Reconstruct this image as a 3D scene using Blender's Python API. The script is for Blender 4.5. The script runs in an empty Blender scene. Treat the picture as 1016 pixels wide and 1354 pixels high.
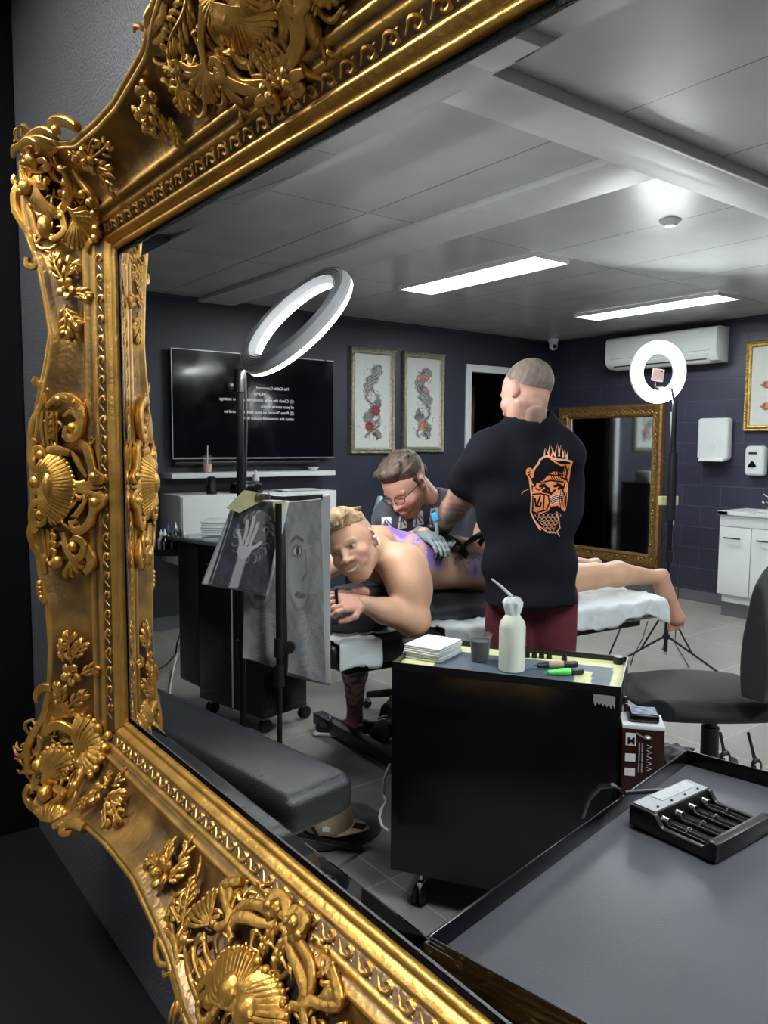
import bpy, bmesh, math, random
import numpy as np
from mathutils import Vector, Matrix

random.seed(7)
rng = np.random.default_rng(7)
SC = bpy.context.scene
COL = SC.collection

# ------------------------------------------------------------------ camera model (eye height 1.5 m)
FPX, YAW, PITCH, ROLL, EYE = 1033.35, math.radians(52.72), math.radians(-4.99), math.radians(0.33), 1.5
_fw = np.array([math.cos(PITCH)*math.cos(YAW), math.cos(PITCH)*math.sin(YAW), math.sin(PITCH)])
_r0 = np.array([math.sin(YAW), -math.cos(YAW), 0.0]); _u0 = np.cross(_r0, _fw)
_rt = _r0*math.cos(ROLL)+_u0*math.sin(ROLL); _up = -_r0*math.sin(ROLL)+_u0*math.cos(ROLL)
CAMP = np.array([0, 0, EYE])


def P(u, v, x=None, y=None, z=None, d=None):
    """point of the room seen at a photo position, on a known plane (x, y or z) or at a known depth"""
    q = _fw+_rt*(u-508)/FPX-_up*(v-677)/FPX
    t = d if d is not None else (x/q[0] if x is not None else (y/q[1] if y is not None else (z-EYE)/q[2]))
    return CAMP+q*t


def unit(v):
    v = np.array(v, float)
    return v/np.linalg.norm(v)


# ------------------------------------------------------------------ materials
def mat(name, col, rough=.5, metal=0., bump=0., bscale=60., var=0., vscale=8., emit=None, estr=0., coat=0., attr=False,
        trans=0., spec=.5, ior=1.45, alpha=1., sheen=0., sss=0.):
    m = bpy.data.materials.new(name); m.use_nodes = True
    nt = m.node_tree; n = nt.nodes; l = nt.links; b = n['Principled BSDF']
    b.inputs['Roughness'].default_value = rough; b.inputs['Metallic'].default_value = metal
    b.inputs['Base Color'].default_value = (*col, 1); b.inputs['IOR'].default_value = ior
    b.inputs['Specular IOR Level'].default_value = spec
    b.inputs['Coat Weight'].default_value = coat; b.inputs['Coat Roughness'].default_value = .08
    b.inputs['Transmission Weight'].default_value = trans; b.inputs['Alpha'].default_value = alpha
    b.inputs['Sheen Weight'].default_value = sheen
    if sss:
        b.inputs['Subsurface Weight'].default_value = sss
        b.inputs['Subsurface Radius'].default_value = (.012, .005, .003); b.inputs['Subsurface Scale'].default_value = 1.
    tc = n.new('ShaderNodeTexCoord')
    src = None
    if attr:
        a = n.new('ShaderNodeAttribute'); a.attribute_name = 'Col'; src = a.outputs['Color']
        l.new(src, b.inputs['Base Color'])
    if var:
        t = n.new('ShaderNodeTexNoise'); t.inputs['Scale'].default_value = vscale; t.inputs['Detail'].default_value = 4
        l.new(tc.outputs['Object'], t.inputs['Vector'])
        mr = n.new('ShaderNodeMapRange'); mr.inputs['From Min'].default_value = .3; mr.inputs['From Max'].default_value = .7
        mr.inputs['To Min'].default_value = 1-var; mr.inputs['To Max'].default_value = 1+var
        l.new(t.outputs['Fac'], mr.inputs['Value'])
        mx = n.new('ShaderNodeMix'); mx.data_type = 'RGBA'; mx.blend_type = 'MULTIPLY'; mx.inputs['Factor'].default_value = 1
        if src is not None: l.new(src, mx.inputs['A'])
        else: mx.inputs['A'].default_value = (*col, 1)
        l.new(mr.outputs['Result'], mx.inputs['B']); l.new(mx.outputs['Result'], b.inputs['Base Color'])
        m2 = n.new('ShaderNodeMapRange'); m2.inputs['To Min'].default_value = max(.02, rough-.08); m2.inputs['To Max'].default_value = rough+.08
        l.new(t.outputs['Fac'], m2.inputs['Value']); l.new(m2.outputs['Result'], b.inputs['Roughness'])
    if bump:
        t = n.new('ShaderNodeTexNoise'); t.inputs['Scale'].default_value = bscale; t.inputs['Detail'].default_value = 3
        l.new(tc.outputs['Object'], t.inputs['Vector'])
        bp = n.new('ShaderNodeBump'); bp.inputs['Strength'].default_value = min(1, bump); bp.inputs['Distance'].default_value = .004
        l.new(t.outputs['Fac'], bp.inputs['Height']); l.new(bp.outputs['Normal'], b.inputs['Normal'])
    if emit is not None:
        b.inputs['Emission Color'].default_value = (*emit, 1); b.inputs['Emission Strength'].default_value = estr
    return m


M = {}


# ------------------------------------------------------------------ scene tree
def tag(o, label=None, cat=None, group=None, kind=None):
    if label: o['label'] = label
    if cat: o['category'] = cat
    if group: o['group'] = group
    if kind: o['kind'] = kind
    return o


def thing(name, label, cat, loc=(0, 0, 0), group=None):
    o = bpy.data.objects.new(name, None); o.empty_display_size = .1
    COL.objects.link(o); o.location = Vector([float(c) for c in loc]); o['worldloc'] = [float(c) for c in loc]
    tag(o, label, cat, group)
    return o


def wloc(o):
    l = np.zeros(3)
    while o is not None:
        l += np.array(o.location); o = o.parent
    return l


def link(name, me, material, parent=None, smooth=True):
    me.name = name
    o = bpy.data.objects.new(name, me); COL.objects.link(o)
    for mm in (material if isinstance(material, (list, tuple)) else [material]):
        me.materials.append(M[mm] if isinstance(mm, str) else mm)
    if parent is not None:
        off = wloc(parent)
        me.transform(Matrix.Translation(Vector([-float(c) for c in off])))
        o.parent = parent
    if smooth:
        me.polygons.foreach_set('use_smooth', [True]*len(me.polygons))
    return o


def copy_tree(o, parent=None):
    c = o.copy(); COL.objects.link(c); c.parent = parent
    for ch in list(o.children): copy_tree(ch, c)
    return c


def np_mesh(V, F, col=None, name='m'):
    me = bpy.data.meshes.new(name)
    me.from_pydata([tuple(float(c) for c in v) for v in V], [], [tuple(int(i) for i in f) for f in F])
    me.update()
    if col is not None:
        a = me.color_attributes.new('Col', 'FLOAT_COLOR', 'POINT')
        c4 = np.ones((len(V), 4), np.float32); c4[:, :3] = np.clip(col, 0, 1)
        a.data.foreach_set('color', c4.ravel())
    return me


class MB:
    def __init__(self): self.V = []; self.F = []; self.mi = []

    def add(self, V, F, mi=0):
        n = len(self.V); self.V += [tuple(float(c) for c in v) for v in V]
        self.F += [tuple(i+n for i in f) for f in F]; self.mi += [mi]*len(F); return self

    def hexa(self, c, mi=0):
        """eight corners: bottom loop 0-3, top loop 4-7"""
        return self.add(c, [(3, 2, 1, 0), (4, 5, 6, 7), (0, 1, 5, 4), (1, 2, 6, 5), (2, 3, 7, 6), (3, 0, 4, 7)], mi)

    def box(self, lo, hi, mi=0):
        x0, y0, z0 = lo; x1, y1, z1 = hi
        return self.hexa([(x0, y0, z0), (x1, y0, z0), (x1, y1, z0), (x0, y1, z0), (x0, y0, z1), (x1, y0, z1), (x1, y1, z1), (x0, y1, z1)], mi)

    def obox(self, c, sx, sy, sz, ax=(1, 0, 0), ay=(0, 1, 0), az=(0, 0, 1), mi=0, r=0., seg=3):
        """box about centre c along three axes; r rounds every edge"""
        c = np.array(c, float); A = np.array([unit(ax), unit(ay), unit(az)]); s = np.array([sx, sy, sz], float)/2
        if r <= 0:
            pts = [c+np.array([i, j, k])*s@A for k in (-1, 1) for (i, j) in ((-1, -1), (1, -1), (1, 1), (-1, 1))]
            return self.hexa(pts, mi)
        r = min(r, s.min()*.999)
        bm = bmesh.new(); bmesh.ops.create_cube(bm, size=1)
        for v in bm.verts: v.co = Vector([float(v.co[i]*2*s[i]) for i in range(3)])
        bmesh.ops.bevel(bm, geom=list(bm.edges)+list(bm.verts), offset=r, segments=seg, profile=.5, affect='EDGES', clamp_overlap=True)
        bm.verts.index_update()
        V = [c+np.array(v.co)@A for v in bm.verts]; F = [[v.index for v in f.verts] for f in bm.faces]
        bm.free(); return self.add(V, F, mi)

    def tube(self, pts, rad, n=10, mi=0, cap=True, flat=1., nrm=None):
        pts = [np.array(p, float) for p in pts]
        rad = [rad]*len(pts) if np.isscalar(rad) else list(rad)
        V = []; F = []; prev = None
        for i, p in enumerate(pts):
            t = unit(pts[min(i+1, len(pts)-1)]-pts[max(i-1, 0)]+1e-12)
            if nrm is not None: a = np.array(nrm, float); a = a-t*(a@t)
            elif prev is None: a = np.cross(t, (0, 0, 1) if abs(t[2]) < .9 else (1, 0, 0))
            else: a = prev-t*(prev@t)
            a = unit(a); prev = a; b = np.cross(t, a)
            for k in range(n):
                w = 2*math.pi*k/n
                V.append(p+(a*math.cos(w)*flat+b*math.sin(w))*rad[i])
        for i in range(len(pts)-1):
            for k in range(n):
                k2 = (k+1) % n; F.append((i*n+k, i*n+k2, (i+1)*n+k2, (i+1)*n+k))
        if cap: F.append(tuple(range(n))[::-1]); F.append(tuple((len(pts)-1)*n+k for k in range(n)))
        return self.add(V, F, mi)

    def cyl(self, a, b, r0, r1=None, n=20, mi=0): return self.tube([a, b], [r0, r0 if r1 is None else r1], n, mi)

    def lathe(self, c, prof, n=24, axis=(0, 0, 1), mi=0, cap=True):
        """prof: (radius, height) pairs along the axis"""
        ax = unit(axis); a = unit(np.cross(ax, (1, 0, 0) if abs(ax[0]) < .9 else (0, 1, 0))); b = np.cross(ax, a)
        V = []; F = []; c = np.array(c, float)
        for r, h in prof:
            for k in range(n):
                w = 2*math.pi*k/n; V.append(c+ax*h+(a*math.cos(w)+b*math.sin(w))*max(r, 1e-5))
        for i in range(len(prof)-1):
            for k in range(n):
                k2 = (k+1) % n; F.append((i*n+k, i*n+k2, (i+1)*n+k2, (i+1)*n+k))
        if cap: F.append(tuple(range(n))[::-1]); F.append(tuple((len(prof)-1)*n+k for k in range(n)))
        return self.add(V, F, mi)

    def ball(self, c, r, n=14, m=9, mi=0, A=None):
        c = np.array(c, float); r = np.array([r]*3 if np.isscalar(r) else r, float); A = np.eye(3) if A is None else np.array(A)
        V = [c+np.array([0, 0, -1])*r@A]; F = []
        for j in range(1, m):
            f = -math.pi/2+math.pi*j/m
            for k in range(n):
                w = 2*math.pi*k/n; V.append(c+np.array([math.cos(f)*math.cos(w), math.cos(f)*math.sin(w), math.sin(f)])*r@A)
        V.append(c+np.array([0, 0, 1])*r@A)
        for k in range(n): F.append((0, 1+(k+1) % n, 1+k))
        for j in range(m-2):
            for k in range(n):
                k2 = (k+1) % n; F.append((1+j*n+k, 1+j*n+k2, 1+(j+1)*n+k2, 1+(j+1)*n+k))
        o = 1+(m-2)*n
        for k in range(n): F.append((o+k, o+(k+1) % n, len(V)-1))
        return self.add(V, F, mi)

    def prism(self, poly, origin, ax, ay, an, t, mi=0):
        """flat outline (2D) extruded by t along an"""
        o = np.array(origin, float); ax = np.array(ax, float); ay = np.array(ay, float); an = np.array(an, float); n = len(poly)
        V = [o+ax*p[0]+ay*p[1] for p in poly]+[o+ax*p[0]+ay*p[1]+an*t for p in poly]
        F = [tuple(range(n))[::-1], tuple(range(n, 2*n))]+[(i, (i+1) % n, n+(i+1) % n, n+i) for i in range(n)]
        return self.add(V, F, mi)

    def build(self, name, material, parent=None, smooth=False, bevel=0., seg=2, angle=35):
        me = bpy.data.meshes.new(name); me.from_pydata(self.V, [], self.F); me.update()
        me.polygons.foreach_set('material_index', self.mi)
        bm = bmesh.new(); bm.from_mesh(me); bmesh.ops.recalc_face_normals(bm, faces=bm.faces)
        if bevel:
            eds = [e for e in bm.edges if len(e.link_faces) == 2 and e.calc_face_angle(0) > math.radians(angle)]
            bmesh.ops.bevel(bm, geom=eds, offset=bevel, segments=seg, profile=.5, affect='EDGES', clamp_overlap=True)
        bm.to_mesh(me); bm.free()
        o = link(name, me, material, parent, smooth=smooth or bevel > 0)
        if smooth or bevel:
            try: me.set_sharp_from_angle(angle=math.radians(40))
            except Exception: pass
        return o


# ------------------------------------------------------------------ implicit surfaces for bodies, cloth and leather
class Sdf:
    def __init__(self, lo, hi, h):
        self.lo = np.array(lo, float); self.h = h
        self.n = np.ceil((np.array(hi, float)-self.lo)/h).astype(int)+1
        self.f = np.full(self.n, .5, np.float32)

    def _sub(self, lo, hi, k):
        a = np.clip(np.floor((lo-k-self.lo)/self.h).astype(int)-2, 0, self.n); b = np.clip(np.ceil((hi+k-self.lo)/self.h).astype(int)+3, 0, self.n)
        if (b <= a).any(): return None, None
        s = tuple(slice(i, j) for i, j in zip(a, b))
        g = [self.lo[i]+self.h*np.arange(a[i], b[i]) for i in range(3)]
        X, Y, Z = np.meshgrid(*g, indexing='ij')
        return s, np.stack([X, Y, Z], -1)

    def _mix(self, s, d, k, sub):
        a = self.f[s]
        if sub:
            d = -d
            hh = np.maximum(k-np.abs(a-d), 0)/max(k, 1e-6); self.f[s] = np.maximum(a, d)+hh*hh*k/4
        else:
            hh = np.maximum(k-np.abs(a-d), 0)/max(k, 1e-6); self.f[s] = np.minimum(a, d)-hh*hh*k/4

    def ell(self, c, r, k=.02, A=None, sub=False):
        c = np.array(c, float); r = np.array([r]*3 if np.isscalar(r) else r, float); R = r.max()
        s, p = self._sub(c-R, c+R, k+.03)
        if s is None: return self
        q = (p-c) if A is None else (p-c)@np.array(A, float).T
        k0 = np.linalg.norm(q/r, axis=-1); k1 = np.linalg.norm(q/(r*r), axis=-1)
        self._mix(s, k0*(k0-1)/np.maximum(k1, 1e-6), k, sub); return self

    def cap(self, a, b, ra, rb=None, k=.02, nrm=None, sq=1., sub=False):
        """tapered limb from a to b; sq > 1 flattens it along nrm"""
        a = np.array(a, float); b = np.array(b, float); rb = ra if rb is None else rb; R = max(ra, rb)
        s, p = self._sub(np.minimum(a, b)-R, np.maximum(a, b)+R, k+.03)
        if s is None: return self
        ba = b-a; pa = p-a
        if nrm is not None:
            n = unit(nrm); n = unit(n-ba*((n@ba)/max(ba@ba, 1e-9)))
            pa = pa+(pa@n)[..., None]*n*(sq-1)
        t = np.clip(pa@ba/max(ba@ba, 1e-9), 0, 1)
        self._mix(s, np.linalg.norm(pa-t[..., None]*ba, axis=-1)-(ra+(rb-ra)*t), k, sub); return self

    def chain(self, pts, rad, k=.02, **kw):
        for i in range(len(pts)-1): self.cap(pts[i], pts[i+1], rad[i], rad[i+1], k, **kw)
        return self

    def box(self, c, half, r=.01, k=.02, A=None, sub=False):
        c = np.array(c, float); half = np.array(half, float); R = np.linalg.norm(half)
        s, p = self._sub(c-R, c+R, k)
        if s is None: return self
        q = (p-c) if A is None else (p-c)@np.array(A, float).T
        q = np.abs(q)-(half-r)
        d = np.linalg.norm(np.maximum(q, 0), axis=-1)+np.minimum(q.max(-1), 0)-r
        self._mix(s, d, k, sub); return self

    def cut(self, pt, n, k=.004):
        """keep the side the normal points away from"""
        pt = np.array(pt, float); n = unit(n)
        g = [self.lo[i]+self.h*np.arange(self.n[i]) for i in range(3)]
        d = ((g[0]-pt[0])*n[0])[:, None, None]+((g[1]-pt[1])*n[1])[None, :, None]+((g[2]-pt[2])*n[2])[None, None, :]
        self.f = np.maximum(self.f, d.astype(np.float32)); return self

    def noise(self, amp, waves, seed=1):
        """cloth folds: a sum of a few plane waves pushed into the surface"""
        g = [self.lo[i]+self.h*np.arange(self.n[i]) for i in range(3)]
        r = np.random.default_rng(seed); out = 0
        for (kx, ky, kz, a) in waves:
            ph = r.uniform(0, 6.28)
            out = out+a*np.sin((kx*g[0])[:, None, None]+(ky*g[1])[None, :, None]+(kz*g[2])[None, None, :]+ph)
        self.f = self.f+(amp*out).astype(np.float32); return self

    def mesh(self):
        f = self.f.copy()
        for ax in range(3):
            s = [slice(None)]*3
            s[ax] = 0; f[tuple(s)] = .5; s[ax] = -1; f[tuple(s)] = .5
        ins = f < 0
        c = [ins[i:ins.shape[0]-1+i, j:ins.shape[1]-1+j, k:ins.shape[2]-1+k] for i in (0, 1) for j in (0, 1) for k in (0, 1)]
        cnt = sum(x.astype(np.int8) for x in c); act = (cnt > 0) & (cnt < 8)
        idx = np.argwhere(act); N = len(idx)
        vid = np.full(act.shape, -1, np.int64); vid[act] = np.arange(N)
        acc = np.zeros((N, 3)); w = np.zeros(N)
        cor = [(i, j, k) for i in (0, 1) for j in (0, 1) for k in (0, 1)]
        for a in range(8):
            for b in range(a+1, 8):
                d = np.array(cor[b])-np.array(cor[a])
                if np.abs(d).sum() != 1: continue
                fa = f[idx[:, 0]+cor[a][0], idx[:, 1]+cor[a][1], idx[:, 2]+cor[a][2]]; fb = f[idx[:, 0]+cor[b][0], idx[:, 1]+cor[b][1], idx[:, 2]+cor[b][2]]
                m = (fa < 0) != (fb < 0)
                t = np.where(m, fa/np.where(m, fa-fb, 1), 0)
                acc[m] += (np.array(cor[a])+t[:, None]*d)[m]; w[m] += 1
        V = (idx+acc/w[:, None])*self.h+self.lo
        F = []
        for ax in range(3):
            o = [(1, 2), (2, 0), (0, 1)][ax]
            s0 = [slice(None)]*3; s1 = [slice(None)]*3; s0[ax] = slice(0, -1); s1[ax] = slice(1, None)
            ch = ins[tuple(s0)] != ins[tuple(s1)]
            e = np.argwhere(ch)
            ok = (e[:, o[0]] > 0) & (e[:, o[1]] > 0) & (e[:, o[0]] < act.shape[o[0]]) & (e[:, o[1]] < act.shape[o[1]])
            e = e[ok]; flip = ins[e[:, 0], e[:, 1], e[:, 2]]
            q = []
            for (da, db) in ((0, 0), (-1, 0), (-1, -1), (0, -1)):
                c2 = e.copy(); c2[:, o[0]] += da; c2[:, o[1]] += db; q.append(vid[c2[:, 0], c2[:, 1], c2[:, 2]])
            q = np.stack(q, 1); q[flip] = q[flip][:, ::-1]
            F.append(q[:, ::-1])
        return V, np.concatenate(F)

    def value(self, p):
        g = np.clip((p-self.lo)/self.h, 0, self.n-1.001); i = g.astype(int); t = g-i; out = 0
        for a in (0, 1):
            for b in (0, 1):
                for c in (0, 1):
                    w = (t[..., 0] if a else 1-t[..., 0])*(t[..., 1] if b else 1-t[..., 1])*(t[..., 2] if c else 1-t[..., 2])
                    out = out+w*self.f[i[..., 0]+a, i[..., 1]+b, i[..., 2]+c]
        return out

    def project(self, p, d, n=60, step=None):
        """march from points p along d until the surface"""
        p = p.copy()
        for _ in range(n):
            v = self.value(p); p += d*np.clip(v, -.01, .02)[..., None]*.8
        return p


def smoothV(V, F, it=1, lam=.5):
    F = np.asarray(F)
    for _ in range(it):
        acc = np.zeros_like(V); w = np.zeros(len(V))
        for a in range(4):
            b = (a+1) % 4
            np.add.at(acc, F[:, a], V[F[:, b]]); np.add.at(w, F[:, a], 1)
            np.add.at(acc, F[:, b], V[F[:, a]]); np.add.at(w, F[:, b], 1)
        V = V+(acc/np.maximum(w, 1)[:, None]-V)*lam
    return V


def wav(p, sc, seed=0, oct=3):
    """cheap smooth noise in [-1, 1] at points p (n,3 or n,2)"""
    r = np.random.default_rng(seed); out = 0; a = 1; tot = 0; p = np.asarray(p, float)
    for o in range(oct):
        for _ in range(3):
            k = r.normal(size=p.shape[-1]); k /= np.linalg.norm(k)
            out = out+a*np.sin(p@k*sc*2**o*6.28+r.uniform(0, 6.28)); tot += a
        a *= .6
    return out/tot*1.8


# ------------------------------------------------------------------ tiny painter: strokes and shapes evaluated at points (x, y)
class Paint:
    def __init__(self, xy, base):
        self.p = np.asarray(xy, float); self.c = np.tile(np.array(base, float), (len(self.p), 1)); self.m = np.zeros(len(self.p))

    def _put(self, a, col):
        a = np.clip(a, 0, 1); self.c = self.c*(1-a[:, None])+np.array(col)*a[:, None]; self.m = np.maximum(self.m, a); return self

    def line(self, pts, w, col, soft=.3, op=1., taper=False):
        best = np.full(len(self.p), -1e9); n = len(pts)-1
        for i in range(n):
            a = np.array(pts[i], float); b = np.array(pts[i+1], float); ba = b-a
            t = np.clip((self.p-a)@ba/max(ba@ba, 1e-9), 0, 1)
            ww = w*(1-.9*(i+t)/n) if taper else w
            best = np.maximum(best, (ww-np.linalg.norm(self.p-a-t[:, None]*ba, axis=1))/(w*soft))
        return self._put(np.clip(best+.5, 0, 1)*op, col)

    def ell(self, c, r, col, rot=0., soft=.08, op=1., ring=0.):
        q = self.p-np.array(c); cs, sn = math.cos(rot), math.sin(rot)
        q = np.stack([q[:, 0]*cs+q[:, 1]*sn, -q[:, 0]*sn+q[:, 1]*cs], 1)/np.array(r)
        e = np.linalg.norm(q, axis=1)
        d = (1-e) if not ring else (ring-np.abs(e-1))
        return self._put(np.clip(d/soft+.5, 0, 1)*op, col)

    def poly(self, pts, col, op=1.):
        x, y = self.p[:, 0], self.p[:, 1]; ins = np.zeros(len(x), bool); n = len(pts)
        for i in range(n):
            x0, y0 = pts[i]; x1, y1 = pts[(i+1) % n]
            c = ((y0 > y) != (y1 > y)); xx = (x1-x0)*(y-y0)/((y1-y0) if y1 != y0 else 1e-9)+x0
            ins ^= c & (x < xx)
        return self._put(ins*op, col)


def sheet(origin, ax, ay, w, h, nx, ny, paint, thick=.002, disp=None, mask=None):
    """rectangular sheet with painted colours; disp(u,v) bends it off its plane; solid with a back side"""
    u = np.linspace(0, 1, nx); v = np.linspace(0, 1, ny); U, Vv = np.meshgrid(u, v, indexing='ij'); uv = np.stack([U.ravel(), Vv.ravel()], 1)
    an = np.cross(unit(ax), unit(ay)); o = np.array(origin, float)
    pos = o+np.outer(uv[:, 0]*w, unit(ax))+np.outer(uv[:, 1]*h, unit(ay))
    if disp is not None: pos = pos+np.outer(disp(uv[:, 0], uv[:, 1]), an)
    col = paint(uv)
    idx = np.arange(nx*ny).reshape(nx, ny)
    q = np.stack([idx[:-1, :-1], idx[1:, :-1], idx[1:, 1:], idx[:-1, 1:]], -1).reshape(-1, 4)
    if mask is not None:
        keep = mask(uv); q = q[keep[q].all(1)]
    N = len(pos); V = np.concatenate([pos, pos-an*thick]); C = np.concatenate([col, col])
    F = [q, q[:, ::-1]+N]
    if mask is None:
        rim = np.concatenate([idx[:, 0], idx[-1, 1:], idx[-2::-1, -1], idx[0, -2:0:-1]]); r2 = np.roll(rim, -1)
        F.append(np.stack([r2, rim, rim+N, r2+N], 1))
    return np_mesh(V, np.concatenate(F), C)
# ------------------------------------------------------------------ palette
MX = .5            # mirror plane
YA, XB, ZC = 5.985, 6.93, 2.655


def setup_mats():
    M['white_paint'] = mat('white_paint', (.72, .73, .72), .4, var=.03)
    M['white_gloss'] = mat('white_gloss', (.78, .8, .79), .3, coat=.2, var=.02)
    M['black_gloss'] = mat('black_gloss', (.004, .004, .005), .16, var=.1, spec=.45)
    M['black_matte'] = mat('black_matte', (.004, .004, .005), .7, var=.15, bump=.1, bscale=200, spec=.25)
    M['black_plastic'] = mat('black_plastic', (.012, .012, .013), .35, var=.1)
    M['black_metal'] = mat('black_metal', (.012, .012, .014), .3, metal=.3, var=.1)
    M['chrome'] = mat('chrome', (.7, .7, .72), .15, metal=1., var=.05)
    M['leather'] = mat('leather', (.016, .018, .021), .3, var=.15, bump=.35, bscale=340, spec=.6)
    M['fabric_black'] = mat('fabric_black', (.016, .017, .019), .85, var=.15, bump=.5, bscale=400, sheen=.15)
    M['tee_black'] = mat('tee_black', (.0036, .004, .007), .9, var=.15, vscale=5, bump=.25, bscale=300, spec=.18)
    M['tee_grey'] = mat('tee_grey', (.046, .049, .060), .9, var=.25, vscale=9, bump=.25, bscale=300, sheen=.1)
    M['maroon'] = mat('maroon', (.085, .007, .014), .7, var=.2, bump=.3, bscale=200)
    M['skin'] = mat('skin', (.6, .35, .26), .48, attr=True, bump=.06, bscale=300, sss=.08, spec=.4)
    M['print'] = mat('print', (.5, .5, .5), .6, attr=True, var=.02, vscale=20)
    M['sheet'] = mat('sheet', (.74, .79, .80), .75, var=.05, bump=.2, bscale=160)
    M['tape'] = mat('tape', (.62, .6, .3), .6, var=.08, vscale=20)
    M['art'] = mat('art', (.5, .5, .5), .45, attr=True, var=.04, vscale=25)
    M['lamp'] = mat('lamp', (1, 1, 1), .5, emit=(.93, .97, 1.), estr=31.)
    M['ring_lamp'] = mat('ring_lamp', (1, 1, 1), .5, emit=(.97, .98, 1.), estr=62.)
    M['gold_frame'] = mat('gold_frame', (.34, .22, .06), .38, metal=.8, var=.4, vscale=30, bump=.8, bscale=70)
    M['brown_gold'] = mat('brown_gold', (.24, .125, .04), .42, metal=.55, var=.35, vscale=25, bump=1, bscale=55)
    M['silver_frame'] = mat('silver_frame', (.3, .28, .2), .35, metal=.75, var=.35, vscale=40, bump=.7, bscale=110)
    M['mirror'] = mat('mirror', (.75, .78, .8), .02, metal=1., var=.02)
    M['screen'] = mat('screen', (.003, .003, .005), .09, var=.1, spec=.5)
    M['paper'] = mat('paper', (.72, .74, .74), .7, var=.04, bump=.1, bscale=40)
    M['glove_black'] = mat('glove_black', (.008, .008, .009), .42, var=.2, bump=.3, bscale=90)
    M['glove_grey'] = mat('glove_grey', (.16, .19, .2), .45, var=.2, bump=.3, bscale=90)
    M['blue_grip'] = mat('blue_grip', (.06, .32, .55), .3, var=.2)
    M['clear'] = mat('clear', (.85, .88, .88), .15, alpha=.06, spec=.25, var=.02)
    M['wood'] = mat('wood', (.2, .11, .05), .5, var=.3, vscale=6)
    M['teal'] = mat('teal', (.03, .35, .28), .4, var=.1)
    M['green'] = mat('green', (.12, .75, .15), .35, var=.1)
    M['ink'] = mat('ink', (.004, .004, .006), .45, var=.1)
    M['liquid'] = mat('liquid', (.66, .7, .58), .35, var=.03, sss=.1)
    M['coffee'] = mat('coffee', (.6, .4, .26), .35, var=.05)
    M['silver'] = mat('silver', (.5, .5, .52), .3, metal=.9, var=.1)
    M['text_white'] = mat('text_white', (.7, .7, .7), .5, emit=(.75, .8, .85), estr=.28)
    M['lamp_shell'] = mat('lamp_shell', (.82, .83, .84), .35, var=.05)
    M['navy'] = mat('navy', (.012, .016, .035), .45, var=.15)
    M['cap_tan'] = mat('cap_tan', (.34, .26, .17), .85, var=.1, bump=.3, bscale=300)
    M['foam'] = mat('foam', (.75, .77, .76), .5, var=.03)
    M['dark_red'] = mat('dark_red', (.026, .006, .004), .35, var=.3, vscale=30)
    M['grey_plastic'] = mat('grey_plastic', (.3, .31, .32), .4, var=.08)
    M['blue_cap'] = mat('blue_cap', (.03, .1, .5), .4, var=.1)
    M['glass_shelf'] = mat('glass_shelf', (.1, .14, .15), .08, var=.1, coat=.4)

    # ---- painted smooth wall, block wall, floor tiles, ceiling panels: tables of joints in world metres
    def surf(name, base, rough, fn):
        m = bpy.data.materials.new(name); m.use_nodes = True; nt = m.node_tree; n = nt.nodes; l = nt.links
        b = n['Principled BSDF']; b.inputs['Roughness'].default_value = rough; b.inputs['Base Color'].default_value = (*base, 1)
        fn(n, l, b); return m

    def common(n, l, b, base, var, sc, rough, rv, bumpd, bsc, detail=6):
        g = n.new('ShaderNodeNewGeometry')
        t = n.new('ShaderNodeTexNoise'); t.inputs['Scale'].default_value = sc; t.inputs['Detail'].default_value = detail
        l.new(g.outputs['Position'], t.inputs['Vector'])
        cr = n.new('ShaderNodeMapRange'); cr.inputs['From Min'].default_value = .3; cr.inputs['From Max'].default_value = .7
        cr.inputs['To Min'].default_value = 1-var; cr.inputs['To Max'].default_value = 1+var; l.new(t.outputs['Fac'], cr.inputs['Value'])
        mx = n.new('ShaderNodeMix'); mx.data_type = 'RGBA'; mx.blend_type = 'MULTIPLY'; mx.inputs['Factor'].default_value = 1
        mx.inputs['A'].default_value = (*base, 1); l.new(cr.outputs['Result'], mx.inputs['B']); l.new(mx.outputs['Result'], b.inputs['Base Color'])
        rr = n.new('ShaderNodeMapRange'); rr.inputs['To Min'].default_value = rough-rv; rr.inputs['To Max'].default_value = rough+rv
        l.new(t.outputs['Fac'], rr.inputs['Value']); l.new(rr.outputs['Result'], b.inputs['Roughness'])
        t2 = n.new('ShaderNodeTexNoise'); t2.inputs['Scale'].default_value = bsc; t2.inputs['Detail'].default_value = 3
        l.new(g.outputs['Position'], t2.inputs['Vector'])
        bp = n.new('ShaderNodeBump'); bp.inputs['Strength'].default_value = 1; bp.inputs['Distance'].default_value = bumpd
        l.new(t2.outputs['Fac'], bp.inputs['Height']); l.new(bp.outputs['Normal'], b.inputs['Normal'])
        return g, mx, bp

    def wallA(n, l, b): common(n, l, b, (.022, .025, .040), .16, 2.2, .42, .1, .0006, 180)
    M['wall_dark'] = surf('wall_dark', (.03, .033, .045), .5, wallA)
    M['wall_near'] = surf('wall_near', (.03, .03, .03), .42, lambda n, l, b: common(n, l, b, (.062, .062, .066), .08, 3, .38, .05, .003, 170))

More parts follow.
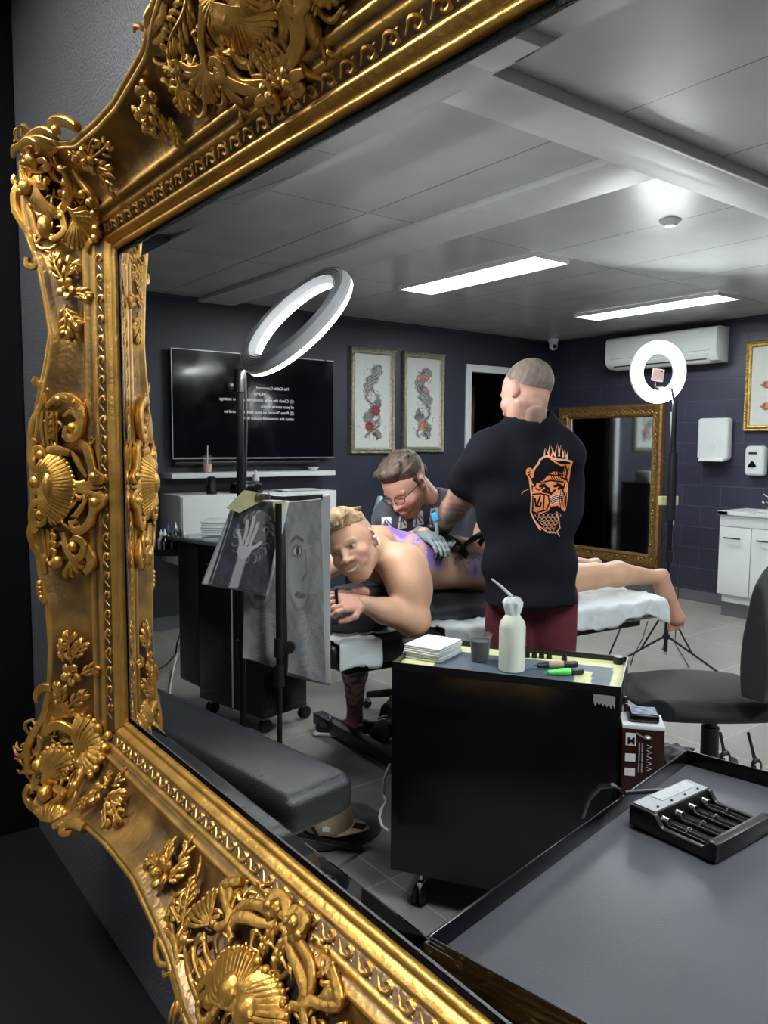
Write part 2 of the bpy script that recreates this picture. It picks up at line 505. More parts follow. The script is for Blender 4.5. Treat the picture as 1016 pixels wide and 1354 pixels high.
    def brick(n, l, b, base, grout, cx, cy, w, h, off, mort, bd, var, rough, swap):
        g, mx, bp = common(n, l, b, base, var, 3.0, rough, .06, .0003 if swap == ('X', 'Y') else .0012, 120)
        sp = n.new('ShaderNodeSeparateXYZ'); l.new(g.outputs['Position'], sp.inputs[0])
        cb = n.new('ShaderNodeCombineXYZ')
        a1 = n.new('ShaderNodeMath'); a1.operation = 'ADD'; a1.inputs[1].default_value = cx; l.new(sp.outputs[swap[0]], a1.inputs[0])
        a2 = n.new('ShaderNodeMath'); a2.operation = 'ADD'; a2.inputs[1].default_value = cy; l.new(sp.outputs[swap[1]], a2.inputs[0])
        l.new(a1.outputs[0], cb.inputs[0]); l.new(a2.outputs[0], cb.inputs[1])
        br = n.new('ShaderNodeTexBrick'); br.offset = off; br.inputs['Scale'].default_value = 1.
        br.inputs['Brick Width'].default_value = w; br.inputs['Row Height'].default_value = h
        br.inputs['Mortar Size'].default_value = mort; br.inputs['Mortar Smooth'].default_value = .4; br.inputs['Bias'].default_value = 0
        br.inputs['Color1'].default_value = (.94, .94, .94, 1); br.inputs['Color2'].default_value = (1.06, 1.06, 1.06, 1); br.inputs['Mortar'].default_value = (*[c/s for c, s in zip(grout, base)], 1)
        l.new(cb.outputs[0], br.inputs['Vector'])
        m2 = n.new('ShaderNodeMix'); m2.data_type = 'RGBA'; m2.blend_type = 'MULTIPLY'; m2.inputs['Factor'].default_value = 1
        l.new(mx.outputs['Result'], m2.inputs['A']); l.new(br.outputs['Color'], m2.inputs['B']); l.new(m2.outputs['Result'], b.inputs['Base Color'])
        b2 = n.new('ShaderNodeBump'); b2.invert = True; b2.inputs['Distance'].default_value = bd; b2.inputs['Strength'].default_value = 1
        l.new(br.outputs['Fac'], b2.inputs['Height']); l.new(bp.outputs['Normal'], b2.inputs['Normal']); l.new(b2.outputs['Normal'], b.inputs['Normal'])
    M['wall_block'] = surf('wall_block', (.03, .03, .045), .42, lambda n, l, b: brick(n, l, b, (.024, .025, .042), (.045, .046, .062), .1, .075, .40, .2, .5, .006, .006, .14, .42, ('Y', 'Z')))
    M['floor_tile'] = surf('floor_tile', (.2, .19, .17), .35, lambda n, l, b: brick(n, l, b, (.235, .225, .2), (.4, .39, .36), -1.59+6.66, -2.04+6.66, .666, .666, 0, .004, .0012, .16, .38, ('X', 'Y')))
    M['ceiling_panel'] = surf('ceiling_panel', (.5, .5, .5), .32, lambda n, l, b: brick(n, l, b, (.46, .47, .47), (.18, .18, .18), -3.045+6.65, -1.96+6.55, .665, 1.31, 0, .004, .003, .05, .24, ('X', 'Y')))


def slab(name, lo, hi, m, kind='structure', parent=None, bevel=0.):
    o = MB().box(lo, hi).build(name, m, parent, bevel=bevel)
    if kind: o['kind'] = kind
    return o


def setting():
    X0 = -5.6; Y0 = -1.6
    slab('floor', (X0, Y0, -.06), (XB+1.2, YA+2.4, 0), 'floor_tile')
    slab('ceiling', (X0, Y0, ZC), (XB+1.2, YA+2.4, ZC+.06), 'ceiling_panel')
    # far wall with the television, cut for the doorway
    w = MB(); dx0, dx1, dz = 5.68, 6.50, 2.25
    w.box((X0, YA, 0), (dx0, YA+.12, ZC)).box((dx1, YA, 0), (XB+.12, YA+.12, ZC)).box((dx0, YA, dz), (dx1, YA+.12, ZC))
    o = w.build('wall_back', 'wall_dark'); o['kind'] = 'structure'
    slab('wall_right', (XB, Y0, 0), (XB+.12, YA, ZC), 'wall_block')
    slab('wall_front', (X0, Y0-.1, 0), (XB+.12, Y0, ZC), 'wall_dark')
    slab('wall_left', (X0-.1, Y0, 0), (X0, YA, ZC), 'wall_dark')
    # wall the ornate mirror hangs on, open where the glass is
    w = MB(); y0, y1, z0, z1 = .14, 1.458, .971, 1.842; t = MX+.006
    w.box((MX, Y0, 0), (t, y0, ZC)).box((MX, y1, 0), (t, YA, ZC)).box((MX, y0, 0), (t, y1, z0)).box((MX, y0, z1), (t, y1, ZC))
    o = w.build('wall_mirror_side', 'wall_near'); o['kind'] = 'structure'
    # projecting black pier left of the mirror
    slab('trim_1', (MX-.9, 2.215, 0), (MX, 2.9, ZC), 'black_matte', bevel=.006)
    slab('shade_plinth', (MX-.3, -.9, 0), (MX, 2.215, .45), 'black_matte', bevel=.006)  # added black block, stands in for the unlit floor below the mirror
    # adjoining room behind the doorway
    w = MB(); w.box((dx0-.9, YA+1.9, 0), (XB+1.1, YA+2.0, ZC)).box((dx0-1.0, YA+.12, 0), (dx0-.9, YA+2.0, ZC)).box((XB+1.0, YA+.12, 0), (XB+1.1, YA+2.0, ZC))
    o = w.build('wall_beyond', 'wall_dark'); o['kind'] = 'structure'
    # white door frame
    w = MB(); a = .075
    w.box((dx0-a, YA-.02, 0), (dx0, YA+.13, dz+a)).box((dx1, YA-.02, 0), (dx1+a, YA+.13, dz+a)).box((dx0, YA-.02, dz), (dx1, YA+.13, dz+a))
    o = w.build('door_1', 'white_paint', bevel=.004); o['kind'] = 'structure'
    # timber framed door leaf beyond the doorway
    d = MB(); d.box((5.9, YA+1.05, .05), (6.62, YA+1.09, 2.1)); o = d.build('door_2', 'black_matte'); o['kind'] = 'structure'
    f = MB()
    for (lo, hi) in (((5.82, YA+1.0, 0), (5.9, YA+1.1, 2.2)), ((6.62, YA+1.0, 0), (6.7, YA+1.1, 2.2)), ((5.9, YA+1.0, 2.1), (6.62, YA+1.1, 2.2))): f.box(lo, hi)
    f.build('door_frame', 'wood', o, bevel=.004)
    # baseboards
    slab('baseboard_back', (MX+.01, YA-.012, 0), (dx0-a, YA, .105), mat('skirt', (.11, .11, .115), .4, var=.1))
    slab('baseboard_right', (XB-.012, 3.66, 0), (XB, YA-.012, .105), bpy.data.materials['skirt'])
    # ceiling beams
    bt = mat('beam_paint', (.52, .53, .53), .5, var=.05)
    w = MB(); w.box((MX+.01, 1.78, ZC-.035), (XB, 2.02, ZC)).box((MX+.01, 1.768, ZC-.045), (XB, 1.785, ZC))
    o = w.build('trim_2', bt, bevel=.003); o['kind'] = 'structure'
    w = MB(); w.box((2.67, 2.02, ZC-.032), (2.98, YA-.005, ZC))
    o = w.build('trim_3', bt, bevel=.003); o['kind'] = 'structure'
    w = MB()
    w.box((MX+.01, YA-.02, ZC-.018), (XB-.02, YA, ZC)).box((XB-.02, Y0, ZC-.018), (XB, YA, ZC))
    o = w.build('trim_4', mat('cornice', (.035, .036, .05), .5, var=.1)); o['kind'] = 'structure'


def ceiling_lights():
    spots = [((3.635, 3.29), 1.3, 'long bright ceiling panel light nearer the ring lamp', 1),
             ((5.61, 3.25), 1.33, 'long bright ceiling panel light near the far air conditioner', 1),
             ((2.72, -.55), 1.3, 'panel light on the ceiling of the near half of the room', 0),
             ((5.0, -.4), 1.3, 'panel light on the ceiling by the right end of the room', 0),
             ((1.2, -.38), 1.3, 'added unseen panel light on the ceiling above the black trolley', 0),  # added lamp kept out of view, brightens the drawings, client and tray
             ((-.50, 1.15), 1.3, 'added unseen panel light on the ceiling in front of the gilded frame', 0),  # extra lamp, added to brighten the wall above the frame
             ((-2.9, 3.3), 1.3, 'panel light on the ceiling left of the gilded frame', 0),
             ((-2.2, -.9), 1.0, 'panel light on the ceiling right of the gilded frame', 0)]
    for (x, y), L, lab, vis in spots:
        t = thing('ceiling_light', lab, 'light', (x, y, ZC-.03), 'panel lights in the ceiling' if vis else None)
        f = MB(); w = .30
        for (lo, hi) in (((x-.012, y-.012, ZC-.03), (x+w+.012, y, ZC-.001)), ((x-.012, y+L, ZC-.03), (x+w+.012, y+L+.012, ZC-.001)),
                         ((x-.012, y, ZC-.03), (x, y+L, ZC-.001)), ((x+w, y, ZC-.03), (x+w+.012, y+L, ZC-.001))): f.box(lo, hi)
        f.build('light_frame', 'white_paint', t)
        MB().box((x, y, ZC-.024), (x+w, y+L, ZC-.004)).build('diffuser', 'lamp', t)
def picture(name, x, y, z, w, h, facing, frame_mat, fw, depth, paint, label, group=None, nx=90, ny=160):
    """framed artwork hung on a wall; facing 'y-' (back wall) or 'x-' (right wall); x,y,z = lower left corner on the wall"""
    if facing == 'y-': ax = np.array([1., 0, 0]); an = np.array([0, -1., 0])
    else: ax = np.array([0, -1., 0]); an = np.array([-1., 0, 0])
    o = np.array([x, y, z]); up = np.array([0, 0, 1.])
    t = thing(name, label, 'picture', o+ax*w/2, group)
    m = MB()
    prof = [(0, 0), (0, depth*.75), (fw*.12, depth), (fw*.3, depth*.92), (fw*.42, depth*.7), (fw*.62, depth*.85), (fw*.75, depth*.8), (fw, depth*.45), (fw, 0)]
    cor = [(0, 0, 1, 1), (w, 0, -1, 1), (w, h, -1, -1), (0, h, 1, -1)]
    V = []; F = []; k = len(prof)
    for (cx, cy, sx, sy) in cor:
        for (a, b) in prof: V.append(o+ax*(cx+sx*a)+up*(cy+sy*a)+an*b)
    for i in range(4):
        for j in range(k-1): F.append((i*k+j, ((i+1) % 4)*k+j, ((i+1) % 4)*k+j+1, i*k+j+1))
    m.add(V, F)
    # beaded carving along the ridge
    nb = int((w+h)*2/.028)
    for i in range(nb):
        s = (i+.5)/nb*2*(w+h); a = fw*.22
        if s < w: q = (s, a)
        elif s < w+h: q = (w-a, s-w)
        elif s < 2*w+h: q = (2*w+h-s, h-a)
        else: q = (a, 2*(w+h)-s)
        m.ball(o+ax*q[0]+up*q[1]+an*depth*.97, fw*.13, n=6, m=4)
    m.build('picture_frame', frame_mat, t, smooth=True)
    b = MB(); 
    me = sheet(o+ax*fw*.9+up*fw*.9+an*depth*.45, ax, up, w-1.8*fw, h-1.8*fw, nx, ny, paint, thick=.004)
    # the sheet's own normal is ax x up; keep it towards the room
    link('artwork', me, 'art', t, smooth=False)
    return t


def art_sleeve(seed):
    """a generic tattoo sheet: winding grey serpent forms, a pale mask, dark red blossoms on ivory paper"""
    def f(uv):
        w, h = .36, .82
        p = Paint(uv*np.array([w, h]), (.66, .68, .62)); r = np.random.default_rng(seed)
        g = lambda v: (v, v*.98, v*.92)
        cx = .18
        for i in range(46):
            a = i/45; y = .70-.58*a; x = cx+.045*math.sin(a*13+seed)
            p.ell((x, y), (.05+.012*math.sin(i), .028), g(.10+.16*r.random()), rot=r.uniform(-.6, .6), op=.85)
        for i in range(5):
            y0 = .7-.12*i
            pts = [(cx+.07*math.sin(t*3.0+i*1.7+seed), y0-.12*t) for t in np.linspace(0, 1, 9)]
            p.line(pts, .016, g(.36)); p.line(pts, .004, g(.05))
        p.ell((cx-.005, .45 if seed == 1 else .35), (.035, .05), g(.6), rot=.3); 
        for q in ((-.015, .455), (.015, .46)): p.ell((cx+q[0], q[1] if seed == 1 else q[1]-.1), (.008, .004), g(.06))
        red = (.26, .03, .03) if seed == 1 else (.5, .2, .17)
        for (bx, by, br) in ([(.21, .33, .05), (.15, .19, .045)] if seed == 1 else [(.13, .63, .035), (.21, .64, .035), (.17, .2, .05), (.2, .53, .03)]):
            for k in range(9):
                w0 = k*.7; p.ell((bx+br*.55*math.cos(w0), by+br*.55*math.sin(w0)), (br*.5, br*.33), tuple(c*(.7+.5*r.random()) for c in red), rot=w0)
            p.ell((bx, by), (br*.3, br*.3), tuple(c*1.5 for c in red))
        for k in range(60):
            x = cx+r.normal()*.045; y = r.uniform(.1, .72); dx, dy = r.normal(size=2)*.016
            p.line([(x, y), (x+dx, y+dy), (x+dx*1.3+.006, y+dy*2)], .0022, g(.04), op=.9)
        p.line([(.19, .13), (.23, .1), (.22, .075), (.25, .09)], .006, g(.04))
        return p.c
    return f


def art_right(uv):
    w, h = .6, .7
    p = Paint(uv*np.array([w, h]), (.7, .7, .64))
    for (x, y) in ((.17, .36), (.17, .17), (.3, .3), (.34, .5)):
        p.ell((x, y), (.05, .035), (.45, .22, .14)); p.ell((x-.02, y+.01), (.02, .02), (.2, .05, .03))
        p.line([(x-.06, y), (x, y-.03), (x+.07, y+.02)], .006, (.12, .06, .04))
    return p.c


def flat_text(s, size, pos, ax, up, m, parent, name='lettering', mirror=True, align='LEFT', depth=.0004, bold=0.):
    c = bpy.data.curves.new(name, 'FONT'); c.body = s; c.size = size; c.align_x = align; c.extrude = depth; c.offset = bold
    tmp = bpy.data.objects.new(name, c); COL.objects.link(tmp)
    me = bpy.data.meshes.new_from_object(tmp.evaluated_get(bpy.context.evaluated_depsgraph_get())); bpy.data.objects.remove(tmp)
    me.materials.clear(); me.materials.append(M[m]); o = bpy.data.objects.new(name, me); COL.objects.link(o)
    ax = unit(ax); up = unit(up); n = np.cross(ax, up)
    if mirror: ax = -ax
    mt = Matrix(((ax[0], up[0], n[0], 0), (ax[1], up[1], n[1], 0), (ax[2], up[2], n[2], 0), (0, 0, 0, 1)))
    mt.translation = Vector([float(a) for a in np.array(pos)-(wloc(parent) if parent is not None else 0)])
    if parent is not None: o.parent = parent
    o.matrix_local = mt
    return o


def wall_things():
    # ---- television
    x0, x1, z0, z1 = 2.41, 3.93, 1.37, 2.235; yf = YA-.075
    t = thing('television', 'large black television on the dark wall above the white shelf', 'television', ((x0+x1)/2, YA-.04, z0))
    MB().box((x0, yf, z0), (x1, yf+.03, z1)).box((x0+.25, yf+.03, z0+.15), (x1-.25, YA-.001, z1-.2)).build('tv_body', 'black_plastic', t, bevel=.004)
    MB().box((x0+.008, yf-.002, z0+.014), (x1-.008, yf+.001, z1-.008)).build('screen', 'screen', t)
    MB().box((x0, yf-.004, z0-.001), (x1, yf+.004, z0+.010)).box((x0, yf-.003, z1-.005), (x1, yf+.004, z1+.001)).box((x0-.001, yf-.003, z0), (x0+.004, yf+.004, z1)).build('bezel', 'silver', t)
    lines = ['No Cable Connected', 'HDMI1', '(1) Check the cable connection and the settings', 'of your source device.',
             "(2) Press 'Source' on your remote control to", 'select the connected source device.']
    for i, s in enumerate(lines):
        xx = (3.50, 3.23, 3.51, 3.51, 3.51, 3.51)[i]
        flat_text(s, .036, (xx-(.04 if i == 0 else 0), yf-.004, 1.95-.051*i), (1, 0, 0), (0, 0, 1), 'text_white', t)
    # ---- shelf, cup, dish
    t = MB().box((2.335, YA-.24, 1.222), (3.835, YA, 1.262)).build('floating_shelf', 'white_paint', bevel=.003)
    tag(t, 'white floating shelf under the television', 'shelf')
    c = P(275, 622, y=YA-.12); c[2] = 1.262
    t = thing('iced_coffee_cup', 'clear cup of iced coffee with a straw on the white shelf', 'cup', c)
    MB().lathe(c, [(.030, 0), (.032, .003), (.040, .115), (.041, .117), (.0385, .117), (.031, .004)], n=20, cap=False).build('cup_body', 'clear', t, smooth=True)
    MB().lathe(c+[0, 0, .003], [(.0, 0), (.030, .001), (.0355, .062), (0, .0625)], n=20).build('coffee', 'coffee', t, smooth=True)
    MB().lathe(c+[0, 0, .117], [(.042, 0), (.042, .005), (.034, .022), (.01, .03)], n=20).build('dome_lid', 'clear', t, smooth=True)
    MB().cyl(c+[0, 0, .02], c+[.004, 0, .215], .0045).build('straw', 'white_gloss', t, smooth=True)
    c = P(415, 621, y=YA-.1); c[2] = 1.262
    t = MB().lathe(c, [(.022, 0), (.03, .004), (.05, .026), (.047, .027), (.027, .008), (0, .006)], n=22).build('small_dish', 'white_gloss', smooth=True)
    tag(t, 'small white dish at the right end of the white shelf', 'dish')
    c2 = P(405, 621, y=YA-.1); c2[2] = 1.262
    m = MB().cyl(c2, c2+[0, 0, .018], .012).cyl(c2+[0, 0, .018], c2+[-.004, 0, .06], .0022, n=8)
    tag(m.build('incense_holder', 'black_metal', smooth=True), 'thin dark stick standing beside the small white dish', 'holder')
    # soundbar-like dark ledge under the television
    t = MB().obox((3.1, YA-.05, 1.335), 1.35, .06, .035, r=.01).build('sound_bar', 'black_plastic'); tag(t, 'slim black sound bar under the television', 'speaker')
    for p in t.data.polygons: p.use_smooth = True
    # ---- long white wall cabinet
    t = thing('wall_cabinet', 'long white cabinet on the wall under the floating shelf', 'cabinet', (3.0, 5.8, .55))
    MB().box((2.33, 5.58, .565), (3.735, YA, 1.10)).build('cabinet_body', 'white_paint', t, bevel=.003)
    MB().box((2.34, 5.565, .57), (3.03, 5.579, 1.085)).build('door', 'white_paint', t, bevel=.002)
    MB().box((3.036, 5.565, .57), (3.725, 5.579, 1.085)).build('door', 'white_paint', t, bevel=.002)
    # things on it
    c = np.array([2.93, 5.68, 1.1])
    m = MB().lathe(c, [(.13, 0), (.135, .02), (.125, .075), (.09, .09), (.03, .095)], n=28)
    tag(m.build('ink_tray', 'black_gloss', smooth=True), 'round black tray on the white wall cabinet behind the lamp pole', 'tray')
    c = np.array([2.99, 5.63, 1.195])
    t = thing('squeeze_bottle', 'small white squeeze bottle on the round black tray', 'bottle', c)
    MB().lathe(c, [(.026, 0), (.028, .004), (.028, .05), (.012, .06)], n=16).build('bottle_body', 'white_gloss', t, smooth=True)
    MB().lathe(c+[0, 0, .06], [(.011, 0), (.009, .02), (.004, .03)], n=12).build('nozzle', 'white_gloss', t, smooth=True)
    c = np.array([2.62, 5.66, 1.1])
    m = MB().lathe(c, [(.04, 0), (.042, .05), (.03, .1), (.034, .13), (.018, .14)], n=18)
    tag(m.build('ink_bottle', 'black_plastic', smooth=True), 'black bottle on the white wall cabinet, left of the lamp pole', 'bottle')
    for i, (x, a) in enumerate(((3.42, .1), (3.4, -.06))):
        m = MB().obox((x, 5.7, 1.103+i*.008), .34, .2, .006, ax=(math.cos(a), math.sin(a), 0), ay=(-math.sin(a), math.cos(a), 0))
        tag(m.build('magazine', 'grey_plastic' if i == 0 else 'paper'), ['lower grey magazine lying on the white wall cabinet', 'upper pale magazine lying on the white wall cabinet'][i], 'magazine', None)
    # cable hanging on the wall
    m = MB().tube([(2.2, YA-.01, 1.12), (2.28, YA-.012, 1.10), (2.34, YA-.012, 1.16), (2.2, YA-.012, 1.2), (2.12, YA-.012, 1.24)], .004, n=6)
    tag(m.build('wall_cable', 'black_plastic', smooth=True), 'loop of black cable on the wall left of the white cabinet', 'cable')
    # ---- pictures
    picture('tattoo_print', 4.145, YA, 1.405, .52, .985, 'y-', 'silver_frame', .058, .035, art_sleeve(1), 'tall framed tattoo print with dark red roses and a pale mask, next to the television', 'framed prints')
    picture('tattoo_print', 4.765, YA, 1.415, .53, .98, 'y-', 'silver_frame', .058, .035, art_sleeve(2), 'tall framed tattoo print with pink blossoms, nearer the doorway', 'framed prints')
    picture('gold_framed_print', XB, 3.70, 1.63, .62, .80, 'x-', 'gold_frame', .055, .035, art_right, 'gold framed print on the block wall above the soap dispenser')
    # ---- mirror on the block wall
    yb0, yb1, z0, z1 = 4.50, 5.80, .27, 1.91
    t = thing('wall_mirror', 'tall brown and gold framed mirror on the block wall behind the client', 'mirror', (XB-.03, (yb0+yb1)/2, z0))
    m = MB(); fw = .13; dp = .075
    prof = [(0, 0), (0, dp*.8), (fw*.15, dp), (fw*.32, dp*.92), (fw*.4, dp*.75), (fw*.72, dp*.6), (fw*.8, dp*.7), (fw*.92, dp*.55), (fw, dp*.3), (fw, 0)]
    w, h = yb1-yb0, z1-z0; V = []; F = []; k = len(prof)
    for (cy, cz, sy, sz) in ((0, 0, 1, 1), (w, 0, -1, 1), (w, h, -1, -1), (0, h, 1, -1)):
        for (a, b) in prof: V.append((XB-.01-b, yb0+cy+sy*a, z0+cz+sz*a))
    for i in range(4):
        for j in range(k-1): F.append((i*k+j, ((i+1) % 4)*k+j, ((i+1) % 4)*k+j+1, i*k+j+1))
    m.add(V, F)
    m.build('mirror_frame', 'brown_gold', t, smooth=True)
    m = MB(); r = np.random.default_rng(3)
    def border(s, a):
        if s < w: return (s, a, 1, 0)
        if s < w+h: return (w-a, s-w, 0, 1)
        if s < 2*w+h: return (2*w+h-s, h-a, -1, 0)
        return (a, 2*(w+h)-s, 0, -1)
    n = int(2*(w+h)/.052)
    for i in range(n):
        s = (i+.5)/n*2*(w+h); y, z, ty, tz = border(s, fw*.56)
        base = np.array([XB-.01-dp*.66, yb0+y, z0+z]); T = np.array([0, ty, tz]); N = np.array([0, -tz, ty])
        sg = 1 if i % 2 else -1
        pts = [base+T*.026*math.cos(a)*(1-a/7)+N*sg*.02*math.sin(a)*(1-a/7)+np.array([-.006*math.sin(a/4*3), 0, 0]) for a in np.linspace(-.6, 4.2, 8)]
        m.tube(pts, [.004, .006, .007, .007, .006, .005, .005, .006], n=6)
        m.ball(base+N*sg*-.018, (.007, .009, .009), n=7, m=5)
    m.build('carved_border', 'gold_frame', t, smooth=True)
    MB().box((XB-.030, yb0+fw*.95, z0+fw*.95), (XB-.022, yb1-fw*.95, z1-fw*.95)).build('mirror_glass', 'mirror', t)
    MB().box((XB-.021, yb0+.01, z0+.01), (XB-.001, yb1-.01, z1-.01)).build('backing', 'wood', t)
    # ---- split air conditioner
    y0, y1, zb, zt = 3.88, 5.09, 2.265, 2.585; xf = XB-.215
    t = thing('air_conditioner', 'white split air conditioner high on the block wall', 'air conditioner', (XB-.1, 4.5, zb))
    prof = [(XB-.001, zt), (xf+.05, zt), (xf+.012, zt-.015), (xf, zt-.04), (xf-.004, zb+.10), (xf+.012, zb+.05), (xf+.05, zb+.012), (XB-.06, zb), (XB-.001, zb)]
    m = MB(); m.prism([(p[0], p[1]) for p in prof], (0, y0, 0), (1, 0, 0), (0, 0, 1), (0, 1, 0), y1-y0)
    m.build('casing', 'white_gloss', t, bevel=.006)
    m = MB(); m.prism([(xf+.004, zb+.078), (xf-.012, zb+.066), (xf+.03, zb+.004), (xf+.07, zb-.012), (xf+.075, zb-.004), (xf+.05, zb+.014), (xf+.014, zb+.055)], (0, y0+.09, 0), (1, 0, 0), (0, 0, 1), (0, 1, 0), y1-y0-.18)
    m.build('louvre', 'white_paint', t, bevel=.002)
    MB().box((xf-.006, y0+.06, zb+.1), (xf+.01, y1-.06, zb+.104)).build('seam', 'grey_plastic', t)
    MB().box((xf+.012, y0+.1, zb+.02), (xf+.05, y1-.1, zb+.06)).build('air_outlet', 'black_plastic', t)
    # ---- paper towel dispenser, soap dispenser
    y0, y1, zb, zt = 3.80, 4.10, 1.37, 1.755
    t = thing('paper_towel_dispenser', 'white paper towel dispenser on the block wall above the basin', 'dispenser', (XB-.06, (y0+y1)/2, zb))
    MB().obox((XB-.055, (y0+y1)/2, (zb+zt)/2), .11, y1-y0, zt-zb, r=.03, seg=4).build('housing', 'white_gloss', t, smooth=True)
    m = MB(); c = (XB-.112, (y0+y1)/2-.0, zb+.11)
    m.lathe(c, [(.037, 0), (.036, .005), (.031, .006), (.029, .002), (0, .002)], n=20, axis=(-1, 0, 0)); m.build('viewing_window', 'white_paint', t, smooth=True)
    m = MB(); m.prism([(XB-.11, zb+.012), (XB-.135, zb-.008), (XB-.13, zb-.016), (XB-.05, zb-.004), (XB-.05, zb+.012)], (0, y0+.025, 0), (1, 0, 0), (0, 0, 1), (0, 1, 0), y1-y0-.06)
    m.build('towel_tray', 'white_gloss', t, bevel=.002)
    y0, y1, zb, zt = 3.45, 3.65, 1.235, 1.50
    t = thing('soap_dispenser', 'white automatic soap dispenser beside the paper towel dispenser', 'dispenser', (XB-.06, (y0+y1)/2, zb))
    MB().obox((XB-.05, (y0+y1)/2, (zb+zt)/2), .10, y1-y0-.02, zt-zb, r=.035, seg=4).build('housing', 'white_gloss', t, smooth=True)
    m = MB(); c = np.array([XB-.102, (y0+y1)/2+.01, zb+.085])
    m.prism([(-.032, -.012), (.032, -.012), (.038, .005), (.012, .04), (0, .047), (-.012, .04), (-.038, .005)], c, (0, -1, 0), (0, 0, 1), (-1, 0, 0), .004); m.build('sensor_window', 'black_gloss', t, bevel=.002)
    m = MB(); m.obox((XB-.102, (y0+y1)/2+.01, zb+.20), .004, .075, .02, r=.0015); m.build('name_plate', 'black_plastic', t)
    # ---- security camera dome
    c = P(734, 450, d=8.7); c[2] = ZC
    t = thing('security_camera', 'small white dome camera on the ceiling in the far corner', 'camera', (6.75, 5.83, ZC))
    cc = np.array([6.74, 5.80, ZC])
    MB().lathe(cc, [(.055, 0), (.06, -.02), (.05, -.05), (.045, -.06)], n=20, axis=(0, 0, 1)).build('mount', 'white_gloss', t, smooth=True)
    MB().ball(cc+[0, 0, -.075], .048).build('camera_ball', 'white_gloss', t, smooth=True)
    MB().ball(cc+[-.025, -.035, -.085], .022).build('lens', 'black_gloss', t, smooth=True)
    # ceiling sprinkler plates
    for (u, v, lab) in ((887, 294, 'small round sensor on the ceiling between the two panel lights'),):
        c = P(u, v, z=ZC-.01); c[2] = ZC
        m = MB().lathe(c, [(.055, 0), (.055, -.008), (.035, -.02), (.03, -.03), (0, -.032)], n=22)
        tag(m.build('ceiling_sensor', 'white_gloss', smooth=True), lab, 'sensor')
    # ---- basin cabinet
    xf = 6.50; y1 = 3.655; y0 = 2.75
    t = thing('basin_cabinet', 'white basin cabinet with dark handles against the block wall', 'cabinet', (6.7, 3.2, 0))
    MB().box((xf+.02, y0, .195), (XB, y1, .90)).build('cabinet_body', 'white_paint', t, bevel=.002)
    MB().box((xf+.05, y0+.01, .125), (XB, y1-.02, .195)).build('plinth', 'white_paint', t)
    MB().box((xf+.05, y0+.01, 0), (XB, y1-.02, .125)).build('toe_kick', bpy.data.materials['skirt'], t)
    MB().box((xf, y0, .80), (xf+.02, y1, .90)).build('top_rail', 'white_paint', t, bevel=.002)
    for i, (a, b) in enumerate(((y1-.285, y1), (y1-.575, y1-.289), (y0, y1-.579))):
        d = MB().box((xf, a+.002, .20), (xf+.019, b-.002, .795)).build('door', 'white_paint', t, bevel=.002)
        ha = b-.075; hb = a+.10
        m = MB().tube([(xf, ha, .70), (xf-.025, ha, .70)], .004, n=8).tube([(xf, hb, .70), (xf-.025, hb, .70)], .004, n=8).tube([(xf-.026, ha+.018, .70), (xf-.026, hb-.018, .70)], .006, n=8)
        m.build('handle', 'black_metal', d, smooth=True)
    # basin top with sunk bowl
    n = 40; m = MB(); gx = np.linspace(xf-.02, XB, 20); gy = np.linspace(y0-.01, y1+.02, n); V = []
    for x in gx:
        for y in gy:
            e = math.hypot((x-(xf+.24))/.14, (y-3.22)/.24); z = .935-.09*max(0, min(1, (1-e)/.35))**.7
            edge = min(x-gx[0], y-gy[0], gy[-1]-y); V.append((x, y, z-.006*max(0, 1-edge/.02)))
    F = [(i*n+j, (i+1)*n+j, (i+1)*n+j+1, i*n+j+1) for i in range(19) for j in range(n-1)]
    m.add(V, F).build('basin', 'white_gloss', t, smooth=True)
    MB().box((xf-.02, y0-.01, .90), (xf+.05, y1+.02, .931)).box((xf-.02, y1-.08, .90), (XB, y1+.02, .931)).build('worktop', 'white_gloss', t, bevel=.003)
    c = np.array([XB-.07, 3.37, .93]); c = np.array([XB-.08, 3.40, .932])
    t = thing('basin_tap', 'chrome tap standing on the white basin', 'tap', c)
    MB().cyl(c, c+[0, 0, .09], .02).tube([c+[0, 0, .07], c+[-.06, 0, .09], c+[-.11, 0, .08]], [.014, .012, .011]).build('spout', 'chrome', t, smooth=True)
    MB().obox(c+[0, 0, .105], .03, .03, .03, r=.01).tube([c+[0, 0, .115], c+[0, .05, .14]], .006).build('lever', 'chrome', t, smooth=True)
def caster(t, c, r=.03, ang=0.):
    c = np.array(c, float); a = np.array([math.cos(ang), math.sin(ang), 0]); b = np.array([-a[1], a[0], 0])
    w = MB()
    for s in (-1, 1):
        w.lathe(c+b*s*.012+np.array([0, 0, r])-b*.006, [(0, 0), (r*.7, .0), (r, .002), (r, .010), (r*.7, .012), (0, .012)], n=20, axis=b)
    o = w.build('caster', 'black_plastic', t, smooth=True)
    m = MB().obox(c+[0, 0, r*1.75], .03, .02, r*1.2, ax=a, ay=b, r=.004).cyl(c+[0, 0, r*2], c+[0, 0, r*2+.03], .006)
    m.build('caster_fork', 'chrome', o, smooth=True)


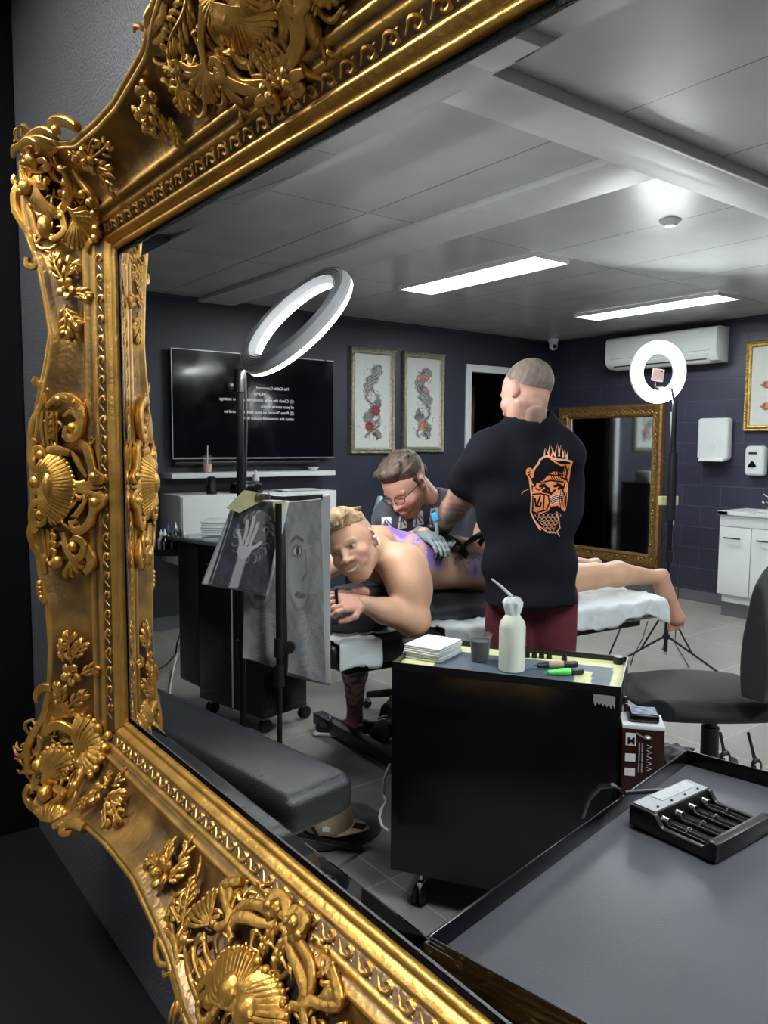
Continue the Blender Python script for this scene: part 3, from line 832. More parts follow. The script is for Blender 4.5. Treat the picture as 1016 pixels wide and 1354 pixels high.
def tripod_stand(t, base, ztop, r_pole=.014, leg=.42, hub=.42, ang0=.3, metal='black_metal', legz=0.):
    """telescopic light stand: pole sections, collars, three braced legs"""
    b = np.array(base, float)
    z1 = min(ztop, .75)
    MB().cyl(b+[0, 0, .10], b+[0, 0, z1], r_pole*.8).build('lower_pole', metal, t, smooth=True)
    MB().cyl(b+[0, 0, z1-.02], b+[0, 0, ztop], r_pole).build('upper_pole', metal, t, smooth=True)
    for (za, zb, rr) in ((hub, hub+.05, 1.6), (hub*.52, hub*.52+.03, 1.5), (z1-.03, z1+.04, 1.5)): MB().cyl(b+[0, 0, za], b+[0, 0, zb], r_pole*rr).build('collar', 'black_plastic', t, smooth=True)
    MB().cyl(b+[0, 0, hub*.5], b+[0, 0, .08], r_pole*.75).build('chrome_post', 'chrome', t, smooth=True)
    for k in range(3):
        w = ang0+k*2.094; d = np.array([math.cos(w), math.sin(w), 0])
        top = b+[0, 0, hub+.02]; foot = b+d*leg; foot[2] = .012; n = np.cross(d, (0, 0, 1))
        L = MB(); v = foot-(b+d*.02+[0, 0, hub*.52]); mid = b+d*.02+np.array([0, 0, hub*.56])
        top = b+d*.02+np.array([0, 0, hub+.02]); knee = mid+(foot-mid)*.42
        L.tube([mid, foot], .008, n=8).build('leg', metal, t, smooth=True)
        MB().tube([top, knee], .0065, n=8).build('leg_brace', metal, t, smooth=True)
        MB().ball(foot, .012).build('rubber_foot', 'black_plastic', t, smooth=True)


def ring_lamp_head(t, c, nrm, R, rtube_in, back, mat_face='ring_lamp', updir=(0, 0, 1)):
    """annular lamp: glowing face towards nrm, ribbed housing behind"""
    n = unit(nrm); a = unit(np.cross(n, updir)); b = np.cross(n, a); c = np.array(c, float); N = 72
    def ann(prof):
        V = []; F = []; k = len(prof)
        for i in range(N):
            w = 2*math.pi*i/N; d = a*math.cos(w)+b*math.sin(w)
            for (r, h) in prof: V.append(c+d*r+n*h)
        for i in range(N):
            for j in range(k-1): F.append((i*k+j, ((i+1) % N)*k+j, ((i+1) % N)*k+j+1, i*k+j+1))
        return V, F
    ri = rtube_in
    MB().add(*ann([(ri+.0025, .004), (ri+.003, .020), (ri+.010, .026), ((R+ri)/2, .028), (R-.010, .026), (R-.003, .020), (R-.0025, .004)])).build('light_ring', mat_face, t, smooth=True)
    MB().add(*ann([(R-.003, .008), (R, .006), (R+.001, -.008), (R-.012, -.022), ((R+ri)/2+.012, -.028), ((R+ri)/2-.012, -.028), (ri+.012, -.022), (ri-.001, -.008), (ri, .006), (ri+.003, .008)])).build('lamp_housing', back, t, smooth=True)
    for k in range(5):
        r0 = ri+(R-ri)*(.2+.15*k); MB().add(*ann([(r0, -.027), (r0+.001, -.0305), (r0+.003, -.0305), (r0+.004, -.027)])).build('cooling_rib', 'grey_plastic', t, smooth=True)
    return a, b, n


def lamps():
    # ---- near ring lamp, tilted to shine down on the back
    base = P(320, 700, d=2.8); base[2] = 0
    t = thing('ring_light', 'tilted ring light on a black pole, in front of the television', 'lamp', base)
    ctr = P(392, 425, d=2.72)
    uax = (_rt*.74+_up*.673)                              # long axis of the ring as seen
    side = unit(_rt*.673-_up*.74)
    vr = unit(ctr-CAMP); side = unit(side-vr*(side@vr)); n = unit(side*.955+vr*.29)
    ring_lamp_head(t, ctr, n, .243, .180, 'lamp_shell', updir=unit(uax))
    tripod_stand(t, base, float(P(324, 490, d=2.8)[2]), r_pole=.0145, leg=.3, hub=.36, ang0=2.2)
    tp = base.copy(); tp[2] = float(P(324, 490, d=2.8)[2])
    lowp = P(333, 480, d=2.74)
    MB().tube([tp, tp+(lowp-tp)*.5+[0, 0, .01], lowp], [.012, .014, .012]).build('tilt_joint', 'chrome', t, smooth=True)
    k = tp+_rt*-.035+_up*-.06
    MB().cyl(tp+[0, 0, -.08], tp+[0, 0, 0], .02).cyl(tp-_up*.055, k, .008).ball(k, .02).build('clamp_knob', 'black_plastic', t, smooth=True)
    MB().tube([lowp+_up*.02, lowp+_rt*.03+_up*.02, ctr-unit(uax)*.21], [.012, .014, .016]).build('yoke', 'silver', t, smooth=True)
    MB().tube([tp+_rt*.02, tp+_rt*.025-_up*.2, tp+_rt*.02-_up*.45], .004, n=6).build('lamp_cable', 'black_plastic', t, smooth=True)
    # ---- far ring lamp facing the room
    base = P(880, 880, z=0)
    t = thing('ring_light', 'glowing round ring light on a black tripod by the air conditioner', 'lamp', base)
    dd = float((base-CAMP)@_fw)
    ctr = P(870.5, 492, d=dd-.05)
    n = unit(-_fw+_rt*.28-_up*.12)
    ring_lamp_head(t, ctr, n, .212, .122, 'white_gloss')
    tripod_stand(t, base, ctr[2]-.2, r_pole=.017, leg=.42, hub=.36, ang0=.6)
    MB().tube([base+[0, 0, ctr[2]-.25], base+[0, 0, ctr[2]-.12]-n*.04, ctr-n*.035-_up*.1, ctr-_up*.04-n*.02], .009).build('yoke', 'black_metal', t, smooth=True)
    MB().cyl(base+[0, 0, 1.0], base+[0, 0, 1.45], .03).build('battery_pack', 'black_plastic', t, smooth=True)
    ph = thing('phone', 'phone held in the middle of the far ring light', 'phone', ctr)
    a = unit(np.cross(n, (0, 0, 1))); b = np.cross(a, n)
    MB().obox(ctr-_up*.02, .09, .012, .085, ax=unit(a+b*.12), ay=n, az=unit(b-a*.12), r=.005).build('phone_body', mat('phone_pink', (.45, .3, .28), .4, var=.05), ph, smooth=True)
    MB().obox(ctr-_up*.02+n*.008-a*.025+b*.025, .012, .004, .012, ax=a, ay=n, az=b, r=.0015).build('camera_lens', 'black_gloss', ph)
    tp = P(884, 662, d=dd-.05)
    tag(MB().obox(tp, .115, .07, .062, ax=_rt, ay=_fw, az=(0, 0, 1), r=.004).build('tape_label', 'tape'), 'strip of yellow tape wrapped on the far ring light pole', 'tape')
    m = MB().tube([P(888, 545, d=dd+.02), P(890, 620, d=dd+.03), P(891, 690, d=dd+.03), P(884, 712, d=dd)], .006, n=7)
    tag(m.build('white_cable', 'white_paint', smooth=True), 'white cable hanging beside the far ring light pole', 'cable')
    m = MB().tube([P(880, 705, d=dd), P(868, 740, d=dd), P(862, 775, d=dd)], .0035, n=6).tube([P(892, 700, d=dd), P(899, 760, d=dd+.1), P(893, 850, z=.015), P(912, 882, z=.015)], .0035, n=6)
    tag(m.build('lamp_cable', 'black_plastic', smooth=True), 'black cable running down the far tripod', 'cable')


def carts():
    # ---- black cart in the middle (nearest)
    tz = .80
    A = P(519, 880, z=tz); B = P(822, 914, z=tz)
    ex = unit((B-A)*[1, 1, 0]); ey = np.array([-ex[1], ex[0], 0.]); w = float(np.linalg.norm(B-A)); dep = .345
    o = lambda a, b, z: A*[1, 1, 0]+ex*a+ey*b+np.array([0, 0, z])
    t = thing('tattoo_cart', 'black wheeled cart with taped top in front of the standing man', 'cart', o(w/2, dep/2, 0))
    zb = .125
    MB().hexa([o(0, 0, zb), o(w, 0, zb), o(w, dep, zb), o(0, dep, zb), o(0, 0, tz-.012), o(w, 0, tz-.012), o(w, dep, tz-.012), o(0, dep, tz-.012)]).build('cart_body', 'black_gloss', t, bevel=.003)
    g = .004
    m = MB()
    for (a0, b0, a1, b1) in ((0, 0, w, g), (0, dep-g, w, dep), (0, 0, g, dep), (w-g, 0, w, dep)):
        m.hexa([o(a0, b0, tz-.012), o(a1, b0, tz-.012), o(a1, b1, tz-.012), o(a0, b1, tz-.012), o(a0, b0, tz+.012), o(a1, b0, tz+.012), o(a1, b1, tz+.012), o(a0, b1, tz+.012)])
    m.build('rim', 'black_metal', t)
    def topc(uv):
        p = Paint(uv*np.array([w, dep]), (.075, .095, .125))
        y = (.55, .53, .27)
        p.poly([(0, dep), (w, dep), (w, dep-.085), (0, dep-.075)], y); p.poly([(0, 0), (.115, 0), (.11, dep), (0, dep)], y)
        p.poly([(.565, 0), (.615, 0), (.60, dep*.55), (.55, dep*.55)], y); p.poly([(.665, 0), (w, 0), (w, dep), (.66, dep)], y)
        p.c *= (1+.08*wav(uv, 6, 3))[:, None]
        return p.c
    link('taped_top', sheet(o(g, g, tz-.006), ex, ey, w-2*g, dep-2*g, 160, 80, topc, thick=.005), 'print', t, smooth=False)
    for (a, b) in ((.09, .05), (w-.06, .05), (.09, dep-.05), (w-.06, dep-.05)): caster(t, o(a, b, 0), .035, .4)
    # torn tape bits on the front panel
    r = np.random.default_rng(5)
    for (a, z, s) in ((w-.045, tz-.028, .03),):
        pts = [(x, (0 if i % 2 else -.012*r.random()-.006)-.012) for i, x in enumerate(np.linspace(s, -s, 12))]
        MB().prism([(-s, .012), (s, .012)]+pts, o(a, -.0015, z), ex, (0, 0, 1), -ey, .001).build('torn_tape', 'grey_plastic', t)
    top = tz-.006
    # stack of paper towels
    c0 = P(574, 866, z=top); a1 = unit(ex*.98-ey*.2); b1 = np.array([-a1[1], a1[0], 0])
    for i in range(7):
        r2 = r.normal(size=2)*.002; hh = .0065
        m = MB().obox(c0+np.array([r2[0], r2[1], top-c0[2]+.004+i*hh]), .135, .165, hh*.93, ax=unit(a1+b1*r.normal()*.012), ay=unit(b1-a1*.01), r=.003)
        tag(m.build('paper_towel', 'paper', smooth=True), 'folded white paper towel in the stack on the taped cart top', 'towel', 'stack of paper towels on the cart')
    # plastic cup of dark ink water
    c = P(635.5, 874, z=top); c[2] = top
    t2 = thing('plastic_cup', 'clear plastic cup of black liquid on the taped cart top', 'cup', c)
    MB().lathe(c, [(.029, 0), (.031, .004), (.036, .082), (.04, .085), (.04, .09), (.0365, .09), (.035, .084), (.029, .005), (0, .004)], n=28, cap=False).build('cup_body', 'clear', t2, smooth=True)
    MB().lathe(c+[0, 0, .004], [(0, 0), (.0275, .0), (.0325, .066), (0, .067)], n=28).build('ink_water', 'ink', t2, smooth=True)
    # wash bottle
    c = P(677.5, 886, z=top); c[2] = top
    t2 = thing('wash_bottle', 'cloudy squeeze bottle with bent nozzle wrapped in clear film', 'bottle', c)
    MB().lathe(c, [(.0, .0), (.037, .0), (.041, .004), (.041, .14), (.038, .155), (.026, .172), (.022, .178)], n=32).build('bottle_body', 'liquid', t2, smooth=True)
    m = MB(); n2 = 40; prof = [(.022, .176), (.024, .19), (.028, .205), (.03, .218), (.024, .228), (.012, .235)]; V = []; F = []
    for i, (rr, h) in enumerate(prof):
        for k in range(n2):
            w2 = 2*math.pi*k/n2; q = rr*(1+.12*math.sin(7*w2+i)*(i > 0)); V.append(c+[q*math.cos(w2), q*math.sin(w2), h])
    for i in range(len(prof)-1):
        for k in range(n2): F.append((i*n2+k, i*n2+(k+1) % n2, (i+1)*n2+(k+1) % n2, (i+1)*n2+k))
    m.add(V, F).build('film_wrap', mat('film', (.8, .84, .84), .12, alpha=.75, var=.05, vscale=60), t2, smooth=True)
    MB().tube([c+[0, 0, .21], c+[0, 0, .236]-_rt*.006, c+[0, 0, .262]-_rt*.034, c+[0, 0, .29]-_rt*.068], [.006, .006, .005, .003]).build('nozzle', 'white_gloss', t2, smooth=True)
    # teal strip at its foot, row of ink caps, machines
    a, b = P(645, 890, z=top+.004), P(695, 899, z=top+.004)
    tag(MB().tube([a, (a+b)/2+[0, 0, .004], b], .004, n=8).build('teal_cord', 'teal', smooth=True), 'teal plastic strip lying at the cart front edge', 'strip')
    for i, u in enumerate((698, 707.5, 717, 727, 747)):
        c = P(u, (869, 869.5, 870, 870.5, 873)[i], z=top); c[2] = top
        cup = MB().lathe(c, [(.009, 0), (.0095, .002), (.0085, .019), (.0068, .019), (.0068, .012), (0, .012)], n=14).build('ink_pot', 'ink', smooth=True)
        tag(cup, 'small round cap of dark ink in the row on the taped cart top', 'ink cap', 'row of ink caps on the cart')
    def pen(u0, v0, u1, v1, mats, lab, name='tattoo_machine'):
        a = P(u0, v0, z=top+.012); b = P(u1, v1, z=top+.012); a[2] = b[2] = top+.012
        t3 = thing(name, lab, 'tattoo machine', (a+b)/2)
        q = lambda s: a+(b-a)*s
        MB().tube([q(0), q(.08), q(.1), q(.3), q(.34)], [.002, .003, .007, .009, .009], n=12).build('tip', mats[0], t3, smooth=True)
        MB().tube([q(.34), q(.42), q(.55), q(.68)], [.010, .0115, .0115, .01], n=14).build('grip', mats[1], t3, smooth=True)
        MB().tube([q(.68), q(.70), q(.97), q(1)], [.008, .0105, .0105, .008], n=14).build('motor', mats[2], t3, smooth=True)
    pen(706, 880, 764, 878, ('black_plastic', 'cap_tan', 'black_plastic'), 'tattoo machine with tan grip on the cart, behind the green one')
    pen(720, 889, 772, 887, ('green', 'green', 'black_plastic'), 'tattoo machine with bright green tip on the cart')
    # small yellow and black roll at the cart corner
    c = o(w-.03, dep-.03, top)
    tag(MB().lathe(c, [(.014, 0), (.016, .002), (.016, .022), (.014, .024)], n=18).build('tape_roll', 'black_plastic', smooth=True), 'small black roll at the back corner of the cart top', 'roll')
    # ---- side shelf of the cart, box and phone, small bottles
    sz = .47
    s0 = P(850, 1000, d=1.95)
    sc = o(w+.13, .03, 0)
    MB().hexa([o(w, -.06, sz-.02), o(w+.14, -.06, sz-.02), o(w+.14, .28, sz-.02), o(w, .28, sz-.02), o(w, -.06, sz), o(w+.14, -.06, sz), o(w+.14, .28, sz), o(w, .28, sz)]).build('side_shelf', 'black_matte', t, bevel=.003)
    # box
    bx = P(826, 960, d=1.83); bd = 1.83
    k = bd/FPX
    bd = 2.2; fl = P(825, 957, d=bd); fr = P(876, 966, d=bd-.02); e1 = unit((fr-fl)*[1, 1, 0]); e2 = np.array([-e1[1], e1[0], 0]); bw = .112; bdp = .10
    ztop = float(fl[2]); q = lambda a, b, z: fl*[1, 1, 0]+e1*a+e2*b+np.array([0, 0, z])
    t4 = thing('cartridge_box', 'tall dark red box with white lid beside the black cart', 'box', q(bw/2, bdp/2, sz))
    MB().hexa([q(0, 0, sz), q(bw, 0, sz), q(bw, bdp, sz), q(0, bdp, sz), q(0, 0, ztop-.012), q(bw, 0, ztop-.012), q(bw, bdp, ztop-.012), q(0, bdp, ztop-.012)]).build('box_body', 'dark_red', t4, bevel=.001)
    MB().hexa([q(-.001, -.001, ztop-.012), q(bw+.001, -.001, ztop-.012), q(bw+.001, bdp+.001, ztop-.012), q(-.001, bdp+.001, ztop-.012), q(-.001, -.001, ztop), q(bw+.001, -.001, ztop), q(bw+.001, bdp+.001, ztop), q(-.001, bdp+.001, ztop)]).build('box_lid', 'paper', t4, bevel=.001)
    for z, hh in ((.024, .036), (.084, .022), (.126, .022)): MB().hexa([q(.008, -.0015, ztop-z-hh), q(.036, -.0015, ztop-z-hh), q(.036, 0, ztop-z-hh), q(.008, 0, ztop-z-hh), q(.008, -.0015, ztop-z), q(.036, -.0015, ztop-z), q(.036, 0, ztop-z), q(.008, 0, ztop-z)]).build('label', 'white_paint', t4)
    flat_text('M', .028, q(.034, -.002, ztop-.056), e1, (0, 0, 1), 'ink', t4, bold=.0008)
    L2 = MB()
    for a in (.044, .052):
        for k_ in range(3): L2.hexa([q(a, -.0012, ztop-.05-.03*k_-.026), q(a+.0035, -.0012, ztop-.05-.03*k_-.026), q(a+.0035, 0, ztop-.05-.03*k_-.026), q(a, 0, ztop-.05-.03*k_-.026), q(a, -.0012, ztop-.05-.03*k_), q(a+.0035, -.0012, ztop-.05-.03*k_), q(a+.0035, 0, ztop-.05-.03*k_), q(a, 0, ztop-.05-.03*k_)])
    L2.build('small_print', 'grey_plastic', t4)
    for k_ in range(5): L3 = MB().tube([q(.066, -.0015, ztop-.055-k_*.016), q(.079, -.0015, ztop-.060-k_*.016), q(.067, -.0015, ztop-.066-k_*.016)], .0014, n=5).build('side_print', 'grey_plastic', t4)
    m = MB().tube([q(.036+.018*a, -.002, ztop-.022-.012*a) for a in np.linspace(0, 1, 6)], .0022, n=6).ball(q(.066, -.002, ztop-.033), (.011, .011, .006), n=12, m=7)
    m.build('emblem', 'silver', t4)
    pc = q(bw/2+.004, bdp/2+.006, ztop+.012)
    t5 = thing('phone', 'small square black screen device lying on the white box lid', 'phone', pc)
    MB().obox(pc, .080, .078, .024, ax=e1, ay=e2, r=.006).build('phone_body', 'black_gloss', t5, smooth=True)
    def scr(uv):
        c = np.zeros((len(uv), 3)); v = .5+.5*wav(uv*[1, 1], 2.4, 9); c[:] = np.stack([.16*v, .2*v, .3*v], 1)+.02; return c
    link('screen', sheet(pc+[0, 0, .0128]-e1*.035-e2*.034, e1, e2, .070, .068, 40, 40, scr, thick=.001), 'print', t5, smooth=False)
    for i, (a, b, h, mm) in enumerate(((.02, .125, .26, 'white_gloss'), (.055, .125, .21, 'grey_plastic'), (.02, .16, .27, 'white_gloss'), (.06, .16, .22, 'black_plastic'))):
        c = q(a, b, sz)
        t6 = thing('ink_bottle', ['white bottle right behind the dark red box, next to the cart', 'grey bottle right behind the dark red box, on the outer side', 'tallest white bottle at the back of the cart side shelf', 'black bottle at the back of the cart side shelf'][i], 'bottle', c)
        MB().lathe(c, [(.011, 0), (.0125, .003), (.0125, h-.03), (.006, h-.02), (.006, h-.012)], n=14).build('bottle_body', mm, t6, smooth=True)
        MB().lathe(c+[0, 0, h-.014], [(.008, 0), (.008, .012), (.004, .022)], n=12).build('bottle_cap', 'black_plastic', t6, smooth=True)
    # ---- black cart further back under the television
    zb = .09
    N = P(350, 952, z=zb); L = P(265, 922, z=zb); R = P(405.5, 944, z=zb)
    ln = float(np.linalg.norm((L-N)[:2])); eyy = unit((L-N)*[1, 1, 0]); ex = np.array([eyy[1], -eyy[0], 0.]); wd = .30; tz = .95
    t = thing('black_workstation', 'tall black wheeled workstation with glass top below the television', 'cart', N*[1, 1, 0]+ex*wd/2+eyy*ln/2)
    q = lambda a, b, z: N*[1, 1, 0]+ex*a+eyy*b+np.array([0, 0, z])
    MB().hexa([q(0, 0, zb), q(wd, 0, zb), q(wd, ln, zb), q(0, ln, zb), q(0, 0, tz), q(wd, 0, tz), q(wd, ln, tz), q(0, ln, tz)]).build('cart_body', 'black_gloss', t, bevel=.003)
    MB().hexa([q(-.01, -.01, tz), q(wd+.01, -.01, tz), q(wd+.01, ln+.27, tz), q(-.01, ln+.27, tz), q(-.01, -.01, tz+.02), q(wd+.01, -.01, tz+.02), q(wd+.01, ln+.27, tz+.02), q(-.01, ln+.27, tz+.02)]).build('glass_top', 'glass_shelf', t, bevel=.002)
    MB().hexa([q(.0, ln, .14), q(wd, ln+.0, .14), q(wd, ln+.235, .14), q(.03, ln+.235, .14), q(0, ln, tz), q(wd, ln, tz), q(wd, ln+.235, tz), q(.03, ln+.235, tz)]).build('side_panel', bpy.data.materials['skirt'] if False else 'black_plastic', t, bevel=.02, seg=4)
    MB().hexa([q(-.006, .245, zb+.01), q(0, .245, zb+.01), q(0, .249, zb+.01), q(-.006, .249, zb+.01), q(-.006, .245, tz-.1), q(0, .245, tz-.1), q(0, .249, tz-.1), q(-.006, .249, tz-.1)]).build('door_seam', 'grey_plastic', t)
    for (a, b) in ((.33, .05), (.05, .05), (.33, ln-.05), (.05, ln-.05)): caster(t, q(a, b, 0), .035, .2)
    MB().tube([q(-.004, .44, tz-.09), q(-.05, .40, tz-.09), q(-.05, .36, tz-.09), q(-.004, .32, tz-.09)], .005, n=8).build('handle', 'chrome', t, smooth=True)
    # bottle tray at its left end
    c = P(232, 727, d=4.6); zt = float(c[2])-.02
    t2 = thing('bottle_tray', 'black bottle tray on the far end of the tall black workstation', 'tray', [c[0], c[1], zt])
    cc = np.array([c[0], c[1], zt]); e = unit([_rt[0], _rt[1], 0]); f = unit([_fw[0], _fw[1], 0])
    m = MB().obox(cc, .22, .16, .012, ax=e, ay=f, r=.003)
    for s in (-1, 1): m.obox(cc+e*s*.108+[0, 0, .02], .006, .16, .045, ax=e, ay=f); m.obox(cc+f*s*.078+[0, 0, .015], .22, .006, .035, ax=e, ay=f)
    m.tube([cc+e*.1, cc+e*.28+[0, 0, .0]], .012)
    m.build('tray_body', 'black_metal', t2)
    k = 0
    cols = ['white_gloss', 'black_gloss', 'black_gloss', 'black_gloss', 'black_gloss', 'black_gloss', 'black_gloss']
    for i, (a, b, h) in enumerate(((-.085, .02, .12), (-.05, -.03, .13), (-.05, .04, .15), (-.005, -.03, .125), (-.003, .04, .16), (.045, -.03, .13), (.045, .04, .12), (.085, -.01, .1))):
        p = cc+e*a+f*b+[0, 0, .007]; mm = 'white_gloss' if i == 0 else 'black_gloss'
        capm = ('white_gloss', 'white_gloss', 'blue_cap', 'black_plastic', 'silver', 'black_plastic', 'white_gloss', 'black_plastic')[i]
        lab = ('white capped white bottle at the left end of the bottle tray', 'front left black bottle with white nozzle on the bottle tray', 'black bottle with bright blue cap on the bottle tray', 'front middle black bottle on the bottle tray',
               'tallest black bottle with silver cap on the bottle tray', 'front right black bottle on the bottle tray', 'back right black bottle with white cap on the bottle tray', 'shortest black bottle at the right end of the bottle tray')[i]
        t3 = thing('ink_bottle', lab, 'bottle', p, 'ink bottles on the bottle tray')
        MB().lathe(p, [(.018, 0), (.02, .003), (.02, h*.62), (.009, h*.74), (.008, h*.8)], n=14).build('bottle_body', mm, t3, smooth=True)
        MB().lathe(p+[0, 0, h*.78], [(.011, 0), (.011, h*.12), (.005, h*.2), (.003, h*.3)], n=12).build('bottle_cap', capm, t3, smooth=True)
        if i in (1, 3, 5): MB().obox(p-f*.0195+[0, 0, h*.33], .012, .002, h*.34, ax=e, ay=f).build('label', 'grey_plastic', t3)
    # pile of white paper towels
    c = P(320, 700, d=4.5); zc = tz+.02
    cc = q(.12, ln+.06, zc)
    cc = P(306, 706, z=zc)
    for i in range(6):
        m = MB().obox(cc+np.array([.004*math.sin(i*2), 0, .008+i*.014]), .30, .22, .013, ax=unit(e+f*.03*math.sin(i*3)), ay=f, r=.006)
        tag(m.build('paper_towel', 'paper', smooth=True), 'folded white towel in the pile on the tall black workstation', 'towel', 'pile of towels on the workstation')
    # cables to the floor
    m = MB().tube([P(242, 828, z=.02)+[0, 0, .45], P(239, 838, z=.2), P(235, 850, z=.1), P(233, 865, z=.012), P(222, 878, z=.008), P(205, 888, z=.008)], .006, n=7)
    tag(m.build('floor_cable', 'black_plastic', smooth=True), 'black cable running from the workstation across the floor', 'cable')
    m = MB().tube([P(242, 842, z=.3), P(236, 862, z=.1), P(230, 885, z=.01), P(226, 909, z=.008), P(224, 940, z=.008)], .006, n=7)
    tag(m.build('white_cable', 'white_paint', smooth=True), 'white cable running down behind the workstation to the floor', 'cable')


def art_hand(uv):
    """a generic charcoal sheet: a raised hand in front of a shadowed face with swirling hair"""
    p = Paint(uv*np.array([.21, .29]), (.06, .064, .078)); r = np.random.default_rng(11)
    n = wav(uv, 3.2, 5, 4); p.c = p.c*(1+.5*n[:, None])
    for i in range(46):
        a = r.uniform(0, 6.28); x, y = .11+.08*math.cos(a), .17+.085*math.sin(a)
        pts = [(x+.03*t*math.cos(a+2+t), y+.03*t*math.sin(a+1.6+t*1.5)) for t in np.linspace(0, 1.3, 6)]
        g = r.uniform(.15, .5); p.line(pts, .0028, (g, g, g*1.08), op=.8, taper=True)
    g = lambda v: (v, v*.99, v*.97)
    p.ell((.128, .2), (.04, .055), g(.2), rot=.15); p.ell((.155, .198), (.013, .007), g(.5)); p.ell((.156, .198), (.005, .006), g(.01)); p.line([(.14, .21), (.155, .216), (.172, .21)], .002, g(.02))
    p.line([(.118, .2), (.112, .178), (.12, .17)], .002, g(.08)); p.ell((.118, .15), (.014, .005), g(.09))
    s = .62
    p.line([(.085, -.01), (.087, .06), (.09, .11)], .017, g(s*.8))
    p.ell((.09, .13), (.028, .034), g(s))
    for (b, e2, w) in (((.07, .14), (.044, .185), .006), ((.078, .155), (.07, .22), .0065), ((.092, .16), (.094, .235), .0065), ((.106, .155), (.116, .215), .0062), ((.11, .13), (.145, .155), .006)):
        p.line([b, ((b[0]+e2[0])/2+.003, (b[1]+e2[1])/2), e2], w, g(s)); p.line([e2, (e2[0], e2[1]+.004)], .003, g(.55))
    for (b, e2) in (((.083, .14), (.08, .16)), ((.098, .14), (.1, .16))): p.line([b, e2], .0018, g(.12))
    p.line([(0, 0), (0, .29), (.21, .29)], .004, g(.6))
    return p.c


def art_face(seed):
    def f(uv):
        p = Paint(uv*np.array([.21, .42]), (.22, .223, .23)); r = np.random.default_rng(seed)
        p.c = p.c*(1+.25*wav(uv*[1, 2], 3, seed, 4)[:, None]); g = lambda v: (v*1.35, v*1.35, v*1.38)
        p.ell((.07, .27), (.06, .1), g(.21), op=.8); p.ell((.065, .3), (.03, .016), g(.10)); p.ell((.065, .3), (.022, .011), g(.32)); p.ell((.067, .3), (.009, .011), g(.03))
        p.line([(.03, .322), (.06, .335), (.1, .325)], .004, g(.07)); p.line([(.11, .3), (.12, .25), (.095, .235)], .005, g(.1), op=.7)
        p.ell((.075, .195), (.03, .009), g(.07)); p.line([(.02, .19), (.05, .16), (.1, .165), (.13, .2)], .004, g(.1), op=.7)
        for i in range(22):
            y = .02+.006*i; p.line([(.09+r.normal()*.01, y), (.13, y+.006), (.18+r.normal()*.01, y-.003)], .002, g(.27), op=.6)
        for i in range(26):
            x = r.uniform(.02, .19); y = r.uniform(.02, .4); p.line([(x, y), (x+r.normal()*.03, y+r.normal()*.03)], .0025, g(r.uniform(.08, .3)), op=.5, taper=True)
        return p.c
    return f


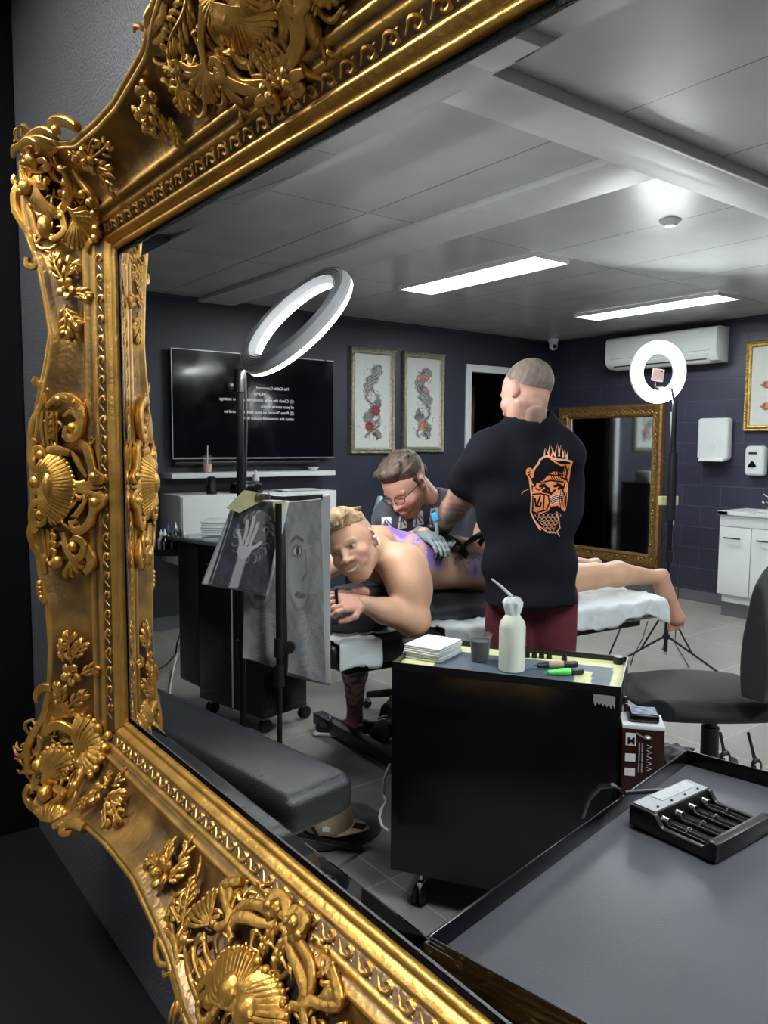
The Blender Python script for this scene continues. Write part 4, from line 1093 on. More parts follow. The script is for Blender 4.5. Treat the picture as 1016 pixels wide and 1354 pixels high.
def paper_stand():
    base = np.array([1.225, 2.155, 0.])
    t = thing('paper_stand', 'black tripod stand that holds up the drawings', 'stand', base)
    d = float((base-CAMP)@_fw)
    ztop = float(P(366, 662, d=d)[2])
    tripod_stand(t, base, ztop, r_pole=.0105, leg=.40, hub=.40, ang0=math.radians(13))
    kn = base+[0, 0, float(P(366, 848, d=d)[2])]
    MB().cyl(kn-[0, 0, .03], kn+[0, 0, .03], .017).cyl(kn, kn+_rt*.04, .009).cyl(kn+_rt*.03-_fw*.01, kn+_rt*.032+_fw*.012, .02).build('clamp_knob', 'black_plastic', t, smooth=True)
    dp = d-.02
    MB().tube([P(322, 655, d=dp), P(376, 659, d=dp), P(428, 657, d=dp)], .010, n=8).build('crossbar', 'black_metal', t, smooth=True)
    wobble = lambda amp, s: (lambda u, v: amp*(np.sin(u*5+s)*.5+np.sin(v*4+s*2)+.5*np.sin((u+v)*9+s))*(1-v))
    def hang(name, lab, tl, tr, br, bl, paint, off, amp, s, nx=90, ny=130):
        A, B, C, D = [P(q[0], q[1], d=dp+off) for q in (bl, br, tr, tl)]
        u = np.linspace(0, 1, nx); v = np.linspace(0, 1, ny); U, V = np.meshgrid(u, v, indexing='ij'); U = U.ravel(); V = V.ravel()
        pos = np.outer((1-U)*(1-V), A)+np.outer(U*(1-V), B)+np.outer(U*V, C)+np.outer((1-U)*V, D)
        n = unit(np.cross(B-A, D-A)); pos = pos+np.outer(wobble(amp, s)(U, V), n)
        col = paint(np.stack([U, V], 1)); idx = np.arange(nx*ny).reshape(nx, ny)
        q = np.stack([idx[:-1, :-1], idx[1:, :-1], idx[1:, 1:], idx[:-1, 1:]], -1).reshape(-1, 4); N = len(pos)
        rim = np.concatenate([idx[:, 0], idx[-1, 1:], idx[-2::-1, -1], idx[0, -2:0:-1]]); r2 = np.roll(rim, -1)
        me = np_mesh(np.concatenate([pos, pos-n*.0012]), np.concatenate([q, q[:, ::-1]+N, np.stack([r2, rim, rim+N, r2+N], 1)]), np.concatenate([col, col*0+.5]))
        o = link(name, me, 'art', None, smooth=True); tag(o, lab, 'drawing'); return o
    white = lambda v: (lambda uv: np.tile([v, v*1.01, v*1.03], (len(uv), 1)))
    hang('drawing', 'charcoal drawing of a raised hand before a face, taped on the stand', (315, 660), (378, 663), (353, 786), (280, 772), art_hand, -.05, .004, 1)
    hang('drawing', 'blank white sheet showing behind the charcoal hand drawing', (312, 658), (384, 662), (356, 788), (268, 772), white(.6), -.035, .004, 1.2, 30, 40)
    hang('drawing', 'grey tracing of a face with one open eye, on the right of the stand', (378, 664), (426, 659), (432, 905), (382, 890), art_face(4), -.015, .005, 3)
    hang('drawing', 'pale tracing sheet hanging lowest, behind the face tracing', (390, 662), (438, 652), (438, 906), (380, 893), white(.34), .02, .006, 4, 40, 60)
    hang('drawing', 'pale tracing hanging under the charcoal hand drawing, beside the pole', (326, 690), (392, 690), (373, 886), (322, 870), art_face(8), .015, .006, 2, 60, 110)
    for (pts, lab) in (([(300, 672), (324, 648), (344, 651), (352, 660), (318, 678)], 'larger strip of yellow tape at the top left of the drawings'), ([(362, 664), (380, 661), (374, 685), (364, 690)], 'small strip of yellow tape between the two drawings')):
        pp = [P(a, b, d=dp-.07) for a, b in pts]; n = -_fw
        m = MB(); k = len(pp); m.add(pp+[p+n*.0015 for p in pp], [tuple(range(k))[::-1], tuple(range(k, 2*k))]+[(i, (i+1) % k, k+(i+1) % k, k+i) for i in range(k)])
        tag(m.build('tape_strip', 'tape'), lab, 'tape')
    t2 = thing('bulldog_clip', 'silver clip biting the drawings at the top of the stand', 'clip', P(350, 657, d=dp-.07))
    c = P(350, 657, d=dp-.075)
    MB().obox(c, .045, .014, .02, ax=_rt, ay=_fw, az=_up, r=.003).build('clip_jaw', 'chrome', t2, smooth=True)
    MB().tube([c-_rt*.015, c-_rt*.018+_up*.02, c+_rt*.018+_up*.02, c+_rt*.015], .002, n=6).build('clip_wire', 'chrome', t2, smooth=True)


def leather_pad():
    z = .70
    A = P(205, 905, z=z); B = P(472, 1010, z=z); C = P(415, 1072, z=z-.02)
    ax = unit((B-A)*[1, 1, 0]); L = .95; ay = np.array([-ax[1], ax[0], 0.])
    wv = float(abs((C-B)@ay)); w = max(.17, wv+.02)
    end = B*[1, 1, 0]+ax*.01
    c = end-ax*L/2-ay*w/2*np.sign(ay@(B-C)); c[2] = z-.055
    t = thing('arm_rest', 'long padded black leather arm rest in front of the paper stand', 'arm rest', c-[0, 0, z-.055])
    tilt = unit(ax+np.array([0, 0, -.03])); up = unit(np.cross(tilt, ay)); up = up*np.sign(up[2])
    MB().obox(c, L, w, .11, ax=tilt, ay=ay, az=up, r=.042, seg=6).build('cushion', 'leather', t, smooth=True)
    MB().obox(c-[0, 0, .065], L*.7, w*.6, .02, ax=tilt, ay=ay, az=up, r=.004).build('base_plate', 'black_metal', t)
    b = c.copy(); b[2] = 0
    MB().cyl(b+[0, 0, .06], b+[0, 0, z-.12], .022).build('post', 'black_metal', t, smooth=True)
    for k in range(3):
        w2 = 1.9+k*2.094; d = np.array([math.cos(w2), math.sin(w2), 0]); MB().tube([b+[0, 0, .12], b+d*.24+[0, 0, .015]], .014, n=8).build('leg', 'black_metal', t, smooth=True)


def front_tray():
    z = .95
    A = P(566, 1236, z=z); ex = unit((P(862, 1024, z=z+.0)-A)*[1, 1, 0])
    ey = np.array([ex[1], -ex[0], 0.]); L = .74; W = .62; rim = .032
    q = lambda a, b, zz: A*[1, 1, 0]+ex*a+ey*b+np.array([0, 0, zz])
    t = thing('steel_trolley', 'wide black tray trolley in the near right corner', 'trolley', q(L/2, W/2, 0))
    MB().hexa([q(0, 0, z-rim), q(L, 0, z-rim), q(L, W, z-rim), q(0, W, z-rim), q(0, 0, z-rim+.006), q(L, 0, z-rim+.006), q(L, W, z-rim+.006), q(0, W, z-rim+.006)]).build('tray_floor', mat('tray_paint', (.066, .068, .078), .38, metal=.25, var=.06, bump=.05, bscale=250), t)
    m = MB(); g = .004
    for (a0, b0, a1, b1) in ((0, 0, L, g), (0, W-g, L, W), (0, 0, g, W), (L-g, 0, L, W)):
        m.hexa([q(a0, b0, z-rim-.012), q(a1, b0, z-rim-.012), q(a1, b1, z-rim-.012), q(a0, b1, z-rim-.012), q(a0, b0, z), q(a1, b0, z), q(a1, b1, z), q(a0, b1, z)])
    m.build('tray_rim', 'black_gloss', t, bevel=.0015)
    m = MB(); zz = .45
    m.hexa([q(0, 0, z-rim-.12), q(L, 0, z-rim-.12), q(L, W, z-rim-.12), q(0, W, z-rim-.12), q(0, 0, z-rim-.002), q(L, 0, z-rim-.002), q(L, W, z-rim-.002), q(0, W, z-rim-.002)])
    m.build('tray_apron', 'black_gloss', t, bevel=.002)
    for (a, b) in ((.02, .02), (L-.02, .02), (L-.02, W-.02), (.02, W-.02)): MB().obox(q(a, b, (z-rim)/2-.04), .03, .03, z-rim-.1, ax=ex, ay=ey).build('leg', 'black_gloss', t)
    # battery charger on it
    zt = z-rim+.006
    h = .034
    a = P(834, 1062, z=zt+h); b = P(910, 1029, z=zt+h); c = P(1011, 1082, z=zt+h*.9)
    ay = unit((b-a)*[1, 1, 0]); axx = unit((c-b)*[1, 1, 0]); axx = unit(axx-ay*(axx@ay)); wd = float(np.linalg.norm((b-a)[:2])); ln = float((c-b)@axx)
    o = lambda s, r_, zz: a*[1, 1, 0]+axx*s*ln+ay*r_*wd+np.array([0, 0, zt+zz])
    t2 = thing('battery_charger', 'black four slot battery charger on the near black tray', 'charger', o(.5, .5, 0))
    m = MB(); N = 26
    prof = []
    for i in range(N+1):
        s = i/N; zz = h if s < .30 else (h-(h-.017)*min(1, (s-.30)/.09) if s < .86 else .017+(h*.86-.017)*min(1, (s-.86)/.05))
        prof.append((s, zz))
    for r0, r1 in ((0, .06), (.94, 1)):
        V = []; F = []
        for (s, zz) in prof:
            V += [o(s, r0, .002), o(s, r1, .002), o(s, r1, zz), o(s, r0, zz)]
        for i in range(N):
            for k in range(4): F.append((i*4+k, i*4+(k+1) % 4, (i+1)*4+(k+1) % 4, (i+1)*4+k))
        F += [(3, 2, 1, 0), (N*4, N*4+1, N*4+2, N*4+3)]
        m.add(V, F)
    m.hexa([o(0, .05, .002), o(1, .05, .002), o(1, .95, .002), o(0, .95, .002), o(0, .05, .010), o(1, .05, .010), o(1, .95, .010), o(0, .95, .010)])
    m.hexa([o(0, .05, .002), o(.30, .05, .002), o(.30, .95, .002), o(0, .95, .002), o(0, .05, h), o(.30, .05, h), o(.30, .95, h), o(0, .95, h)])
    m.hexa([o(.90, .02, .002), o(1.0, .02, .002), o(1.0, .98, .002), o(.90, .98, .002), o(.90, .02, h*.86), o(1.0, .02, h*.82), o(1.0, .98, h*.82), o(.90, .98, h*.86)])
    m.build('charger_body', 'black_plastic', t2, bevel=.0015)
    m = MB()
    for k in range(4):
        rr = .155+k*.23; m.tube([o(.32, rr, .012), o(.88, rr, .012)], .0072, n=14)
    m.build('battery_slot', 'black_gloss', t2, smooth=True)
    for k in range(4):
        rr = .155+k*.23
        sp = MB(); sp.tube([o(.30+.075*i/60, rr, .020)+.0045*(ay*math.cos(i*.75)+np.array([0, 0, 1])*math.sin(i*.75)) for i in range(61)], .0008, n=5)
        sp.build('spring_contact', 'chrome', t2, smooth=True)
        s0 = .60
        MB().tube([o(s0, rr-.05, .019), o(s0, rr-.02, .023), o(s0, rr+.02, .023), o(s0, rr+.05, .019)], .0014, n=6).build('slider_contact', 'chrome', t2, smooth=True)
        MB().ball(o(.885, rr, .016), .004).build('end_contact', 'chrome', t2, smooth=True)
    MB().hexa([o(.012, .04, h), o(.285, .04, h), o(.285, .96, h), o(.012, .96, h), o(.012, .04, h+.0012), o(.285, .04, h+.0012), o(.285, .96, h+.0012), o(.012, .96, h+.0012)]).build('top_label', mat('label_grey', (.25, .26, .27), .45, metal=.2, var=.1, vscale=60), t2)
    MB().hexa([o(.03, .3, h+.0012), o(.18, .3, h+.0012), o(.18, .9, h+.0012), o(.03, .9, h+.0012), o(.03, .3, h+.0018), o(.18, .3, h+.0018), o(.18, .9, h+.0018), o(.03, .9, h+.0018)]).build('print_block', mat('label_light', (.38, .39, .4), .4, var=.2, vscale=150), t2)
    for k in range(4): MB().ball(o(.235, .155+k*.23, h+.001), .0022).build('indicator_lamp', 'black_gloss', t2, smooth=True)
    m = MB().tube([o(.02, .95, .02), P(828, 1048, z=z+.005), P(812, 1038, z=z+.004), P(795, 1040, z=z-.03), P(780, 1056, z=z-.12), P(772, 1080, z=z-.25)], .004, n=8)
    tag(m.build('charger_cable', 'black_plastic', smooth=True), 'black cable leaving the battery charger over the tray edge', 'cable')


def office_chair():
    b = np.array([3.02, 1.70, 0.]); t = thing('office_chair', 'black fabric office chair on the right with silver tipped levers', 'chair', b)
    zs = .50
    s = Sdf((2.68, 1.33, .38), (3.40, 2.05, .60), .009)
    f = unit([_fw[0], _fw[1], 0]); r_ = unit([_rt[0], _rt[1], 0]); A = np.array([r_, f, [0, 0, 1.]])
    cs = b+r_*(-.05)
    s.box(cs+[0, 0, zs-.04], (.26, .23, .042), r=.04, k=.03, A=A); s.ell(cs+[0, 0, zs-.045], (.31, .27, .045), k=.03, A=A); s.ell(cs+r_*.0+[0, 0, zs-.01], (.26, .235, .035), k=.03, A=A)
    s.cut(cs+[0, 0, zs-.085], (0, 0, -1));
    V, F = s.mesh(); V = smoothV(V, F, 2); link('seat', np_mesh(V, F), 'fabric_black', t)
    s = Sdf((2.8, 1.1, .55), (3.6, 1.9, 1.12), .01)
    bc = P(1012, 858, d=3.06); bx = unit(r_*.35+f*.94); bn = unit(np.cross(bx, (0, 0, 1)))
    A2 = np.array([bx, bn, [0, 0, 1.]])
    bc = P(1020, 852, d=2.98)
    s.ell(bc+[0, 0, .0], (.225, .05, .315), k=.03, A=np.array([unit(r_*.75+f*.66), unit(np.cross(unit(r_*.75+f*.66), (0, 0, 1))), [0, 0, 1.]]))
    s.ell(bc+[0, 0, -.08], (.19, .055, .2), k=.06, A=np.array([unit(r_*.75+f*.66), unit(np.cross(unit(r_*.75+f*.66), (0, 0, 1))), [0, 0, 1.]]))
    V, F = s.mesh(); V = smoothV(V, F, 2); link('backrest', np_mesh(V, F), 'fabric_black', t)
    MB().obox(cs+[0, 0, zs-.095], .3, .25, .025, ax=r_, ay=f, r=.008).build('seat_plate', 'black_plastic', t, smooth=True)
    MB().tube([cs+r_*.1+[0, 0, zs-.1], cs+r_*.26+[0, 0, zs-.1], cs+r_*.33+[0, 0, zs-.0], bc-[0, 0, .15]+r_*.04], [.02, .022, .022, .02]).build('back_bracket', 'black_plastic', t, smooth=True)
    MB().cyl(b+[0, 0, .16], b+[0, 0, zs-.1], .025).cyl(b+[0, 0, .13], b+[0, 0, .33], .036).build('gas_column', 'black_plastic', t, smooth=True)
    for k in range(5):
        w = math.radians(-62+72*k); d = np.array([math.cos(w), math.sin(w), 0])
        MB().tube([b+[0, 0, .15], b+d*.12+[0, 0, .145], b+d*.3+[0, 0, .085]], [.038, .032, .022], n=12).build('base_arm', 'black_plastic', t, smooth=True)
        caster(t, b+d*.3, .026, w)
    for (u, v, u1, v1) in ((953, 968, 960, 1002), (990, 968, 1001, 1012)):
        a = P(u, v, d=2.98); e = P(u1, v1, d=2.95)
        m = MB().tube([a, a+(e-a)*.55, e-(e-a)*.22], [.006, .006, .008], n=8); m.build('lever', 'black_plastic', t, smooth=True)
        A3 = np.array([_rt, _fw, _up])
        MB().ball(e+(e-a)*.02, (.022, .012, .032), A=A3).build('lever_paddle', 'black_plastic', t, smooth=True)
        MB().obox(e-_fw*.0125, .012, .002, .026, ax=_rt, ay=_fw, az=_up).obox(e-_fw*.0125-_rt*.006+_up*.006, .012, .002, .004, ax=_rt, ay=_fw, az=_up).build('lever_mark', 'white_paint', t)
    # crumpled bin bag beside it
    c = P(893, 1005, d=2.55)
    s = Sdf((c-[.2, .2, 0])*[1, 1, 0], c+[.2, .2, .12], .009); r = np.random.default_rng(2)
    s.ell(c*[1, 1, 0]+[0, 0, .17], (.12, .12, .2), k=.03); s.ell(c-[0, 0, .08], (.085, .085, .12), k=.04); s.cut((0, 0, .003), (0, 0, -1))
    for i in range(90):
        a_ = c+np.clip(r.normal(size=3), -1.4, 1.4)*[.030, .030, .045]-[0, 0, .03]; s.cap(a_, a_+r.normal(size=3)*[.018, .018, .014], .014, .008, k=.012)
    V, F = s.mesh(); o = link('bin_bag', np_mesh(V, F), mat('bag', (.005, .0055, .006), .6, var=.2), None); tag(o, 'crumpled black bin bag standing between the red box and the chair', 'bag')


def floor_bits():
    # cap, sole, takeaway box on the floor under the arm rest
    c = P(425, 1095, z=0)
    h = P(432, 1066, z=.05); e = unit([_rt[0], _rt[1], 0]); f = unit([_fw[0], _fw[1], 0])
    t0 = P(400, 1100, z=0)
    bag = Sdf(c-[.3, .3, .02], c+[.4, .4, .12], .01)
    bag.ell(P(452, 1100, z=0)+[0, 0, .03], (.17, .15, .045), k=.03); bag.ell(P(415, 1108, z=0)+[0, 0, .02], (.16, .12, .035), k=.03)
    bag.cut((0, 0, .0), (0, 0, -1)); bag.noise(.004, [(40, 20, 0, 1), (-25, 45, 10, 1), (60, -30, 20, .6)])
    V, F = bag.mesh(); o = link('backpack', np_mesh(V, F), 'fabric_black', None); tag(o, 'flat black bag on the floor under the beige cap', 'bag')
    base = P(435, 1090, z=.07)
    t = thing('baseball_cap', 'beige baseball cap lying on the black bag', 'cap', base)
    s = Sdf(base-[.2, .2, .03], base+[.25, .25, .17], .005); s.ell(base+[0, 0, .01], (.095, .095, .11), k=.01); s.cut(base+[0, 0, 0], (0, 0, -1))
    V, F = s.mesh(); link('crown', np_mesh(V, F), 'cap_tan', t)
    m = MB(); bd = unit(e*.95-f*.3); bs = np.array([-bd[1], bd[0], 0]); V = []; F = []; n = 18
    for j, rr in enumerate(np.linspace(.085, .165, 6)):
        for i in range(n):
            w = math.radians(-62+124*i/(n-1)); k = 1-.25*abs(i/(n-1)-.5)*2*(j/5)
            V.append(base+bd*rr*math.cos(w)*k+bs*.088*math.sin(w)*(1)+[0, 0, .008-.012*(abs(i/(n-1)-.5)*2)**2+.004])
    F = [(j*n+i, j*n+i+1, (j+1)*n+i+1, (j+1)*n+i) for j in range(5) for i in range(n-1)]
    top = np.array(V); m.add(list(top)+list(top-[0, 0, .004]), F+[tuple(x+len(top) for x in g[::-1]) for g in F]); m.build('visor', 'cap_tan', t, smooth=True)
    MB().obox(base+bd*.125+bs*.0+[0, 0, .014], .045, .04, .002, ax=bd, ay=bs, r=.0008).build('visor_sticker', 'black_gloss', t)
    fl = base-f*.093+e*.0+[0, 0, .03]
    MB().prism([(-.014, -.008), (.012, -.008), (.016, .004), (0, .014), (-.014, .006)], fl-f*.004, e, (0, 0, 1), -f, .002).build('side_emblem', 'white_paint', t)
    # foam food box
    c = P(372, 1068, z=.0)+[0, 0, 0]; c = P(376, 1082, z=0)+f*.12
    t = thing('foam_box', 'white foam food box on the floor beside the beige cap', 'box', c)
    def frus(w0, w1, z0, z1):
        return [c+e*sx*w+f*sy*w*.9+np.array([0, 0, z]) for (w, z) in ((w0, z0), (w1, z1)) for (sx, sy) in ((-1, -1), (1, -1), (1, 1), (-1, 1))]
    MB().hexa(frus(.09, .115, .0, .035)).hexa(frus(.122, .122, .035, .04)).build('box_base', 'foam', t, bevel=.008)
    MB().hexa(frus(.115, .085, .04, .07)).build('box_lid', 'foam', t, bevel=.01)
    # foot pedal cable loops by the cart
    pts = [P(517, 1010, d=2.62), P(509, 1030, d=2.6), P(508, 1050, d=2.6), P(511, 1060, d=2.58), P(506, 1068, d=2.56), P(503, 1080, d=2.54), P(506, 1092, d=2.52), P(514, 1098, d=2.5)]
    tag(MB().tube(pts, .005, n=7).build('loose_cable', 'grey_plastic', smooth=True), 'grey looped cable showing at the left edge of the near cart', 'cable')
    # floor cables right of the bed
    m = MB().tube([P(826, 820, z=.35), P(815, 845, z=.12), P(806, 866, z=.006), P(799, 872, z=.006)], .007, n=7)
    tag(m.build('floor_cable', 'black_plastic', smooth=True), 'thick black cable hanging from the foot of the bed to the floor', 'cable')
    m = MB().tube([P(857, 822, z=.35), P(850, 845, z=.12), P(838, 868, z=.006), P(834, 880, z=.006)], .004, n=7)
    tag(m.build('floor_cable', 'black_plastic', smooth=True), 'thin black cable hanging from the foot of the bed near the tripod', 'cable')
    # shelf with supplies behind the seated artist
    x0, y0 = P(622, 640, y=YA-.55)[0], YA-.5
    t = thing('supply_shelf', 'low dark supply shelf in the far corner behind the seated artist', 'shelf', (x0+.35, y0, 0))
    m = MB()
    for z in (.35, .72, 1.05): m.box((x0-.1, y0-.2, z), (x0+.75, y0+.18, z+.018))
    m.box((x0-.12, y0-.2, 0), (x0-.1, y0+.18, 1.07)).box((x0+.75, y0-.2, 0), (x0+.77, y0+.18, 1.07))
    m.build('shelf_frame', 'black_plastic', t)
    r = np.random.default_rng(4); labs = ['dark red box', 'white box', 'black box', 'brown box', 'grey box']; mats_ = ['dark_red', 'white_paint', 'black_plastic', 'wood', 'grey_plastic']
    for lv, z in enumerate((.738, 1.068)):
        for i in range(5):
            j = (i+lv*2) % 5; h = .1+.06*r.random(); x = x0+.0+i*.145
            o = MB().box((x, y0-.15, z), (x+.12, y0+.05, z+h)).build('supply_box', mats_[j], bevel=.003)
            tag(o, labs[j]+' on the '+('middle' if lv == 0 else 'top')+' level of the supply shelf', 'box', 'boxes on the supply shelf')
    # spray bottle on a dark stand behind the client
    c = P(503, 697, d=5.0); zz = float(c[2])
    t = thing('spray_bottle', 'pale blue pointed wash bottle behind the client, left of the seated artist', 'bottle', c)
    MB().lathe(c, [(.054, 0), (.058, .006), (.056, .06), (.020, .19), (.012, .20)], n=22).build('bottle_body', mat('pale_blue', (.5, .62, .7), .3, var=.03), t, smooth=True)
    flat_text('TD', .05, c-_fw*.060+_rt*.034+[0, 0, .028], _rt, (0, 0, 1), 'navy', t, bold=.001)
    b = c.copy()
    t = thing('side_table', 'small black side table carrying the pale blue bottle', 'table', [b[0], b[1], 0])
    MB().obox([b[0], b[1], zz-.012], .45, .35, .022, ax=e, ay=f, r=.004).build('table_top', 'black_plastic', t)
    for sx in (-1, 1):
        for sy in (-1, 1): MB().cyl(np.array([b[0], b[1], 0])+e*sx*.2+f*sy*.15, np.array([b[0], b[1], zz-.02])+e*sx*.2+f*sy*.15, .012).build('leg', 'black_metal', t, smooth=True)
YL, YR, ZT, ZB = 1.468, .13, 1.852, .961
YC = (YL+YR)/2


def pw(w):
    return float(np.interp(w, [0, .012, .035, .045, .06, .115, .14, .2, .3], [.0, .012, .023, .034, .0425, .081, .097, .135, .17]))


def hit(u, v, off=0.):
    p = .05
    for _ in range(40):
        q = P(u, v, x=MX-p); w = max(q[1]-YL, q[2]-ZT, ZB-q[2], 0); p = .5*p+.5*(pw(w)+off)
    return q[1], q[2]


def fsurf(y, z, h=0.):
    """point on the frame's sloping face and its outward direction"""
    a = max(y-YL, YR-y, 0); b = max(z-ZT, ZB-z, 0); w = max(a, b); s = (pw(w+.01)-pw(max(w-.01, 0)))/.02
    ka = 1/(1+math.exp(-(a-b)/.012)); sy = 1 if y > YC else -1; sz = 1 if z > (ZT+ZB)/2 else -1
    n = unit((-1, -s*ka*sy, -s*(1-ka)*sz))
    return np.array([MX-pw(w), y, z])+n*h, n


def catmull(pts, k=4):
    p = [np.array(q, float) for q in pts]
    if len(p) < 3: return [p[0]+(p[-1]-p[0])*t for t in np.linspace(0, 1, k+1)]
    p = [2*p[0]-p[1]]+p+[2*p[-1]-p[-2]]; out = []
    for i in range(1, len(p)-2):
        for t in np.arange(0, 1, 1/k):
            out.append(.5*((2*p[i])+(-p[i-1]+p[i+1])*t+(2*p[i-1]-5*p[i]+4*p[i+1]-p[i+2])*t*t+(-p[i-1]+3*p[i]-3*p[i+1]+p[i+2])*t**3))
    out.append(p[-2]); return out


class Orn(MB):
    def __init__(self, reg=(0, 0, 1.), k=1.): super().__init__(); self.reg = reg; self.k = k

    def px(self, q, off=.012):
        ox, oy, s = self.reg; return hit(ox+q[0]/s, oy+q[1]/s, off)

    def pstroke(self, yz, r, h=.006, flat=1., n=8, k=4):
        """raised rounded ribbon along design-plane points (y, z)"""
        yz = catmull(yz, k); m = len(yz); K = self.k; r = np.array(r)*K if not np.isscalar(r) else r*K; h = np.array(h)*K if not np.isscalar(h) else h*K
        big = np.max(r) > .0042
        if big: n = 14
        rs = np.interp(np.linspace(0, 1, m), np.linspace(0, 1, len(r)), r) if not np.isscalar(r) else [r]*m
        hs = np.interp(np.linspace(0, 1, m), np.linspace(0, 1, len(h)), h) if not np.isscalar(h) else [h]*m
        C = []; N = []
        for i, q in enumerate(yz):
            c, nn = fsurf(q[0], q[1], hs[i]); C.append(c); N.append(nn)
        V = []; F = []
        for i in range(m):
            t = unit(C[min(i+1, m-1)]-C[max(i-1, 0)]+1e-12); a = unit(N[i]-t*(N[i]@t)); b = np.cross(t, a)
            for j in range(n):
                w = 2*math.pi*j/n; g = (.62+.62*math.sin(w)**4) if (big and math.cos(w) > 0) else 1.; V.append(C[i]+(a*math.cos(w)*flat*g+b*math.sin(w))*rs[i])
        for i in range(m-1):
            for j in range(n): F.append((i*n+j, i*n+(j+1) % n, (i+1)*n+(j+1) % n, (i+1)*n+j))
        F.append(tuple(range(n))[::-1]); F.append(tuple((m-1)*n+j for j in range(n)))
        self.add(V, F); return self

    def stroke(self, pts, r, h=.006, flat=1., n=8, k=4):
        return self.pstroke([self.px(q, (h if np.isscalar(h) else h[0])+.004) for q in pts], r, h, flat, n, k)

    def knob(self, q, r, h=.01, flat=.8):
        r = r*self.k; h = h*self.k; y, z = self.px(q, h+r*.5); c, n = fsurf(y, z, h); a = unit(np.cross(n, (0, 0, 1))); b = np.cross(n, a)
        self.ball(c, (r, r, r*flat), n=16, m=10, A=[a, b, n]); return self

    def dome(self, q, ry, rz, h=.0, hh=.012):
        ry, rz, h, hh = ry*self.k, rz*self.k, h*self.k, hh*self.k; y, z = self.px(q, h+hh*.6); c, n = fsurf(y, z, h); a = unit(np.cross(n, (0, 0, 1))); b = np.cross(n, a)
        self.ball(c, (ry, rz, hh), n=20, m=10, A=[a, b, n]); return self

    def fan(self, org, tips, nr, r=(.002, .007), h=(.012, .014, .006), bulge=.15):
        """scallop shell: ribs from org to a row of tips, each rib thickening to a rounded lip"""
        tp = catmull([np.array(self.px(t, .008)) for t in tips], 10); tp = np.array(tp); o = np.array(self.px(org, .012))
        L = np.concatenate([[0], np.cumsum(np.linalg.norm(np.diff(tp, axis=0), axis=1))])
        rt = .52*L[-1]/nr/self.k; r = (rt*.32, rt)
        for i in range(nr):
            s = L[-1]*(i+.5)/nr; t = np.array([np.interp(s, L, tp[:, 0]), np.interp(s, L, tp[:, 1])]); d = t-o
            side = np.array([-d[1], d[0]])*bulge*((i+.5)/nr-.5)
            m = o+d*.55+side
            kk = self.k; c_, n_ = fsurf(t[0], t[1], h[-1]*.55*kk); a_ = unit(np.cross(n_, (0, 0, 1))); self.ball(c_, np.array((1.15, 1.15, .9))*r[1]*kk, n=8, m=6, A=[a_, np.cross(n_, a_), n_])
            self.pstroke([o+d*.05, m, o+d*.93, t], [r[0], r[1]*.62, r[1]*.98, r[1]*.8], list(h)+[h[-1]*.4], flat=.9, n=8, k=3)
        return self

    def leaf(self, pts, wdt, nl=5, h=.008, r=.003):
        """acanthus leaf: midrib with pairs of curling lobes"""
        yz = [np.array(self.px(q, h)) for q in pts]; c = catmull(yz, 6); m = len(c)
        self.pstroke(yz, [r*1.2, r, r*.6], [h, h*1.3, h*.6])
        for i in range(nl):
            f = (i+.6)/(nl+.4); j = min(int(f*(m-1)), m-2); t = c[j+1]-c[j]; t = t/(np.linalg.norm(t)+1e-9); nn = np.array([-t[1], t[0]])
            wl = wdt*(1-.55*f)*(.75+.5*math.sin(f*3.1))
            for s in (-1, 1):
                a = c[j]; self.pstroke([a, a+t*wl*.5+nn*s*wl*.5, a+t*wl*1.15+nn*s*wl*.75, a+t*wl*1.3+nn*s*wl*.55], [r*.8, r*1.5, r*1.5, r*.8], [h*.9, h*1.2, h*.7, h*.3], flat=.8, k=3)
        return self

    def curl(self, q, R, turns=1.6, a0=0., sgn=1, r=.006, h=.012, asp=1.):
        y, z = self.px(q, h); pts = []
        for i in range(int(turns*9)+1):
            f = i/(turns*9); rr = R*(1-f*.82); a = a0+sgn*f*turns*6.283; pts.append((y+rr*math.cos(a)*asp, z+rr*math.sin(a)))
        self.pstroke(pts, [r, r*.95, r*.7, r*.8], [h*.8, h, h*1.4, h*1.6], k=2)
        return self

    def flower(self, q, R, npet=5, h=.008, a0=.4):
        y, z = self.px(q, h); c, n = fsurf(y, z, h); a = unit(np.cross(n, (0, 0, 1))); b = np.cross(n, a)
        for i in range(npet):
            w = a0+i*6.283/npet; d = a*math.cos(w)+b*math.sin(w); e = np.cross(n, d); tn = unit(n+d*-.45)
            self.ball(c+d*R*.58+n*R*.1, (R*.5, R*.42, R*.2), n=12, m=7, A=[unit(np.cross(e, tn)), e, tn])
            self.ball(c+d*R*.95+n*R*.12, (R*.16, R*.3, R*.14), n=8, m=5, A=[d, e, n])
        self.ball(c+n*R*.28, R*.26, n=10, m=7)
        for i in range(5):
            w = i*1.257; self.ball(c+n*R*.42+(a*math.cos(w)+b*math.sin(w))*R*.17, R*.1, n=6, m=4)
        return self


